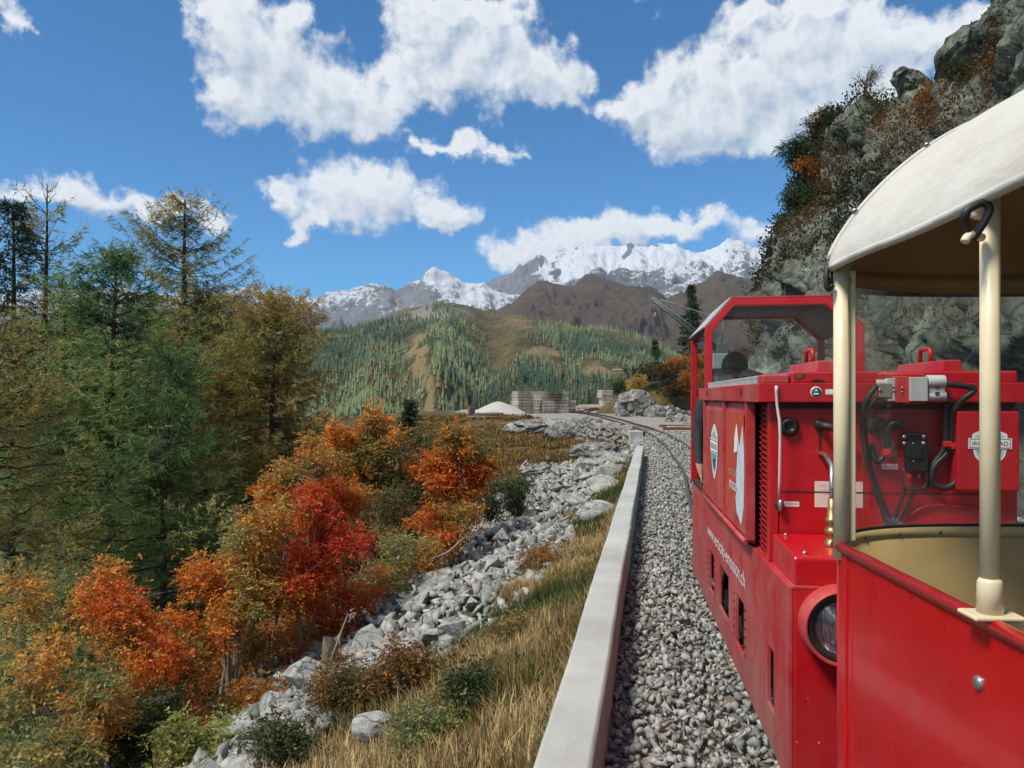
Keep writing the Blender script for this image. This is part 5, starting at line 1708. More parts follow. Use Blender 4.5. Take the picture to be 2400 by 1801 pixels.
def text(name, body, loc, cols, mat, parent, width=None, height=None, extr=0.0008, label=None):
    """lettering as thin solid letters; cols = local x, y axes of the text"""
    cu = bpy.data.curves.new(name, 'FONT')
    cu.body, cu.size, cu.extrude = body, 1.0, 0.0
    cu.align_x, cu.align_y = 'CENTER', 'CENTER'
    tmp = bpy.data.objects.new('tmp_text', cu)
    COL.objects.link(tmp)
    bpy.context.view_layer.update()
    me = bpy.data.meshes.new_from_object(tmp.evaluated_get(bpy.context.evaluated_depsgraph_get()))
    bpy.data.objects.remove(tmp)
    bpy.data.curves.remove(cu)
    co = np.zeros(len(me.vertices) * 3)
    me.vertices.foreach_get('co', co)
    co = co.reshape(-1, 3)
    lo, hi = co.min(0), co.max(0)
    co = co - (lo + hi) / 2
    sx = (width / (hi[0] - lo[0])) if width else None
    sy = (height / (hi[1] - lo[1])) if height else sx
    sx = sx or sy
    ax, ay = Vector(cols[0]), Vector(cols[1])
    an = ax.cross(ay)
    P = [Vector(loc) + ax * (c[0] * sx) + ay * (c[1] * sy) + an * extr for c in co]
    me.vertices.foreach_set('co', [q for p in P for q in p])
    me.update()
    me.materials.clear()
    me.materials.append(mat)
    me.name = name
    o = link(name, me, parent)
    return o


LOCO = tag(empty('locomotive', (LX, LY, 0), -LR), 'small red battery locomotive with open cab just ahead of the coach', 'locomotive')
LW, LLEN = 1.15, 4.2


def plate(yb, zb, holes, x, mat, name, parent, thick=0.02):
    """side plate in the plane x: cells of yb x zb, without the cells in holes"""
    b = MB()
    ny, nz = len(yb), len(zb)
    vs = [(x, y, z) for y in yb for z in zb]
    fs = [(i * nz + j, i * nz + j + 1, (i + 1) * nz + j + 1, (i + 1) * nz + j) for i in range(ny - 1) for j in range(nz - 1) if (i, j) not in holes]
    b.add(vs, fs)
    return b.build(name, mat, parent, solid=thick, bevel=0.003)


yb = [0.0, 0.305, 0.473, 1.166, 1.477, 1.78, 2.25, 2.55, 2.85, LLEN]
zb = [0.22, 0.38, 0.40, 0.69, 0.705, 1.08]
holes = {(1, 2), (3, 1), (3, 2), (5, 2), (5, 3), (7, 1), (7, 2)}
for x, nm in ((-0.0, 'frame_side'), (LW, 'frame_side')):
    plate(yb, zb, holes, x, M['red_side'], nm, LOCO)
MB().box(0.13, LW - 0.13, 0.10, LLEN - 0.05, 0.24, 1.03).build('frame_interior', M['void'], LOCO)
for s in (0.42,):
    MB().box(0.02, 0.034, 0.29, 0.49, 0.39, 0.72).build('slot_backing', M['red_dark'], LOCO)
MB().box(0.012, LW - 0.012, -0.004, 0.03, 0.16, 1.078).build('end_plate', M['red'], LOCO, bevel=0.006)
MB().box(0.012, LW - 0.012, LLEN - 0.03, LLEN, 0.2, 1.078).build('end_plate', M['red'], LOCO, bevel=0.006)
MB().box(0.012, LW - 0.012, 0.46, LLEN - 0.02, 1.055, 1.083).build('deck', M['red_side'], LOCO, bevel=0.003)
# rivet rows beside the openings
rv = MB().lathe((0, 0, 0), (-1, 0, 0), [(0.009, 0), (0.009, 0.003), (0.005, 0.006), (0.0001, 0.007)], 8).build('rivet', M['red_dark'], LOCO)
first = True
for yy in (1.12, 1.53, 2.50, 2.90):
    for q in range(6):
        o = rv if first else rv.copy()
        if not first: COL.objects.link(o)
        first = False
        o.location = (-0.0105, yy, 0.41 + q * 0.052)
# things seen in the openings
for yc in (1.32, 2.0, 2.7):
    b = MB()
    b.lathe((0.05, yc, 0.50), (1, 0, 0), [(0.001, 0), (0.09, 0.0), (0.10, 0.02), (0.10, 0.05), (0.001, 0.05)], 16)
    b.build('axle_box', M['black'], LOCO, bevel=0)
# wheels
for yc in (0.95, 3.1):
    for xs in (0.19, LW - 0.19):
        w_ = MB().lathe((xs, yc, 0.33), (1, 0, 0), [(0.001, -0.04), (0.19, -0.04), (0.20, -0.02), (0.20, 0.03), (0.23, 0.034), (0.23, 0.05), (0.001, 0.05)], 28).build('wheel', M['black'], LOCO)

# raised box over the coupling end
bx = MB()
bx.prism([(0.0, 1.082), (0.478, 1.082), (0.478, 1.226), (0.012, 1.212), (0.0, 1.20)], 'x', 0.016, LW - 0.016)
bx.build('end_box', M['red'], LOCO, bevel=0.008)
MB().box(0.006, LW - 0.006, -0.006, 0.482, 1.070, 1.086).build('box_flange', M['red_side'], LOCO, bevel=0.004)
for (u, y) in ((0.07, 0.05), (0.07, 0.43), (1.08, 0.05), (1.08, 0.43)):
    MB().lathe((u, y, 1.214 + 0.03 * y), (0, 0, 1), [(0.011, 0), (0.011, 0.006), (0.007, 0.009), (0.0001, 0.01)], 10).build('bolt', M['steel'], LOCO)
# headlight in its round cowl
hu, hz = 0.195, 0.93
hl = MB().lathe((hu, 0.0, hz), (0, -1, 0), [(0.168, 0.0), (0.168, 0.005), (0.160, 0.10), (0.155, 0.104), (0.148, 0.10), (0.128, 0.03), (0.128, 0.0)], 40).build('headlight', M['red_side'], LOCO)
MB().lathe((hu, 0, hz), (0, -1, 0), [(0.146, 0.050), (0.146, 0.086), (0.136, 0.092), (0.113, 0.082), (0.112, 0.05)], 40).build('gasket', M['black'], hl)
MB().lathe((hu, 0, hz), (0, -1, 0), [(0.112, 0.08), (0.09, 0.05), (0.05, 0.02), (0.001, 0.012)], 32).build('reflector', plain('mirror_reflector', (0.8, 0.8, 0.8), 0.08, metal=1.0, var=0.03), hl)
MB().lathe((hu, 0, hz), (0, -1, 0), [(0.022, 0.014), (0.022, 0.04), (0.012, 0.052), (0.0001, 0.055)], 16).build('bulb', M['steel'], hl)
lensm, lt = new_mat('headlight_lens')
lv = lt.n('ShaderNodeTexCoord').outputs['Object']
wv_ = lt.n('ShaderNodeTexWave', {'Vector': lv, 'Scale': 22.0, 'Distortion': 0.3}).outputs[0]
finish(lt, lt.n('ShaderNodeMixShader', {0: 0.25, 1: lt.n('ShaderNodeBsdfTransparent', {'Color': (0.9, 0.9, 0.9, 1)}).outputs[0],
                                        2: lt.n('ShaderNodeBsdfGlossy', {'Color': (0.95, 0.95, 0.95, 1), 'Roughness': 0.08, 'Normal': bump(lt, wv_, 0.01)}).outputs[0]}).outputs[0])
MB().lathe((hu, 0, hz), (0, -1, 0), [(0.113, 0.083), (0.09, 0.100), (0.05, 0.110), (0.0001, 0.113)], 40).build('lens', lensm, hl)
hl2 = copy_tree(hl, LOCO)
hl2.location.x += LW - 2 * hu
# buffer and coupling
MB().lathe((LW / 2, 0, 0.55), (0, -1, 0), [(0.06, 0), (0.06, 0.14), (0.13, 0.15), (0.13, 0.18), (0.0001, 0.19)], 24).build('buffer', M['black'], LOCO)
# scuffed patch on the end plate
MB().box(0.19, 0.24, -0.0065, -0.005, 0.50, 0.508).build('paint_scrape', M['white_label'], LOCO)
MB().box(0.205, 0.236, -0.0065, -0.005, 0.512, 0.519).build('paint_scrape', M['white_label'], LOCO)

# ---- hood
HY = 0.50
MB().box(0.055, LW - 0.012, HY, HY + 0.02, 1.085, 1.875).build('hood_end_panel', M['red'], LOCO, bevel=0.003)
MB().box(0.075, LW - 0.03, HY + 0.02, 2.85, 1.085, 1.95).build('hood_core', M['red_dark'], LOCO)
for x in (0.004, LW - 0.05):
    MB().box(x, x + 0.046, HY - 0.004, HY + 0.046, 1.085, 1.872).build('hood_post', M['red'], LOCO, bevel=0.004)
sm = MB().box(0.06, LW - 0.09, HY - 0.003, HY + 0.003, 1.428, 1.434)
sm.build('panel_seam', M['red_dark'], LOCO)
for zz, in ((1.86,),):
    MB().box(0.03, LW - 0.02, HY - 0.01, HY + 0.03, zz - 0.02, zz + 0.012).build('hood_rail', M['red_dark'], LOCO)
# mesh grille on the side near the end
gr = tag(MB().box(0.03, 0.04, HY + 0.05, HY + 0.36, 1.09, 1.86).build('grille', M['red_dark'], LOCO))
b = MB()
for q in range(26):
    z0 = 1.09 + q * 0.77 / 26
    for (ya, yb_) in ((HY + 0.05, HY + 0.36),):
        b.tube([(0.024, ya, z0), (0.02, (ya + yb_) / 2, z0 + 0.015), (0.024, yb_, z0 + 0.03)], 0.0035, 4, cap=False)
        b.tube([(0.026, ya, z0 + 0.03), (0.022, (ya + yb_) / 2, z0 + 0.015), (0.026, yb_, z0)], 0.0035, 4, cap=False)
b.build('grille_mesh', M['red'], gr)
# side covers (near one with pictures, far one by the cab), slightly leaning
def side_cover(y0, y1, name):
    b = MB()
    prof = [(0.0, 1.10), (-0.035, 1.13), (-0.030, 1.80), (-0.012, 1.868)]
    rows = [[(x, y, z) for x, z in prof] for y in (y0, (y0 + y1) / 2, y1)]
    b.grid(rows, False)
    b.f += [(0, 1, 2, 3), (11, 10, 9, 8)]
    b.s += [False, False]
    o = b.build(name, M['red_side'], LOCO, solid=0.012, bevel=0.004)
    return o
cv1 = side_cover(HY + 0.40, 1.72, 'side_cover')
cv2 = side_cover(1.76, 2.85, 'side_cover')
MB().tube([(-0.045, HY + 0.38, 1.105), (-0.045, 2.9, 1.105)], 0.016, 8).build('cover_hinge', M['red_side'], LOCO)
for yy in (HY + 0.42, 1.35, 2.4):
    MB().box(-0.05, -0.012, yy, yy + 0.12, 1.082, 1.094).build('hinge_bracket', M['black'], LOCO, bevel=0.003)
for yy in (HY + 0.36, 1.74, 2.87):
    MB().box(-0.052, 0.0, yy - 0.012, yy + 0.012, 1.12, 1.87).build('cover_strap', M['red_side'], LOCO, bevel=0.004)

# band round the top of the hood
BZ0, BZ1 = 1.872, 1.966
MB().box(-0.056, 1.20, 0.44, 0.462, BZ0, BZ1).build('hood_band', M['red'], LOCO, bevel=0.004)
for x in (-0.056, 1.178):
    MB().box(x, x + 0.022, 0.464, 3.2, BZ0, BZ1).build('hood_band', M['red_side'], LOCO, bevel=0.004)
for yy in (0.95, 2.55):
    MB().box(-0.058, -0.045, yy, yy + 0.05, BZ0 + 0.03, BZ1 - 0.02).build('band_slot', M['void'], LOCO)
MB().box(-0.03, 1.176, 0.464, 2.9, BZ1 - 0.02, BZ1 - 0.004).build('hood_top', M['red_side'], LOCO)
MB().box(0.10, 1.13, 0.455, 2.8, BZ1 - 0.004, 2.022).build('lid', M['red'], LOCO, bevel=0.01)
lv_ = MB()
for q in range(34):
    y0 = 0.62 + q * 0.062
    lv_.box(-0.035, 0.09, y0, y0 + 0.036, BZ1 - 0.003, BZ1 + 0.034)
lv_.box(-0.035, 0.09, 0.60, 2.74, BZ1 + 0.026, BZ1 + 0.040)
lv_.build('louvre', M['zinc'], LOCO, bevel=0.003)
MB().box(-0.035, 0.095, 0.466, 0.598, BZ1 - 0.003, BZ1 + 0.042).build('louvre_cap', M['red_side'], LOCO, bevel=0.008)
MB().prism([(0.115, BZ1 + 0.035), (0.13, BZ1 + 0.02), (0.15, BZ1 + 0.028), (0.165, BZ1 + 0.045), (0.14, BZ1 + 0.05)], 'y', 0.451, 0.456).build('rust_patch', M['rust'], LOCO)
MB().prism([(0.19, BZ1 + 0.012), (0.21, BZ1), (0.26, BZ1 + 0.004), (0.255, BZ1 + 0.012), (0.22, BZ1 + 0.018)], 'y', 0.452, 0.456).build('oil_stain', M['void'], LOCO)
for u0 in (0.24, 0.83):
    hb = MB()
    hb.prism([(u0, 2.022), (u0 + 0.105, 2.022), (u0 + 0.09, 2.080), (u0 + 0.012, 2.080)], 'y', 0.56, 1.18)
    hbo = hb.build('lid_box', M['red_side'], LOCO, bevel=0.006)
    MB().tube([(u0 + 0.05, 0.82, 2.075), (u0 + 0.05, 0.82, 2.135), (u0 + 0.05, 0.835, 2.15), (u0 + 0.05, 0.945, 2.15), (u0 + 0.05, 0.96, 2.135), (u0 + 0.05, 0.96, 2.075)], 0.012, 8).build('handle', M['red'], hbo)

# ---- things fixed on the hood end
def disc(name, cx, cy, rpx, mat, yl, depth=0.004, parent=LOCO, n=28, prof=None):
    u, z = c1(cx, cy, yl)
    rr = rpx / 2.765 / FPX * (LY + CS * yl - SN * u)
    pr = prof or [(rr, 0), (rr, depth), (rr * 0.98, depth + 0.001), (0.0001, depth + 0.001)]
    return MB().lathe((u, yl, z), (0, -1, 0), pr, n).build(name, mat, parent)


def quad_c1(name, x0, y0, x1, y1, mat, yl, depth=0.002, parent=LOCO, bevel=0.0):
    ua, za = c1(x0, y0, yl)
    ub, zb_ = c1(x1, y1, yl)
    return MB().box(min(ua, ub), max(ua, ub), yl - depth, yl, min(za, zb_), max(za, zb_)).build(name, mat, parent, bevel=bevel)


BY = 0.44
gs = disc('round_sticker', 865, 745, 36, M['white_label'], BY, 0.001)
disc('sticker_face', 865, 745, 31, M['green_print'], BY - 0.0012, 0.001, gs)
u, z = c1(865, 757, BY)
MB().box(u - 0.012, u + 0.012, BY - 0.0034, BY - 0.0026, z - 0.003, z + 0.004).build('sticker_emblem', M['white_print'], gs)
u, z = c1(865, 735, BY)
MB().prism([(u - 0.006, z - 0.003), (u + 0.006, z - 0.003), (u, z + 0.008)], 'y', BY - 0.0034, BY - 0.0026).build('sticker_emblem', M['white_print'], gs)
quad_c1('white_strip', 925, 727, 1110, 760, M['white_label'], BY, 0.0015)
# milky hose with valve
pts = []
for (x, y, off) in ((596, 705, 0.03), (600, 740, 0.045), (612, 830, 0.06), (628, 930, 0.075), (632, 1030, 0.075), (630, 1200, 0.065), (628, 1330, 0.05), (625, 1440, 0.03)):
    uu, zz = c1(x, y, HY - off)
    pts.append((uu, HY - off, zz))
pts = [(p[0], min(p[1], BY - 0.012) if p[2] > 1.86 else p[1], p[2]) for p in pts]
MB().tube(pts, 0.0075, 8).build('sight_hose', M['hose'], LOCO)
u, z = c1(625, 1475, HY)
vb = MB().lathe((u, HY, z), (0, -1, 0), [(0.022, 0), (0.022, 0.02), (0.014, 0.03), (0.0001, 0.03)], 16).build('valve', M['black'], LOCO)
MB().tube([(u, HY - 0.03, z + 0.03), (u, HY - 0.03, z + 0.012), (u, HY - 0.03, z - 0.012), (u, HY - 0.03, z - 0.028)], [0.009, 0.013, 0.013, 0.008], 10).build('valve_nut', M['steel'], vb)
lb = quad_c1('small_label', 657, 1453, 755, 1488, M['white_label'], HY, 0.0015)
quad_c1('label_print', 668, 1466, 745, 1472, M['pink_ink'], HY - 0.0016, 0.0006, lb)
disc('vent_cap', 688, 970, 58, M['black_plastic'], HY, prof=[(0.046, 0), (0.046, 0.018), (0.036, 0.028), (0.022, 0.030), (0.018, 0.022), (0.0001, 0.022)])
uu, zz = c1(890, 958, HY)
u2, z2 = c1(985, 978, HY)
u3, z3 = c1(1060, 1010, HY)
po = MB().lathe((uu, HY, zz), (0, -1, 0), [(0.03, 0), (0.03, 0.012), (0.0001, 0.014)], 16).build('outlet', M['black'], LOCO)
MB().tube([(uu, HY - 0.01, zz), (uu, HY - 0.05, zz), (uu + 0.02, HY - 0.07, zz - 0.004), (u2, HY - 0.07, z2 - 0.004), (u3, HY - 0.06, z3)], 0.017, 10).build('outlet_pipe', M['black'], po)
# stain of oil below the outlet
MB().prism([(uu - 0.01, zz), (uu + 0.012, zz), (uu + 0.005, zz - 0.16), (uu - 0.003, zz - 0.17)], 'y', HY - 0.0012, HY + 0.001).build('oil_stain', plain('oil_streak', (0.10, 0.006, 0.008), 0.3), LOCO)
nt_ = quad_c1('notice', 855, 1322, 1167, 1496, plain('faded_notice_paper', (0.72, 0.60, 0.52), 0.6), HY, 0.0016)
for q in range(5):
    x0, x1 = (880, 1000) if q == 0 else (885, 1140 - (q % 3) * 30)
    quad_c1('notice_print', x0, 1350 + q * 28, x1, 1354 + q * 28, M['pink_ink'], HY - 0.0018, 0.0004, nt_)
# coupling nipple on the end box: stacked steel and brass fittings
u, z = luv(1950, 1256, 0.22)
nip = MB().lathe((u, 0.22, 1.22), (0, 0, 1), [(0.034, 0), (0.034, 0.02), (0.028, 0.022), (0.028, 0.05), (0.033, 0.052), (0.033, 0.075), (0.026, 0.08), (0.026, 0.10), (0.030, 0.102), (0.030, 0.125), (0.022, 0.13), (0.022, 0.17), (0.018, 0.175), (0.018, 0.215), (0.0001, 0.216)], 14).build('hydraulic_fitting', M['brass'], LOCO)
MB().tube([(u, 0.22, 1.43), (u, 0.22, 1.50), (u + 0.01, 0.26, 1.58), (u + 0.02, 0.40, 1.62), (u + 0.02, 0.5, 1.62)], 0.012, 8).build('fitting_hose', M['steel'], nip)
# big grey and red battery connector
def q3(name, x0, y0, x1, y1, mat, yl, depth, parent=LOCO, bevel=0.003):
    ua, za = c3(x0, y0, yl)
    ub, zb_ = c3(x1, y1, yl)
    return MB().box(min(ua, ub), max(ua, ub), yl - depth, yl, min(za, zb_), max(za, zb_)).build(name, mat, parent, bevel=bevel)


cn = q3('battery_connector', 495, 105, 665, 335, M['grey_plastic'], BY, 0.075)
q3('red_block', 370, 95, 505, 350, plain('scuffed_red_plastic', (0.50, 0.04, 0.03), 0.45), BY, 0.06, cn)
q3('grey_block', 300, 115, 372, 335, M['grey_plastic'], BY, 0.05, cn)
bracket = q3('clamp_bracket', 215, 165, 335, 300, plain('khaki_metal', (0.22, 0.20, 0.15), 0.6), BY, 0.055, cn)
q3('bracket_top', 218, 128, 310, 166, M['white_label'], BY, 0.04, bracket)
disc3 = lambda x, y, rr, yl, mat, nm, par, dp=0.004: MB().lathe((c3(x, y, yl)[0], yl, c3(x, y, yl)[1]), (0, -1, 0), [(rr, 0), (rr, dp), (rr * 0.6, dp + 0.002), (0.0001, dp + 0.002)], 14).build(nm, mat, par)
disc3(260, 225, 0.007, BY - 0.055, M['steel'], 'screw', bracket)
for yy_ in (205, 245):
    disc3(392, yy_, 0.005, BY - 0.06, M['void'], 'screw_hole', cn)
    disc3(475, yy_, 0.005, BY - 0.06, M['steel'], 'screw', cn)
ua, za = c3(760, 150, BY)
ub, zb2 = c3(760, 285, BY)
hsg = MB()
ul, ur = c3(678, 200, BY)[0], c3(850, 200, BY)[0]
hsg.tube([(ul, BY - 0.04, za), (ur, BY - 0.04, za)], 0.033, 14)
hsg.tube([(ul, BY - 0.04, zb2), (ur + 0.004, BY - 0.04, zb2)], 0.024, 14)
hsg.box(ul + 0.002, ur - 0.004, BY - 0.06, BY - 0.005, zb2, za)
hsg.build('plug_housing', M['grey_plastic'], cn, bevel=0.003)
for zq in (za - 0.02, za - 0.055):
    MB().lathe(((ul + ur) / 2, BY - 0.062, zq), (0, -1, 0), [(0.010, 0), (0.010, 0.003), (0.005, 0.003), (0.005, 0.0)], 14).build('plug_ring', M['void'], cn)
fr_ = MB()
fa, fb = c3(235, 72, BY), c3(668, 355, BY)
fr_.tube([(fa[0], BY - 0.012, fa[1] - 0.02), (fa[0], BY - 0.012, fa[1]), (fb[0], BY - 0.012, fa[1]), (fb[0], BY - 0.012, fb[1]), (fb[0] - 0.09, BY - 0.012, fb[1] - 0.002)], 0.004, 6)
fr_.build('red_wire_loop', plain('red_cable', (0.5, 0.06, 0.03), 0.5), cn)


def cable(name, pts, rad, mat, off=0.03, parent=LOCO):
    P = []
    for q in pts:
        x, y = q[0], q[1]
        o_ = q[2] if len(q) > 2 else off
        uu_, zz_ = c3(x, y, HY - o_)
        P.append((uu_, HY - o_, zz_))
    P = spline(P, max(len(P) * 5, 12))
    return MB().tube([tuple(p) for p in P], rad, 10).build(name, mat, parent)


cable('cable', [(225, 190, .10), (170, 250, .11), (115, 350, .10), (90, 500, .08), (95, 700, .06), (130, 900, .05), (180, 1080, .04), (240, 1270, .03), (300, 1440, .02), (345, 1540, .02)], 0.013, M['black'])
cable('cable', [(230, 300, .10), (160, 360, .10), (125, 430, .09), (110, 600, .07), (125, 800, .05), (165, 1000, .04), (240, 1220, .03), (320, 1420, .02), (370, 1540, .02)], 0.012, M['black'])
cable('cable', [(850, 155, .11), (870, 165, .11), (1000, 180, .11), (1150, 195, .11)], 0.015, M['black'])
cable('cable', [(1130, 195, .11), (1190, 205, .11), (1170, 250, .11), (1080, 300, .10), (1000, 380, .08), (965, 480, .06), (960, 620, .05), (960, 760, .04), (900, 860, .04), (800, 950, .04), (755, 1050, .04), (790, 1150, .04), (880, 1190, .05), (980, 1150, .05), (1010, 1080, .05)], 0.015, M['black'])
cable('cable', [(905, 360, .06), (900, 560, .05), (905, 740, .04), (850, 870, .035), (760, 960, .03), (730, 1080, .03), (760, 1170, .03)], 0.016, M['black'])
cable('cable', [(500, 600, .05), (430, 540, .05), (360, 560, .05), (330, 640, .04), (325, 780, .03)], 0.018, M['black'])
cable('cable', [(300, 880, .03), (240, 930, .03), (190, 880, .03), (180, 760, .02)], 0.014, M['black'])
cable('cable', [(505, 1180, .04), (470, 1290, .03), (410, 1420, .02), (385, 1540, .02)], 0.008, M['black'])
cable('cable', [(600, 1180, .04), (560, 1290, .03), (470, 1430, .02), (400, 1540, .02)], 0.008, M['black'])
for (x, y) in ((310, 830), (900, 750), (965, 770)):
    q3('cable_clip', x - 38, y - 28, x + 38, y + 28, plain('bright_red_clip', (0.5, 0.02, 0.02), 0.4), HY - 0.04, 0.03)
# fuse box
fb_ = q3('fuse_box', 485, 640, 680, 1010, M['black_plastic'], HY, 0.06, bevel=0.006)
q3('fuse_lid', 505, 765, 665, 890, M['black_plastic'], HY - 0.06, 0.012, fb_)
q3('fuse_ridge', 490, 650, 675, 670, M['black_plastic'], HY - 0.06, 0.01, fb_)
for (x, y) in ((493, 682), (683, 680), (495, 745), (681, 745)):
    disc3(x, y, 0.009, HY - 0.06, M['steel'], 'terminal', fb_, 0.008)
for (x, y) in ((585, 920), (490, 1000), (580, 745)):
    disc3(x, y, 0.004, HY - 0.072, M['steel'], 'screw', fb_)
cable('fuse_bail', [(470, 980, .05), (475, 1150, .05), (500, 1195, .05), (690, 1190, .05), (720, 1150, .05), (700, 990, .05)], 0.006, M['black'], parent=fb_)
q3('red_plug', 515, 1040, 545, 1080, plain('red_plug_plastic', (0.45, 0.03, 0.02), 0.4), HY - 0.02, 0.03, fb_)
q3('blue_plug', 602, 1040, 632, 1080, plain('blue_plug_plastic', (0.03, 0.08, 0.16), 0.4), HY - 0.02, 0.03, fb_)
disc('vent_cap', 1243, 955, 50, M['red_dark'], HY, prof=[(0.04, 0), (0.04, 0.014), (0.03, 0.02), (0.0001, 0.02)])
l2 = q3('small_label', 275, 945, 430, 1000, M['white_label'], HY, 0.0015)
q3('label_print', 295, 966, 415, 974, M['pink_ink'], HY - 0.0016, 0.0006, l2, 0)
rb = MB()
arc_pts = []
for (x, y) in ((560, 1450), (640, 1390), (740, 1352), (850, 1345), (980, 1352), (1120, 1370), (1250, 1390)):
    uu_, zz_ = c3(x, y, HY - 0.02)
    arc_pts.append((uu_, HY - 0.012, zz_))
rb.tube(arc_pts, 0.006, 6)
rb.build('panel_lip', M['red'], LOCO)
# red box with the shield
ua, za = c3(1015, 435, HY - 0.09)
ub, zb2 = c3(1618, 1212, HY - 0.09)
sb = MB().box(ua, ub, HY - 0.09, HY + 0.0, zb2, za).build('switch_box', M['red'], LOCO, bevel=0.006)
FYB = HY - 0.09


def shield(name, cu, cz, w_, h_, y, parent, front=True):
    """a shield badge with a name bar, built facing -y about (cu, cz)"""
    def pts(s):
        return [(cu + x * w_ * s, cz + z * h_ * s) for x, z in ((-0.40, 0.33), (-0.05, 0.50), (0.05, 0.50), (0.40, 0.33), (0.40, 0.0), (0.34, -0.22), (0.20, -0.38), (0.0, -0.50), (-0.20, -0.38), (-0.34, -0.22), (-0.40, 0.0))]
    s = MB().prism(pts(1.0), 'y', y - 0.001, y).build(name, M['white_print'], parent)
    MB().prism(pts(0.88), 'y', y - 0.0016, y - 0.0010).build('badge_border', M['teal_pale'], s)
    MB().prism(pts(0.72), 'y', y - 0.0022, y - 0.0016).build('badge_field', M['teal'], s)
    MB().prism([(cu - 0.22 * w_, cz + 0.22 * h_), (cu + 0.0 * w_, cz + 0.33 * h_), (cu + 0.10 * w_, cz + 0.16 * h_)], 'y', y - 0.0028, y - 0.0022).build('badge_peak', M['teal_pale'], s)
    MB().prism([(cu - 0.24 * w_, cz - 0.16 * h_), (cu + 0.20 * w_, cz - 0.10 * h_), (cu + 0.02 * w_, cz - 0.34 * h_)], 'y', y - 0.0028, y - 0.0022).build('badge_rail', M['ink'], s)
    MB().box(cu - 0.5 * w_, cu + 0.5 * w_, y - 0.0036, y - 0.0028, cz - 0.03 * h_, cz + 0.235 * h_).build('name_bar', M['white_print'], s)
    MB().box(cu - 0.47 * w_, cu + 0.47 * w_, y - 0.0042, y - 0.0036, cz - 0.012 * h_, cz + 0.217 * h_).build('bar_border', M['ink'], s)
    MB().box(cu - 0.455 * w_, cu + 0.455 * w_, y - 0.0048, y - 0.0042, cz + 0.006 * h_, cz + 0.199 * h_).build('bar_face', M['white_print'], s)
    text('badge_lettering', 'IRON ROAD', (cu, y - 0.0048, cz + 0.103 * h_), ((1, 0, 0), (0, 0, 1)), M['ink'], s, width=0.82 * w_, height=0.105 * h_)
    return s


cu_, cz_ = c3(1327, 775, FYB)
uL, _ = c3(1115, 750, FYB)
uR, _ = c3(1540, 750, FYB)
_, zT = c3(1327, 590, FYB)
_, zB = c3(1327, 985, FYB)
shield('shield_badge', (uL + uR) / 2, (zT + zB) / 2, uR - uL, zT - zB, FYB, LOCO)

# side pictures and lettering (they face the bank)
sh = shield('shield_badge', 0, 0, 0.42, 0.40, 0, LOCO)
sh.matrix_local = Matrix(((0, 1, 0, -0.0395), (-1, 0, 0, 2.28), (0, 0, 1, 1.50), (0, 0, 0, 1)))
ban = MB()
pts = [(1.62 - 0.36 + 0.40 * math.cos(a), 1.46 + 0.34 * math.sin(a)) for a in [math.radians(d_) for d_ in range(-88, 89, 8)]]
def side_poly(name, yz, mat, x, parent, dx=0.0008):
    b = MB()
    b.prism([(y, z) for y, z in yz], 'x', x - dx, x)
    return b.build(name, mat, parent)
XS = -0.0415
orb = side_poly('picture_panel', [(0.94, 1.20), (1.66, 1.20), (1.66, 1.80), (0.98, 1.80), (0.93, 1.60)], M['orange_print'], XS + 0.0005, LOCO)
side_poly('picture_sweep', [(1.02, 1.74), (0.965, 1.60), (0.955, 1.45), (0.975, 1.28), (1.05, 1.17), (1.22, 1.22), (1.26, 1.30), (1.22, 1.34), (1.24, 1.44), (1.20, 1.52), (1.17, 1.66), (1.12, 1.60)], M['blue_print'], XS - 0.0006, orb)
side_poly('picture_peak', [(1.30, 1.66), (1.22, 1.74), (1.17, 1.66), (1.20, 1.58), (1.32, 1.56)], M['white_print'], XS - 0.0014, orb)
text('picture_lettering', 'verticalp', (XS - 0.0012, 1.38, 1.44), ((0, -1, 0), (0, 0, 1)), M['pink_ink'], orb, width=0.34, height=0.07)
text('picture_lettering', 'emosson', (XS - 0.0014, 1.36, 1.36), ((0, -1, 0), (0, 0, 1)), M['white_print'], orb, width=0.30, height=0.05)
text('side_lettering', 'www.verticalp-emosson.ch', (-0.0125, 2.01, 0.825), ((0, -1, 0), (0, 0, 1)), M['white_print'], LOCO, width=1.80, height=0.125)

# ---- cab: two bent frames, roof sheets, glass
def portal(y0, y1, zfoot, name, w_=0.058):
    out = [(-0.035, zfoot), (-0.035, 2.45), (0.17, 2.685), (0.92, 2.685), (1.185, 2.45), (1.185, zfoot)]
    inn = [(-0.035 + w_, zfoot), (-0.035 + w_, 2.45 - w_ * 0.4), (0.17 + w_ * 0.42, 2.685 - w_), (0.92 - w_ * 0.42, 2.685 - w_), (1.185 - w_, 2.45 - w_ * 0.4), (1.185 - w_, zfoot)]
    b = MB()
    for i in range(5):
        b.prism([out[i], out[i + 1], inn[i + 1], inn[i]], 'y', y0, y1)
    bm = bmesh.new()
    me = bpy.data.meshes.new(name)
    me.from_pydata(b.v, [], b.f)
    bm.from_mesh(me)
    bmesh.ops.remove_doubles(bm, verts=bm.verts, dist=0.0005)
    seen = {}
    for f in list(bm.faces):
        key = tuple(sorted(v.index for v in f.verts))
        seen.setdefault(key, []).append(f)
    bmesh.ops.delete(bm, geom=[f for fs in seen.values() if len(fs) > 1 for f in fs], context='FACES_ONLY')
    bmesh.ops.recalc_face_normals(bm, faces=bm.faces)
    bm.to_mesh(me)
    bm.free()
    me.materials.append(M['red'])
    o = link(name, me, LOCO)
    m = o.modifiers.new('bevel', 'BEVEL')
    m.width, m.segments, m.limit_method = 0.006, 2, 'ANGLE'
    return o


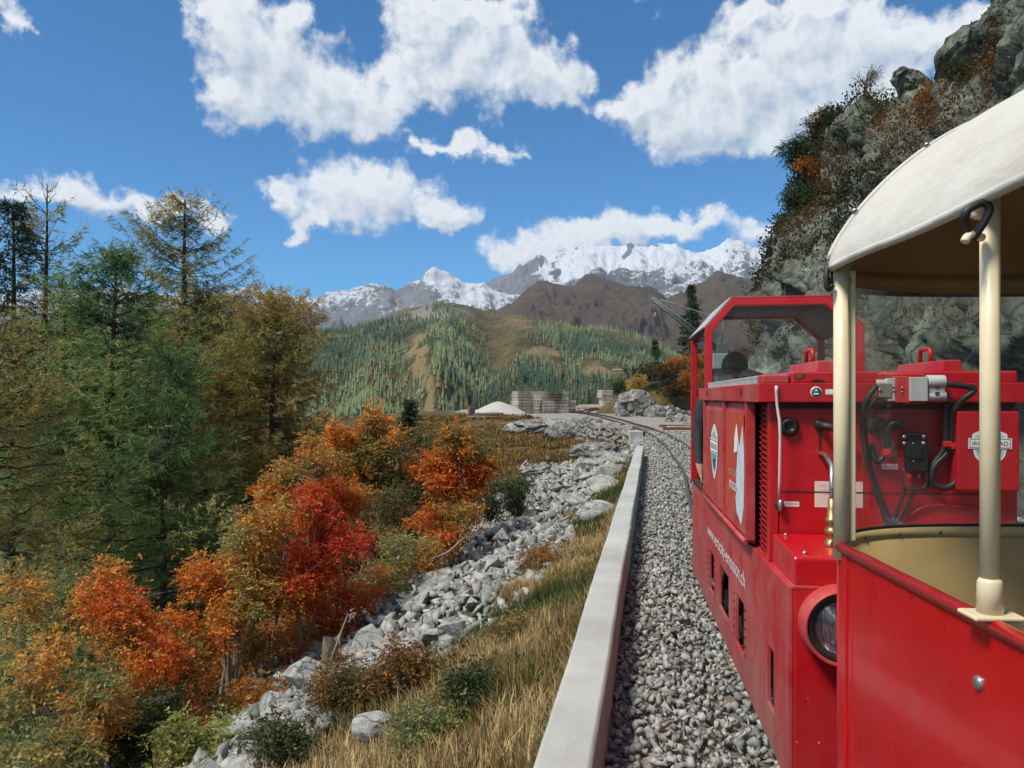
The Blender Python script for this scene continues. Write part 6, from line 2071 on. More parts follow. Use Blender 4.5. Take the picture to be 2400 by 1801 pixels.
cf1 = portal(2.90, 2.95, 1.962, 'cab_frame')
cf2 = portal(4.06, 4.11, 1.09, 'cab_frame')
rim = [(-0.04, 2.453), (0.168, 2.690), (0.922, 2.690), (1.19, 2.453)]
for i in range(3):
    (xa, za), (xb, zb_) = rim[i], rim[i + 1]
    nx_, nz_ = -(zb_ - za), (xb - xa)
    l_ = math.hypot(nx_, nz_)
    nx_, nz_ = nx_ / l_ * 0.012, nz_ / l_ * 0.012
    e = 0.002
    MB().prism([(xa, za), (xb, zb_), (xb + nx_, zb_ + nz_), (xa + nx_, za + nz_)], 'y', 2.905 + e * i, 4.12 + e * i).build('roof_sheet', M['zinc'] if i == 0 else M['red_side'], LOCO)
    MB().prism([(xa - nx_ * 3 + 0.0, za - nz_ * 3), (xb - nx_ * 3, zb_ - nz_ * 3), (xb - nx_ * 0.3, zb_ - nz_ * 0.3), (xa - nx_ * 0.3, za - nz_ * 0.3)], 'y', 2.955, 4.055).build('roof_lining', M['red_dark'] if i < 2 else plain('brown_roof_lining', (0.13, 0.075, 0.065), 0.6), LOCO)
gp = [(0.02, 1.97), (0.02, 2.43), (0.19, 2.63), (0.90, 2.63), (1.13, 2.43), (1.13, 1.97)]
MB().prism(gp, 'y', 2.922, 2.927).build('cab_window', M['glass_cab'], LOCO)
MB().box(-0.02, LW, 2.86, 4.12, 1.086, 1.12).build('cab_floor', M['red_dark'], LOCO)
MB().box(0.02, LW - 0.02, 4.02, 4.058, 1.122, 1.62).build('dashboard', M['red_dark'], LOCO, bevel=0.01)
MB().box(0.45, 0.95, 3.45, 3.85, 1.122, 1.42).build('driver_seat', M['black'], LOCO, bevel=0.03)

# ------------------------------------------------------------------ the driver
def lw(u, y, z):
    return Vector((LX + CS * u + SN * y, LY - SN * u + CS * y, z))


def driver():
    J = {}
    def w3(px, py, d):
        return at(px, py, d)
    # joints: (position, radius)
    hip = lw(0.60, 3.62, 1.52)
    J['hip'] = (hip, 0.15)
    J['waist'] = (hip + Vector((-0.02, -0.03, 0.17)), 0.145)
    J['chest'] = (hip + Vector((-0.05, -0.04, 0.36)), 0.165)
    neck = hip + Vector((-0.06, -0.02, 0.53))
    J['neck'] = (neck, 0.068)
    head = w3(1722, 862, 6.96)
    J['jaw'] = (Vector((head.x, head.y, (neck.z + head.z) / 2 + 0.01)), 0.07)
    J['head'] = (head, 0.096)
    J['crown'] = (head + Vector((0, 0.01, 0.075)), 0.082)
    J['nose'] = (head + Vector((0.01, 0.105, -0.02)), 0.014)
    ls = w3(1651, 925, 6.93)
    J['lsh'] = (ls, 0.078)
    J['lel'] = (w3(1634, 1010, 6.86), 0.056)
    J['lwr'] = (w3(1638, 1085, 6.72), 0.034)
    J['lhand'] = (w3(1643, 1105, 6.69), 0.030)
    rs = neck + Vector((0.21, 0.03, -0.09))
    J['rsh'] = (rs, 0.075)
    J['rel'] = (rs + Vector((0.07, 0.16, -0.24)), 0.052)
    J['rwr'] = (rs + Vector((0.0, 0.38, -0.28)), 0.034)
    J['rhand'] = (rs + Vector((-0.01, 0.44, -0.27)), 0.030)
    for s, sx in (('l', -0.10), ('r', 0.10)):
        J[s + 'th'] = (hip + Vector((sx, 0.06, -0.03)), 0.095)
        J[s + 'kn'] = (hip + Vector((sx * 1.3 + 0.03, 0.36, 0.0)), 0.068)
        J[s + 'an'] = (hip + Vector((sx * 1.3 + 0.03, 0.38, -0.33)), 0.045)
        J[s + 'to'] = (hip + Vector((sx * 1.3 + 0.05, 0.50, -0.36)), 0.040)
    E = [('hip', 'waist'), ('waist', 'chest'), ('chest', 'neck'), ('neck', 'jaw'), ('jaw', 'head'), ('head', 'crown'), ('head', 'nose'), ('chest', 'lsh'), ('lsh', 'lel'), ('lel', 'lwr'), ('lwr', 'lhand'),
         ('chest', 'rsh'), ('rsh', 'rel'), ('rel', 'rwr'), ('rwr', 'rhand'), ('hip', 'lth'), ('lth', 'lkn'), ('lkn', 'lan'), ('lan', 'lto'), ('hip', 'rth'), ('rth', 'rkn'), ('rkn', 'ran'), ('ran', 'rto')]
    for s, fw, sd_ in (('l', Vector((0.02, -0.05, -0.95)).normalized(), Vector((0.25, 1, 0)).normalized()), ('r', Vector((-0.1, 1, -0.25)).normalized(), Vector((1, 0.1, 0)).normalized())):
        h = J[s + 'hand'][0]
        for q, (off, ln) in enumerate(((-0.030, 0.060), (-0.010, 0.075), (0.010, 0.082), (0.030, 0.076))):
            a = h + sd_ * off + fw * 0.055
            J[f'{s}f{q}a'] = (a, 0.0095)
            J[f'{s}f{q}b'] = (a + fw * ln * 0.55 + Vector((0.006, 0, 0)), 0.0085)
            J[f'{s}f{q}c'] = (a + fw * ln * 0.85 + Vector((0.022, 0, 0)), 0.007)
            E += [(s + 'hand', f'{s}f{q}a'), (f'{s}f{q}a', f'{s}f{q}b'), (f'{s}f{q}b', f'{s}f{q}c')]
        a = h + sd_ * 0.042 + fw * 0.015
        J[s + 'tha'] = (a, 0.011)
        J[s + 'thb'] = (a + sd_ * 0.02 + fw * 0.035, 0.009)
        E += [(s + 'hand', s + 'tha'), (s + 'tha', s + 'thb')]
    names = list(J)
    base = hip
    me = bpy.data.meshes.new('body')
    me.from_pydata([J[n_][0] - base for n_ in names], [(names.index(a), names.index(b)) for a, b in E], [])
    o = bpy.data.objects.new('tmp_body', me)
    COL.objects.link(o)
    o.modifiers.new('skin', 'SKIN')
    sv = me.skin_vertices[0].data
    for i, n_ in enumerate(names):
        sv[i].radius = (J[n_][1], J[n_][1])
        sv[i].use_root = n_ == 'hip'
    sub = o.modifiers.new('sub', 'SUBSURF')
    sub.levels = sub.render_levels = 2
    bpy.context.view_layer.update()
    dg = bpy.context.evaluated_depsgraph_get()
    m2 = bpy.data.meshes.new_from_object(o.evaluated_get(dg))
    bpy.data.objects.remove(o)
    m2.materials.clear()
    m2.materials.append(M['jacket'])
    m2.materials.append(M['skin'])
    m2.polygons.foreach_set('use_smooth', [True] * len(m2.polygons))
    lh, rh, nk = J['lwr'][0] - base, J['rwr'][0] - base, J['neck'][0] - base
    for p in m2.polygons:
        c = p.center
        if c.z > nk.z + 0.03 or (c - lh).length < 0.18 and c.z < lh.z - 0.005 or (c - rh).length < 0.18 and c.y > rh.y + 0.01:
            p.material_index = 1
    root = empty('person', base)
    tag(root, 'locomotive driver in dark jacket and cap, seen from behind in the cab', 'person')
    m2.name = 'body'
    link('body', m2, root)
    hd = J['head'][0] - base
    cp = MB()
    rows = []
    for i in range(9):
        ph = math.radians(90 - i * 13)
        rows.append([(hd.x + 0.112 * math.cos(ph) * math.cos(a), hd.y + 0.125 * math.cos(ph) * math.sin(a), hd.z + 0.015 + 0.125 * math.sin(ph)) for a in [2 * math.pi * j / 24 for j in range(25)]])
    cp.grid(rows)
    cap_o = cp.build('cap', M['cap'], root, solid=0.006)
    pk = MB()
    pk.grid([[(hd.x + (0.095) * math.sin(a), hd.y + 0.09 * math.cos(a) + e * 0.09 * math.cos(a), hd.z + 0.012 - 0.02 * e) for a in [math.radians(d_) for d_ in range(-70, 71, 10)]] for e in (0, 0.5, 1)])
    pk.build('peak', M['cap'], cap_o, solid=0.005)
    hr = MB()
    rows = []
    for i in range(4):
        rows.append([(hd.x + 0.099 * math.sin(a), hd.y - 0.1 * math.cos(a) + 0.01, hd.z + 0.0 - i * 0.02) for a in [math.radians(d_) for d_ in range(-95, 96, 10)]])
    hr.grid(rows)
    hr.build('hair', M['hair'], root, solid=0.012)
    cl = MB()
    rows = [[(nk.x + (0.085 + 0.01 * i) * math.cos(a), nk.y + (0.085 + 0.01 * i) * math.sin(a), nk.z + 0.03 - i * 0.035) for a in [2 * math.pi * j / 20 for j in range(21)]] for i in range(3)]
    cl.grid(rows)
    cl.build('collar', M['jacket'], root, solid=0.012)


driver()

# ------------------------------------------------------------------ the coach we ride in
CX, CY, CR = 1.06, 2.50, 0.047             # front left corner post, heading (radians to the right)
COACH = tag(empty('passenger_coach', (CX, CY, 0), -CR), 'open red tourist coach with cream posts and pale canvas canopy', 'coach')
CWD, CLEN, ZR = 1.40, 3.4, 1.417
ccs, csn = math.cos(CR), math.sin(CR)


def cl(p):
    """place point -> coach axes"""
    dx, dy = p.x - CX, p.y - CY
    return Vector((ccs * dx - csn * dy, csn * dx + ccs * dy, p.z))


half = [(0.0, 0.0), (0.012, 0.07), (0.05, 0.155), (0.12, 0.245), (0.22, 0.318), (0.34, 0.365), (0.50, 0.395), (0.70, 0.405)]
plan = half + [(CWD - u, y) for u, y in half[::-1][1:]]


def smooth_plan(inset, n=46):
    P = spline(plan, n)
    T = np.gradient(P, axis=0)
    T /= np.linalg.norm(T, axis=1, keepdims=True)
    N_ = np.stack([T[:, 1], -T[:, 0]], -1)           # points inwards
    return P + N_ * inset


def wall_sheet(name, inset, z0, z1, mat, parent, thick=0.006, bevel=0.0):
    P = smooth_plan(inset)
    return MB().grid([[(p[0], p[1], z) for p in P] for z in (z0, z1)]).build(name, mat, parent, solid=thick)


wall_sheet('front_outer_panel', 0.0, 0.42, ZR - 0.006, M['red_panel'], COACH, 0.008)
wall_sheet('front_inner_panel', 0.022, 0.46, ZR - 0.034, M['beige'], COACH, 0.006)
tr = wall_sheet('front_trim_strip', 0.018, ZR - 0.036, ZR + 0.004, M['beige_trim'], COACH, 0.014)
P = smooth_plan(0.030)
sl = np.concatenate([[0], np.cumsum(np.linalg.norm(np.diff(P, axis=0), axis=1))])
for s in np.arange(0.14, sl[-1] - 0.08, 0.168):
    x, y = np.interp(s, sl, P[:, 0]), np.interp(s, sl, P[:, 1])
    x2, y2 = np.interp(s + 0.01, sl, P[:, 0]), np.interp(s + 0.01, sl, P[:, 1])
    nrm = Vector((y2 - y, -(x2 - x), 0)).normalized()
    MB().lathe((x - nrm.x * 0.006, y - nrm.y * 0.006, ZR - 0.016), nrm, [(0.0065, 0), (0.0065, 0.003), (0.004, 0.005), (0.0001, 0.0055)], 10).build('rivet', M['wood_dark'], tr)
gk = smooth_plan(0.014)
MB().tube([(p[0], p[1], ZR + 0.008) for p in gk], 0.007, 6).build('screen_gasket', M['black'], COACH)
Pg = smooth_plan(0.012)[2:-2]
MB().grid([[(p[0], p[1], z) for p in Pg] for z in (ZR + 0.008, 2.285)]).build('screen', M['glass'], COACH, solid=0.004)


def side_panel(x, sgn, name):
    root = MB().box(x - 0.008, x + 0.008, -CLEN, -0.125, 0.42, ZR - 0.004).build(name, M['red_panel'], COACH, bevel=0.003)
    MB().box(x - 0.006, x + 0.010, -0.118, 0.0, 0.42, ZR - 0.004).build('corner_pillar', M['red_panel'], root, bevel=0.004)
    MB().box(x - 0.011, x - 0.002, -0.075, -0.052, 0.43, ZR - 0.01).build('pillar_strip', M['red_panel'], root, bevel=0.003)
    MB().tube([(x - sgn * 0.004, 0.03, ZR + 0.0), (x - sgn * 0.004, -CLEN, ZR + 0.0)], 0.017, 14).build('top_rail', M['red_panel'], root)
    MB().box(x + sgn * 0.010, x + sgn * 0.016, -CLEN, -0.02, 0.46, ZR - 0.02).build('inner_lining', M['beige'], root)
    return root


s1 = side_panel(0.0, 1, 'side_panel')
s2 = side_panel(CWD, -1, 'side_panel')
MB().lathe((-0.008, -0.825, 1.28), (-1, 0, 0), [(0.016, 0), (0.016, 0.004), (0.012, 0.009), (0.006, 0.011), (0.0001, 0.0115)], 18).build('bolt', M['steel'], s1)
MB().lathe((-0.008, -2.2, 1.28), (-1, 0, 0), [(0.016, 0), (0.016, 0.004), (0.012, 0.009), (0.0001, 0.0115)], 18).build('bolt', M['steel'], s1)
MB().box(0.01, CWD - 0.01, -CLEN + 0.01, 0.1, 0.44, 0.48).build('floor', M['wood_dark'], COACH)
MB().box(0.0, CWD, -CLEN - 0.012, -CLEN, 0.42, ZR).build('rear_panel', M['red_panel'], COACH, bevel=0.003)
MB().box(0.2, CWD - 0.2, -CLEN + 0.1, 0.15, 0.26, 0.40).build('chassis', M['black'], COACH, bevel=0.01)
for yc in (-0.5, -2.7):
    for xs in (0.32, CWD - 0.32):
        MB().lathe((xs, yc, 0.29), (1, 0, 0), [(0.001, -0.04), (0.15, -0.04), (0.16, 0.03), (0.185, 0.034), (0.185, 0.05), (0.001, 0.05)], 24).build('wheel', M['black'], COACH)
MB().box(CWD / 2 - 0.05, CWD / 2 + 0.05, 0.1, 0.58, 0.46, 0.52).build('drawbar', M['black'], COACH, bevel=0.008)

# posts
for x in (0.004, CWD - 0.004):
    b = MB().tube([(x, -0.005, ZR - 0.04), (x, -0.005, 2.33)], 0.0255, 16).build('post', M['cream'], COACH)
    MB().box(x + 0.004, x + 0.040, -0.016, -0.006, ZR + 0.02, 2.305).build('screen_bead', M['cream'], b, bevel=0.002)
    MB().lathe((x + 0.02, -0.016, 2.27), (0, -1, 0), [(0.008, 0), (0.008, 0.003), (0.004, 0.006), (0.0001, 0.006)], 12).build('screw', M['steel'], b)
for x in (0.0, CWD):
    for yp in (-0.85, -1.95, -3.2):
        b = MB().tube([(x, yp, ZR + 0.015), (x, yp, 2.36)], 0.0195, 16).build('post', M['cream'], COACH)
        MB().tube([(x, yp, ZR + 0.02), (x, yp, ZR + 0.088), (x, yp, ZR + 0.096)], [0.0265, 0.0245, 0.020], 16).build('sleeve', M['cream'], b)
        MB().box(x - 0.050, x + 0.055, yp - 0.038, yp + 0.038, ZR + 0.012, ZR + 0.022).build('base_plate', M['cream'], b, bevel=0.004)
        MB().box(x + 0.0 if x == 0 else x - 0.05, x + 0.05 if x == 0 else x, yp - 0.025, yp + 0.025, ZR - 0.03, ZR + 0.012).build('bracket', M['cream'], b, bevel=0.006)

# benches with rounded cream backs
for i, yb_ in enumerate((-0.95, -2.1)):
    be = MB().box(0.03, CWD - 0.03, yb_ - 0.42, yb_, 0.84, 0.89).build('bench', M['beige'], COACH, bevel=0.02)
    rows = []
    for (yy, zz) in ((0.0, 0.90), (0.012, 1.05), (0.03, 1.22), (0.045, 1.34), (0.04, 1.372), (0.02, 1.375)):
        rows.append([(x, yb_ + yy - 0.02, zz - 0.05 * abs((x - CWD / 2) / (CWD / 2)) ** 4 * (zz > 1.2)) for x in np.linspace(0.03, CWD - 0.03, 15)])
    MB().grid(rows).build('backrest', M['beige'], be, solid=0.02)
    MB().tube([(0.03, yb_ + 0.005, 1.27), (0.07, yb_ + 0.01, 1.345), (0.14, yb_ + 0.015, 1.372), (CWD / 2, yb_ + 0.015, 1.376), (CWD - 0.14, yb_ + 0.015, 1.372), (CWD - 0.03, yb_ + 0.005, 1.27)], 0.017, 10).build('backrest_edge', M['cream'], be)

# canopy
HC = CWD / 2 + 0.03


def arch_z(u):
    s = np.clip((u - CWD / 2) / HC, -1, 1)
    q = 1 - s * s
    return 2.315 + 0.53 * (0.6 * q + 0.4 * np.sqrt(np.maximum(q, 0)))


def canopy(name, off, mat, parent, thick):
    """vault along the coach with a rounded front; off = distance inside the outer skin"""
    us = CWD / 2 - HC * np.cos(np.linspace(0, math.pi, 49))
    us = CWD / 2 + (us - CWD / 2) * (1 - off / HC)
    front = []
    fp = smooth_plan(-0.03 + off, 49)
    rows = []
    for yy in np.concatenate([np.linspace(-CLEN - 0.1, -0.02, 46)]):
        sag = -0.022 * math.sin(math.pi * ((-yy) % 0.85) / 0.85) ** 2
        row = []
        for u in us:
            e = 1 - abs((u - CWD / 2) / HC)
            wr = 0.010 * math.sin(9 * yy + 7 * u + 2 * math.sin(5 * u)) * e * (1 - e) * 4
            hem = -0.004 * math.sin(yy * 7.3) * max(0, 1 - e * 8)
            row.append((u, yy, float(arch_z(u)) - off + sag * min(1, e * 3) + wr + hem))
        rows.append(row)
    for ph in np.linspace(0, math.pi / 2, 12)[0:]:
        row = []
        for i, u in enumerate(us):
            bx_, by_ = fp[i]
            zt = float(arch_z(u)) - off
            k = math.sin(ph)
            row.append((u + (bx_ - u) * k ** 2, 0.0 + by_ * k, 2.285 + (zt - 2.285) * math.cos(ph) ** 0.9))
        rows.append(row)
    return MB().grid(rows).build(name, mat, parent, solid=thick)


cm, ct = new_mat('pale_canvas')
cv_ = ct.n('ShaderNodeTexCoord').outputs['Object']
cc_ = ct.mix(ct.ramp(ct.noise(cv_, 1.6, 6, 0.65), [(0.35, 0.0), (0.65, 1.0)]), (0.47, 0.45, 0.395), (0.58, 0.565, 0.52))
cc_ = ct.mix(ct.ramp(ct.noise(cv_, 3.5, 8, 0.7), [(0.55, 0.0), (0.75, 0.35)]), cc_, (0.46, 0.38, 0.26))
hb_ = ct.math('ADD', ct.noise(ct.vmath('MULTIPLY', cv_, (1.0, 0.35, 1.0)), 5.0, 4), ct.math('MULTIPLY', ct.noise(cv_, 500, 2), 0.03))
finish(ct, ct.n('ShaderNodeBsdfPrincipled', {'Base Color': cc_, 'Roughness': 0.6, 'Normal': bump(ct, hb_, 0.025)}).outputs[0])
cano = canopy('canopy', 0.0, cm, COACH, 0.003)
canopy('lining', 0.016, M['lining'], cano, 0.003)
hem_pts = []
for yy in np.linspace(-CLEN - 0.1, -0.01, 60):
    hem_pts.append((-0.034, yy, 2.313 - 0.004 * math.sin(yy * 7.3)))
MB().tube(hem_pts, 0.013, 8).build('hem', cm, cano)
MB().tube([(2 * HC - 0.03 + 0.004, p[1], p[2]) for p in hem_pts], 0.013, 8).build('hem', cm, cano)
ft = smooth_plan(-0.026, 49)
MB().tube([(p[0], p[1], 2.283) for p in ft], 0.011, 8).build('front_hem', M['black'], cano)
MB().grid([[(p[0], p[1], z) for p in smooth_plan(0.004, 49)] for z in (2.30, 2.345)]).build('front_valance', M['lining'], cano, solid=0.004)
for (u_, y_) in ((0.07, 0.03), (0.30, 0.03)):
    MB().lathe((u_ - 0.012, y_, float(arch_z(u_)) + 0.004), (-0.5, 0.2, 0.85), [(0.010, 0), (0.010, 0.003), (0.005, 0.007), (0.0001, 0.008)], 12).build('snap_button', M['steel'], cano)
# welt along the front bow
MB().tube([(float(u), 0.035, float(arch_z(u)) + 0.004) for u in CWD / 2 - HC * np.cos(np.linspace(0.12, math.pi - 0.12, 40))], 0.008, 6).build('welt', cm, cano)
for yy in (-0.85, -1.95):
    MB().tube([(float(u), yy, float(arch_z(u)) - 0.045) for u in CWD / 2 - HC * np.cos(np.linspace(0.05, math.pi - 0.05, 30))], 0.012, 8).build('hoop', M['cream'], cano)


def c5(x, y, d):
    return cl(at(1900 + x / 2.964, 200 + y / 2.964, d))


st = [c5(1100, 1070, 1.62), c5(1070, 960, 1.61), c5(1062, 885, 1.60), c5(1130, 840, 1.60), c5(1205, 805, 1.60), c5(1255, 855, 1.60), c5(1200, 960, 1.61), c5(1120, 1075, 1.62)]
sto = MB().tube([tuple(p) for p in spline([tuple(p) for p in st], 40)], 0.0085, 8).build('elastic_strap', M['black'], COACH)
hk = [c5(1190, 1060, 1.635), c5(1130, 1035, 1.62), c5(1085, 1045, 1.61), c5(1070, 1090, 1.61)]
MB().tube([tuple(p) for p in spline([tuple(p) for p in hk], 14)], 0.009, 8).build('strap_hook', M['cream'], sto)
st = [c5(118, 1255, 2.49), c5(108, 1330, 2.48), c5(112, 1410, 2.48), c5(135, 1430, 2.48), c5(146, 1390, 2.48)]
MB().tube([tuple(p) for p in spline([tuple(p) for p in st], 20)], 0.010, 8).build('elastic_strap', M['black'], COACH)

# ------------------------------------------------------------------ the terrace beyond: walling, pallets, heap, boulder, crane
def tz(x, y):
    return float(terrace_z(x, y))


# dry stone retaining wall with concrete cap
rw = tag(empty('stone_retaining_wall', (5.7, 36.0, 0)), 'rough stone retaining wall with pale concrete cap below the curving track', 'wall')
EW = spline(EDGE[3:6], 60)
sl_ = np.concatenate([[0], np.cumsum(np.linalg.norm(np.diff(EW, axis=0), axis=1))])
rr_ = np.random.default_rng(501)
st_base = [bm_ for bm_ in big_me]
st_me = []
for i in range(8):
    bv, bf = stone_bases(1, 600 + i, 16, (0.75, 0.95))[0]
    me = bpy.data.meshes.new('stone')
    me.from_pydata(bv.tolist(), [], bf.tolist())
    bm = bmesh.new(); bm.from_mesh(me)
    bmesh.ops.dissolve_limit(bm, angle_limit=0.3, verts=bm.verts, edges=bm.edges)
    bmesh.ops.bevel(bm, geom=list(bm.edges), offset=0.05, segments=1, affect='EDGES')
    bm.to_mesh(me); bm.free()
    me.materials.append(M['wallstone'])
    st_me.append(me)


def ew(s):
    return np.interp(s, sl_, EW[:, 0]), np.interp(s, sl_, EW[:, 1])


rows_b, core = [], []
nst = 0
s = 0.0
while s < sl_[-1] - 0.3:
    x, y = ew(s)
    z0 = float(gz(x - 0.6, y)) - 0.15
    z = z0
    while z < 0.20:
        w_, h_ = rr_.uniform(0.35, 0.6), rr_.uniform(0.26, 0.42)
        o = bpy.data.objects.new('stone', st_me[rr_.integers(0, 8)])
        COL.objects.link(o)
        o.parent = rw
        sx, sy = ew(s + rr_.uniform(-0.12, 0.12))
        o.location = (sx - 0.14 + rr_.uniform(-0.06, 0.06) - 5.7, sy - 36.0, z + h_ / 2)
        o.scale = (0.5, w_ * 1.25, h_ * 1.3)
        o.rotation_euler = (rr_.normal(0, 0.12), rr_.normal(0, 0.12), rr_.normal(0, 0.2))
        nst += 1
        z += h_ * 0.92
    s += 0.46
b = MB()
b.grid([[(ew(q)[0] + dx - 5.7, ew(q)[1] - 36.0, zz) for dx, zz in ((-0.10, -1.6), (-0.08, 0.24), (0.5, 0.24), (0.5, -0.5))] for q in np.linspace(0, sl_[-1], 30)], False)
b.build('wall_core', M['wood_dark'], rw)
b = MB()
b.grid([[(ew(q)[0] + dx - 5.7, ew(q)[1] - 36.0, zz) for dx, zz in ((-0.22, 0.16), (-0.22, 0.29), (0.30, 0.30), (0.30, 0.10))] for q in np.linspace(0, 11.5, 30)], False)
b.build('concrete_cap', M['concrete'], rw, bevel=0.01)
MB().box(-0.30, 0.32, -0.55, -0.02, -0.35, 0.31).build('end_block', M['concrete'], rw, bevel=0.02)


# pallets
def make_pallet():
    b = MB()
    for q in range(6):
        y0 = -0.60 + q * 0.205
        b.box(-0.65, 0.65, y0, y0 + 0.165, 0.255, 0.285)
    for xx in (-0.60, -0.07, 0.46):
        b.box(xx, xx + 0.14, -0.55, 0.55, 0.0, 0.06)
    for z0, z1 in ((0.06, 0.13), (0.185, 0.253)):
        for yy in (-0.60, 0.57):
            b.box(-0.65, 0.65, yy, yy + 0.03, z0, z1)
        for xx in (-0.65, 0.62):
            b.box(xx, xx + 0.03, -0.569, 0.569, z0 + 0.002, z1 - 0.002)
    return b


pm = make_pallet().build('pallet', M['wood_grey'])
pm_me = pm.data
bpy.data.objects.remove(pm)
pal_mats = [M['wood_grey'], plain('sun_bleached_timber', (0.60, 0.54, 0.44), 0.85, var=0.3, scale=3.0, dirt=(0.14, 0.11, 0.08), bumpd=0.004, bscale=30), M['wood_dark']]
pal_mes = []
for m_ in pal_mats:
    c = pm_me.copy(); c.materials.clear(); c.materials.append(m_); pal_mes.append(c)


def pallet_stack(px, d, n0, n1, rz, label, group, mats=(0, 1), z0=None):
    p = at(px, 900, d)
    base = tz(p.x, d) if z0 is None else z0
    for q in range(n0, n1):
        o = bpy.data.objects.new('pallet', pal_mes[mats[random.randrange(len(mats))]])
        COL.objects.link(o)
        o.location = (p.x + random.uniform(-.04, .04), d + random.uniform(-.04, .04), base + q * 0.288)
        o.rotation_euler = (0, 0, rz + random.uniform(-.04, .04))
        tag(o, ('lowest', 'second', 'third', 'fourth', 'fifth', 'sixth', 'topmost')[q] + (' pallet ' if q in (0, 6) else ' pallet up ') + label, 'pallet', group)


pallet_stack(1221, 71.0, 0, 7, 0.5, 'in the leftmost weathered stack beside the gravel heap', 'pallets in the leftmost stack')
pallet_stack(1248, 71.6, 0, 7, 0.12, 'in the bleached second stack from the gravel heap', 'pallets in the second stack', (1, 0))
pallet_stack(1279, 72.0, 0, 4, 0.35, 'in the pale front middle stack', 'pale pallets of the middle stack', (1,))
pallet_stack(1297, 72.6, 4, 7, 0.3, 'among the dark ones of the middle stack', 'dark pallets of the middle stack', (2,))
pallet_stack(1297, 73.9, 0, 4, 0.3, 'in the shaded stack beneath the dark pallets', 'back pallets of the middle stack', (0,))
pallet_stack(1274, 74.0, 0, 7, 0.2, 'in the stack behind the middle one', 'pallets in the back stack', (1,))
pallet_stack(1313, 73.0, 0, 7, 0.2, 'in the narrow stack right of the dark pallets', 'pallets in the narrow stack', (0, 1))
pallet_stack(1332, 74.0, 0, 4, 0.15, 'in the low stack nearest the rails', 'pallets in the low stack', (1,))
pallet_stack(1420, 84.0, 0, 4, 0.2, 'in the lone stack beside the boulder', 'lower pallets of the lone stack', (1, 0))
pallet_stack(1418, 84.0, 4, 7, 0.3, 'in the lone stack beside the boulder', 'upper pallets of the lone stack', (1,))
for q in range(9):
    x = (1345 + q * 5 - PX0) / FPX * 80
    o = MB().box(-1.3, 1.3, -0.11, 0.11, -0.06, 0.06).build('plank', M['wood_grey'] if q % 3 else pal_mats[1], bevel=0.008)
    o.location = (x + random.uniform(-.3, .3), 79.5 + (q % 3) * 0.5, tz(x, 80) + 0.07 + (q // 3) * 0.17 + 0.13 * (q % 2) * (q > 5))
    o.rotation_euler = (0, 0, random.uniform(-.25, .25))
    tag(o, 'rough plank in the loose timber pile right of the pallet stacks', 'plank', 'planks in the loose pile')

# gravel heap
p = at(1170, 975, 70.5)
R_, A_ = np.meshgrid(np.linspace(0, 1, 26), np.linspace(0, 2 * np.pi, 49), indexing='ij')
hx, hy = R_ * np.cos(A_) * 3.0, R_ * np.sin(A_) * 2.6
hzv = 1.35 * (1 - R_ ** 1.35) + 0.07 * fbm(hx * 1.2, hy * 1.2, oct=4, seed=511) - 0.25
I = np.arange(R_.size).reshape(R_.shape)
F = np.stack([I[:-1, :-1], I[1:, :-1], I[1:, 1:], I[:-1, 1:]], -1).reshape(-1, 4)
hm, ht_ = new_mat('pale_heap_gravel')
hv_ = ht_.n('ShaderNodeTexCoord').outputs['Object']
hc = ht_.mix(ht_.ramp(ht_.noise(hv_, 9, 6, 0.7), [(0.35, 0.0), (0.65, 1.0)]), (0.30, 0.29, 0.27), (0.50, 0.49, 0.46))
finish(ht_, ht_.n('ShaderNodeBsdfPrincipled', {'Base Color': hc, 'Roughness': 0.95, 'Normal': bump(ht_, ht_.noise(hv_, 14, 6, 0.7), 0.06)}).outputs[0])
o = arr_mesh('gravel_heap', np.stack([hx, hy, hzv], -1).reshape(-1, 3), F, hm, smooth=True)
o.location = (p.x, p.y, tz(p.x, p.y))
tag(o, 'pale grey heap of gravel left of the pallet stacks', 'heap')
# old timber left of the heap
p = at(1104, 985, 66)
o = MB().box(-0.28, 0.28, -0.2, 0.2, -0.2, 0.95).build('timber_post', M['wood_dark'], bevel=0.03)
o.location = (p.x, 66, float(gz(p.x, 66)))
o.rotation_euler = (0.03, 0.05, 0.4)
tag(o, 'short dark timber post at the left end of the terrace', 'post')
for q in range(6):
    p = at(1118 + q * 8, 984, 65 + (q % 2))
    o = MB().tube([(-0.8, 0, 0), (0, 0.03, 0.02), (0.8, 0, 0.0)], [0.14, 0.15, 0.13], 9).build('log', M['wood_dark'])
    o.location = (p.x, p.y, float(gz(p.x, p.y)) + 0.14 + 0.2 * (q % 2))
    o.rotation_euler = (0, 0, random.uniform(-.5, .5))
    tag(o, 'old dark log in the small heap beside the gravel', 'log', 'logs beside the gravel heap')

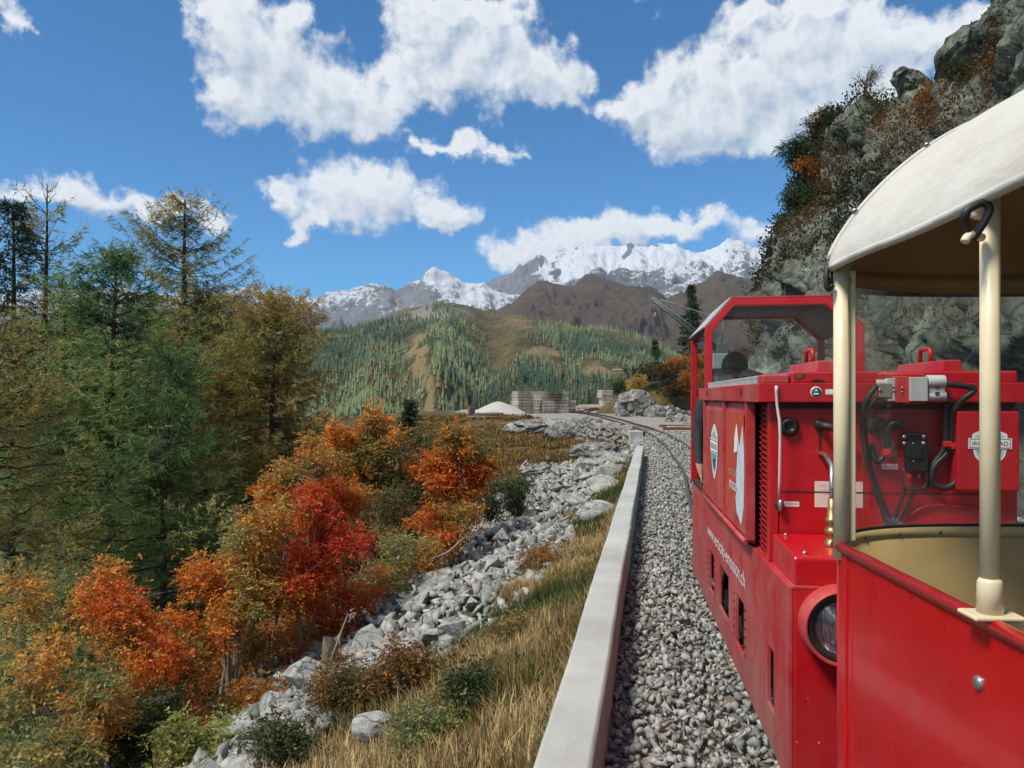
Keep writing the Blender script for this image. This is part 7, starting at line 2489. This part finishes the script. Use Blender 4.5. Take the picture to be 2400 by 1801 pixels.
# rock outcrop under the terrace edge, stone heap in the grass
for (px, py, d, sz, sq, seed, lab) in ((1270, 1002, 58, 1.5, (1.8, 0.8, 0.5), 521, 'broken rock outcrop below the terrace, left of the stone wall'),
                                       (1325, 1012, 54, 1.0, (1.3, 0.8, 0.75), 523, 'dark rubble outcrop joining the left end of the stone wall'),
                                       (1405, 1058, 29.5, 0.85, (1.2, 0.9, 0.55), 525, 'mottled rock hump in front of the stone wall')):
    p = at(px, py, d)
    o = lump('rock_outcrop', sz, seed, M['boulder'], 4, squash=sq, rough=0.3)
    o.location = (p.x, d, p.z - 0.1)
    tag(o, lab, 'outcrop')
sh_root = tag(empty('stone_heap', tuple(at(1245, 1085, 30))), 'small heap of pale stones in the golden ridge grass', 'heap')
for q in range(22):
    px, d = 1245 + rr_.normal(0, 22), 30 + rr_.normal(0, 0.5)
    x = (px - PX0) / FPX * d
    o = bpy.data.objects.new('rock', big_me[rr_.integers(0, len(big_me))])
    COL.objects.link(o)
    o.parent = sh_root
    o.location = Vector((x, d, float(gz(x, d)) + 0.1 + 0.12 * rr_.uniform())) - sh_root.location
    s_ = rr_.uniform(0.25, 0.5)
    o.scale = (s_, s_ * 0.8, s_ * 0.6)
    o.rotation_euler = tuple(rr_.normal(0, 0.5, 3))

# big boulder and bushy mound right of the track
p = at(1492, 925, 64)
o = lump('boulder', 1.6, 531, M['boulder'], 5, squash=(1.15, 0.8, 0.95), rough=0.42)
o.location = (p.x, 64, tz(p.x, 64) + 0.55)
o.rotation_euler = (0, 0.15, 0.5)
tag(o, 'huge mottled grey boulder on the right of the track', 'boulder')
p = at(1540, 955, 62.5)
o = lump('boulder', 0.8, 533, M['boulder'], 4, squash=(1.3, 0.8, 0.9), rough=0.3)
o.location = (p.x, 62.5, tz(p.x, 62) + 0.3)
tag(o, 'pale boulder leaning on the foot of the huge one', 'boulder')
for q in range(26):
    px, d = rr_.uniform(1560, 1650), rr_.uniform(54, 64)
    x = (px - PX0) / FPX * d
    o = bpy.data.objects.new('rock', big_me[rr_.integers(0, len(big_me))])
    COL.objects.link(o)
    s_ = rr_.uniform(0.4, 1.1)
    o.location = (x, d, tz(x, d) + 0.25 + rr_.uniform(0, 0.7) * (d > 58))
    o.scale = (s_, s_ * 0.8, s_ * 0.6)
    o.rotation_euler = tuple(rr_.normal(0, 0.5, 3))
    tag(o, 'pale loose rock strewn between the huge boulder and the cab', 'rock', 'rocks right of the huge boulder')
U_, Vv = np.meshgrid(np.linspace(0, 1, 30), np.linspace(0, 2 * np.pi, 61), indexing='ij')
mx, my = U_ * np.cos(Vv) * 8.5, U_ * np.sin(Vv) * 6.0
mz = 3.6 * np.cos(U_ * np.pi / 2) ** 0.8 + 0.4 * fbm(mx / 2, my / 2, oct=4, seed=541) * (1 - U_) - 0.4
I = np.arange(U_.size).reshape(U_.shape)
F = np.stack([I[:-1, :-1], I[1:, :-1], I[1:, 1:], I[:-1, 1:]], -1).reshape(-1, 4)
p = at(1600, 900, 72)
o = arr_mesh('mound', np.stack([mx, my, mz], -1).reshape(-1, 3), F, M['ground'], smooth=True, attrs={'grav': np.zeros(U_.size)})
o.location = (p.x, 72, tz(p.x, 72))
tag(o, kind='structure')
MG = 'autumn shrubs on the mound behind the boulder'
HEATH = [(0.02, 0.026, 0.012), (0.042, 0.045, 0.018), (0.09, 0.055, 0.02), (0.17, 0.075, 0.02)]


def heath_bush(px, py, d, rx, ry, seed, pal, label, group, leaves=900, leaf=0.16, ts=0.0):
    p = at(px, py, d)
    k = d / FPX
    L = []
    r = np.random.default_rng(seed)
    for q in range(6):
        L.append((r.normal(0, 0.5) * rx * k, r.normal(0, 0.4) * rx * k, 0.35 + (r.uniform(0.1, 0.9)) * ry * k, rx * k * 0.55, ry * k * 0.5))
    return rowan('heath_shrub', (p.x, d, p.z - ry * k * 0.6 - 0.3), L, seed, pal, label, group, leaves=leaves, leaf=leaf, tone_shift=ts, pale=False, leaflets=5)


heath_bush(1560, 870, 66, 44, 36, 551, HEATH, 'dark shrub with russet tips behind the huge boulder', MG, 1500, 0.15, 0.1)
heath_bush(1605, 850, 68, 40, 36, 552, RUSTP, 'russet orange shrub at the crest of the mound', MG, 1500, 0.15, 0.25)
heath_bush(1510, 868, 70, 34, 26, 553, DGREEN, 'dark green shrub at the left end of the mound', MG, 1100, 0.15, -0.1)
heath_bush(1500, 895, 65.5, 22, 22, 554, LARCH_GOLD, 'tawny tussock on top of the huge boulder', MG, 700, 0.13, 0.3)
heath_bush(1630, 890, 62, 36, 30, 555, RUSTP, 'red brown shrub beside the cab post', MG, 1200, 0.14, 0.1)
heath_bush(1585, 905, 62, 40, 24, 556, HEATH, 'low black green shrub right of the huge boulder', MG, 1200, 0.14, -0.15)
heath_bush(1660, 840, 72, 46, 40, 557, RUSTP, 'brown shrub on the mound seen through the cab', MG, 1200, 0.15, 0.1)
heath_bush(1720, 850, 60, 60, 50, 559, HEATH, 'large dark shrub behind the driver', MG, 1200, 0.15, 0.1)
heath_bush(1448, 900, 88, 22, 24, 558, DGREEN, 'yellow green shrub behind the lone pallet stack', MG, 800, 0.16, 0.3)
SG = 'spruces beyond the terrace'
p = at(1620, 668, 78)
conifer('spruce_tree', (p.x, 78, 2.6), p.z - 2.3, 2.0, 561, SPRUCE, 'tall dark spruce behind the crane jib', SG, start=0.05, nbr=190, twigs=14, needles=15, trunk_r=0.2, shape=0.8, droop=0.4, tipup=0.2, twig_hang=0.8, needle_len=0.2, needle_w=0.035)
p = at(1535, 795, 88)
conifer('spruce_tree', (p.x, 88, 2.2), p.z - 2.0, 1.2, 562, SPRUCE, 'small dark spruce left of the tall one', SG, start=0.05, nbr=80, twigs=12, needles=14, trunk_r=0.1, shape=0.9, droop=0.4, tipup=0.2, twig_hang=0.8, needle_len=0.2, needle_w=0.04)

# crane
ck = 46.0
tip, heel = at(1527, 699, ck), at(1690, 826, ck)
CRN = tag(empty('crane', (heel.x, ck, tz(heel.x, ck))), 'grey green jib crane rising behind the locomotive cab', 'crane')
o0 = Vector((heel.x, ck, tz(heel.x, ck)))
jb = MB()
dv_ = (tip - heel).normalized()
up_ = Vector((-dv_.z, 0, dv_.x)) * -1 if dv_.x > 0 else Vector((dv_.z, 0, -dv_.x))
for off_y in (-0.11, 0.11):
    for off_u in (-0.10, 0.10):
        jb.tube([heel - o0 + Vector((0, off_y, 0)) + up_ * off_u, tip - o0 + Vector((0, off_y * 0.6, 0)) + up_ * off_u * 0.6], 0.07, 6)
for q in range(14):
    a = heel.lerp(tip, q / 14) - o0
    c = heel.lerp(tip, (q + 1) / 14) - o0
    jb.tube([a + up_ * (0.1 if q % 2 else -0.1) + Vector((0, -0.1, 0)), c + up_ * (-0.1 if q % 2 else 0.1) + Vector((0, -0.1, 0))], 0.03, 5)
jb.build('jib', M['crane'], CRN)
MB().box(-0.32, 0.32, -0.32, 0.32, 0.0, heel.z - o0.z + 0.5).build('mast', M['crane'], CRN, bevel=0.03)
MB().box(-0.6, 0.9, -0.5, 0.5, heel.z - o0.z - 1.0, heel.z - o0.z - 0.1).build('machine_house', plain('pale_teal_steel', (0.24, 0.29, 0.29), 0.5), CRN, bevel=0.05)
a, c = at(1580, 712, ck) - o0, at(1668, 741, ck) - o0
MB().tube([tip - o0 + Vector((0.5, 0, -0.1)), a, c, c + Vector((0.7, 0, -0.3))], 0.03, 6).build('stay', plain('pale_teal_stay', (0.20, 0.26, 0.27), 0.5), CRN)
MB().tube([Vector((0, 0, heel.z - o0.z + 0.4)), c + Vector((0.7, 0, -0.3))], 0.05, 6).build('stay_strut', M['crane'], CRN)
hk_ = MB()
tp_ = tip - o0 + Vector((0.15, 0, -0.1))
hk_.tube([tp_, tp_ + Vector((0.02, 0, -0.45)), tp_ + Vector((0.05, 0, -0.75))], 0.035, 6)
hk_.tube([tp_ + Vector((0.05, 0, -0.75)), tp_ + Vector((0.12, 0, -0.9)), tp_ + Vector((0.05, 0, -1.0)), tp_ + Vector((-0.04, 0, -0.93))], 0.045, 6)
hk_.build('hook', plain('worn_hook', (0.25, 0.24, 0.22), 0.6), CRN)
# power pole with crossbar far behind
p = at(1461, 848, 240)
pw = tag(empty('power_pole', (p.x, 240, p.z - 14)), 'faint wooden power pole with long crossbar beyond the terrace', 'pole')
MB().tube([(0, 0, 0), (0, 0, 14)], 0.16, 8).build('mast', M['wood_dark'], pw)
MB().box(-3.4, 1.8, -0.15, 0.15, 11.4, 11.75).build('crossbar', M['wood_grey'], pw)

# beams and slabs beside the track
for i, (xa, ya, xb, yb2, d, mat, w_, lab) in enumerate(((1553, 979, 1632, 986, 48, M['rust'], 0.16, 'rusty red steel beam lying right of the rails'),
                                                       (1562, 993, 1630, 1000, 44, M['rust'], 0.08, 'thin rusted rail lying near the cab'),
                                                       (1603, 969, 1640, 971, 50, M['zinc'], 0.22, 'grey steel sheet stacked behind the rusty beam'),
                                                       (1570, 988, 1640, 992, 46, M['wood_grey'], 0.12, 'grey plank between the rusted beams'))):
    a, c = at(xa, ya, d), at(xb, yb2, d)
    a.z = c.z = tz(a.x, d) + 0.08 + 0.12 * (i == 2)
    mid = (a + c) / 2
    L_ = (c - a).length / 2 + 0.2
    o = MB().box(-L_, L_, -w_, w_, -0.07, 0.07).build(['steel_beam', 'old_rail', 'steel_sheet', 'plank'][i], mat, bevel=0.01)
    o.location = mid
    o.rotation_euler = (0, 0, -0.12 + 0.1 * i)
    tag(o, lab, ['beam', 'rail', 'sheet', 'plank'][i])

# ------------------------------------------------------------------ growth on the cliff
CG = 'heath shrubs on the cliff'


def cliff_cover():
    r = np.random.default_rng(701)
    sub = CLP[(CLS > -4) & (CLS < 36)]
    nn = CLN[(CLS > -4) & (CLS < 36)]
    hs = CLH
    S_, H_ = sub.shape[0], sub.shape[1]
    n = 120000
    i, j = r.integers(0, S_, n), r.integers(0, H_, n)
    P_, N_ = sub[i, j], nn[i, j]
    h = hs[j]
    mask = fbm(P_[:, 1] / 3.4 + P_[:, 2] * 0.15, P_[:, 2] / 1.9 - P_[:, 1] * 0.12, oct=3, seed=702)
    want = np.interp(h, [0, 0.6, 1.2, 1.9, 2.6, 3.2, 5], [-0.7, -0.5, -0.12, 0.16, 0.2, 0.4, 0.5])
    want = want + np.interp(P_[:, 1], [10, 18, 24, 28], [-0.25, -0.08, 0.10, 0.2]) * (h > 1)
    keep = (mask < want) & (P_[:, 2] < 17)
    P_, N_, h = P_[keep], N_[keep], h[keep]
    nt = min(len(P_), 10500)
    P_, N_, h = P_[:nt], N_[:nt], h[:nt]
    k = 7
    big_ = 0.45 + 0.55 * np.clip(0.5 + fbm(P_[:, 1] / 1.1, P_[:, 2] / 1.1, P_[:, 0] / 1.1, oct=3, seed=703), 0, 1)
    tone0 = 0.45 + 0.95 * fbm(P_[:, 1] / 1.8, P_[:, 2] / 1.8, oct=3, seed=704)
    C_ = P_ + N_ * (r.uniform(0.0, 0.35, nt) * big_)[:, None] + np.array([0, 0, 1]) * (r.uniform(0, 0.25, nt) * big_)[:, None]
    n = nt * k
    ii = np.repeat(np.arange(nt), k)
    P_ = C_[ii] + r.normal(0, 0.13, (n, 3)) * big_[ii][:, None]
    d = (P_ - C_[ii]) * 4 + N_[ii] * 0.4 + np.array([0, 0, 0.6]) + r.normal(0, 0.5, (n, 3))
    d /= np.linalg.norm(d, axis=1, keepdims=True)
    s = np.cross(d, r.normal(0, 1, (n, 3)))
    s /= np.linalg.norm(s, axis=1, keepdims=True)
    L = (r.uniform(0.045, 0.085, n) * np.clip(P_[:, 1] / 18, 0.6, 1.4))[:, None]
    q = np.stack([P_, P_ + d * L * .5 + s * L * .38, P_ + d * L, P_ + d * L * .5 - s * L * .38], 1)
    tone = np.clip(tone0[ii] + r.normal(0, .05, n), 0, 1)
    col = pal_pick(r, [(0.016, 0.024, 0.010), (0.034, 0.042, 0.016), (0.07, 0.06, 0.022), (0.11, 0.07, 0.024), (0.16, 0.075, 0.02)], tone, 0.12)
    o = arr_mesh('cliff_heath', q.reshape(-1, 3), np.arange(4 * n).reshape(-1, 4), M['leaf'], col=np.repeat(col, 4, 0))
    tag(o, 'brown and dark green heath growing over the cliff ledges', 'heath', kind='stuff')


cliff_cover()


def cliff_bush(px, py, d, rx, ry, seed, pal, label, leaves=1100, leaf=0.075, ts=0.0):
    return heath_bush(px, py, d, rx, ry, seed, pal, label, CG, leaves, leaf, ts)


cliff_bush(1960, 285, 26.5, 60, 45, 711, HEATH, 'dark shrub with russet leaves at the upper left corner of the cliff', 1700, 0.075, 0.05)
cliff_bush(1900, 345, 26.5, 40, 50, 712, DGREEN, 'dark green shrub hanging at the left edge of the cliff top', 1300, 0.075, -0.1)
cliff_bush(2100, 285, 24.5, 60, 40, 713, DGREEN, 'black green shrub under the small rock on the cliff top', 1500, 0.075, -0.2)
cliff_bush(1920, 400, 26.3, 45, 26, 714, RUSTP, 'bright rust red patch of shrub on the cliff face', 1200, 0.06, 0.35)
cliff_bush(1990, 430, 25.5, 80, 40, 715, HEATH, 'wide brown heath shrub across the middle of the cliff', 1900, 0.07, 0.1)
cliff_bush(1880, 470, 26.6, 40, 44, 716, DGREEN, 'dark shrub on the cliff edge below the rust red patch', 1300, 0.07, -0.1)
cliff_bush(1900, 555, 26.2, 50, 34, 717, HEATH, 'lowest brown shrub on the left of the cliff', 1200, 0.07, 0.1)
cliff_bush(2210, 215, 20.5, 50, 26, 718, RUSTP, 'orange brown shrub on the cliff skyline above the canopy', 900, 0.07, 0.0)
cliff_bush(2300, 165, 17.5, 50, 40, 719, HEATH, 'dark shrub below the overhanging rock at upper right', 900, 0.06, 0.1)
cliff_bush(1960, 505, 25.6, 70, 36, 720, DGREEN, 'green black shrub above the canopy edge on the cliff', 1500, 0.07, -0.05)
# rocks standing out of the heath
for i, (px, py, d, sz, sq, lab) in enumerate(((2005, 300, 25.6, 0.75, (0.8, 0.7, 1.3), 'pale pointed rock among the cliff top shrubs'),
                                              (2140, 205, 23.5, 0.6, (1.3, 0.8, 0.7), 'grey slab on the cliff skyline'),
                                              (2150, 245, 22.5, 0.35, (0.8, 0.7, 1.0), 'small white rock below the skyline slab'),
                                              (2270, 145, 18.5, 0.7, (1.5, 0.9, 0.6), 'flat grey rock on the skyline below the overhang'),
                                              (2365, 60, 15.0, 0.75, (1.1, 0.9, 0.75), 'overhanging rock at the top right corner'),
                                              (1965, 365, 26.0, 0.45, (1.4, 0.6, 0.5), 'small pale slab beside the rust red shrub'))):
    p = at(px, py, d)
    o = lump('cliff_rock', sz * (0.8 if i == 4 else 1), 731 + i * 3, M['boulder'] if i in (0, 2, 5) else M['cliff'], 4, squash=sq, rough=0.35)
    o.location = p
    o.rotation_euler = (0.2, 0.5, 0.4 * i)
    tag(o, lab, 'rock')
# bare larch sapling on the skyline
p = at(2034, 172, 25)
b_ = at(2034, 262, 25)
conifer('larch_sapling', (b_.x, 25, b_.z - 0.3), p.z - b_.z + 0.6, 0.62, 741, LARCH_GOLD, 'spindly yellow larch sapling on the cliff skyline', 'larches and spruces on the slope left of the scree', start=0.25, nbr=22, twigs=10, needles=14, trunk_r=0.03, shape=0.6, droop=0.0, tipup=0.4, needle_len=0.06, needle_w=0.008)
# fallen rocks along the cliff foot
for q in range(34):
    d = rr_.uniform(4, 24)
    x = np.interp(d, [c[0] for c in CL], [c[1] for c in CL]) - rr_.uniform(0.1, 1.3)
    o = bpy.data.objects.new('rock', big_me[rr_.integers(0, len(big_me))])
    COL.objects.link(o)
    s_ = rr_.uniform(0.3, 0.9)
    o.location = (x, d, 0.12 * s_ + 0.02)
    o.scale = (s_, s_ * 0.8, s_ * 0.7)
    o.rotation_euler = tuple(rr_.normal(0, 0.5, 3))
    tag(o, 'pale fallen rock at the foot of the cliff beyond the locomotive', 'rock', 'rocks at the cliff foot')

# ------------------------------------------------------------------ the air between here and the mountains
hzm = bpy.data.materials.new('thin_blue_haze')
hzm.use_nodes = True
hzm.node_tree.nodes.clear()
ht2 = NT(hzm.node_tree)
pv = ht2.n('ShaderNodeVolumePrincipled', {'Color': (0.62, 0.80, 1.0, 1), 'Density': 0.00002, 'Anisotropy': 0.0})
ht2.n('ShaderNodeOutputMaterial', {'Volume': pv.outputs[0]})
hz = MB().box(-14400, 14400, -4200, 15000, -520, 2600).build('haze', hzm)
tag(hz, 'thin blue haze filling the valley', 'haze', kind='stuff')
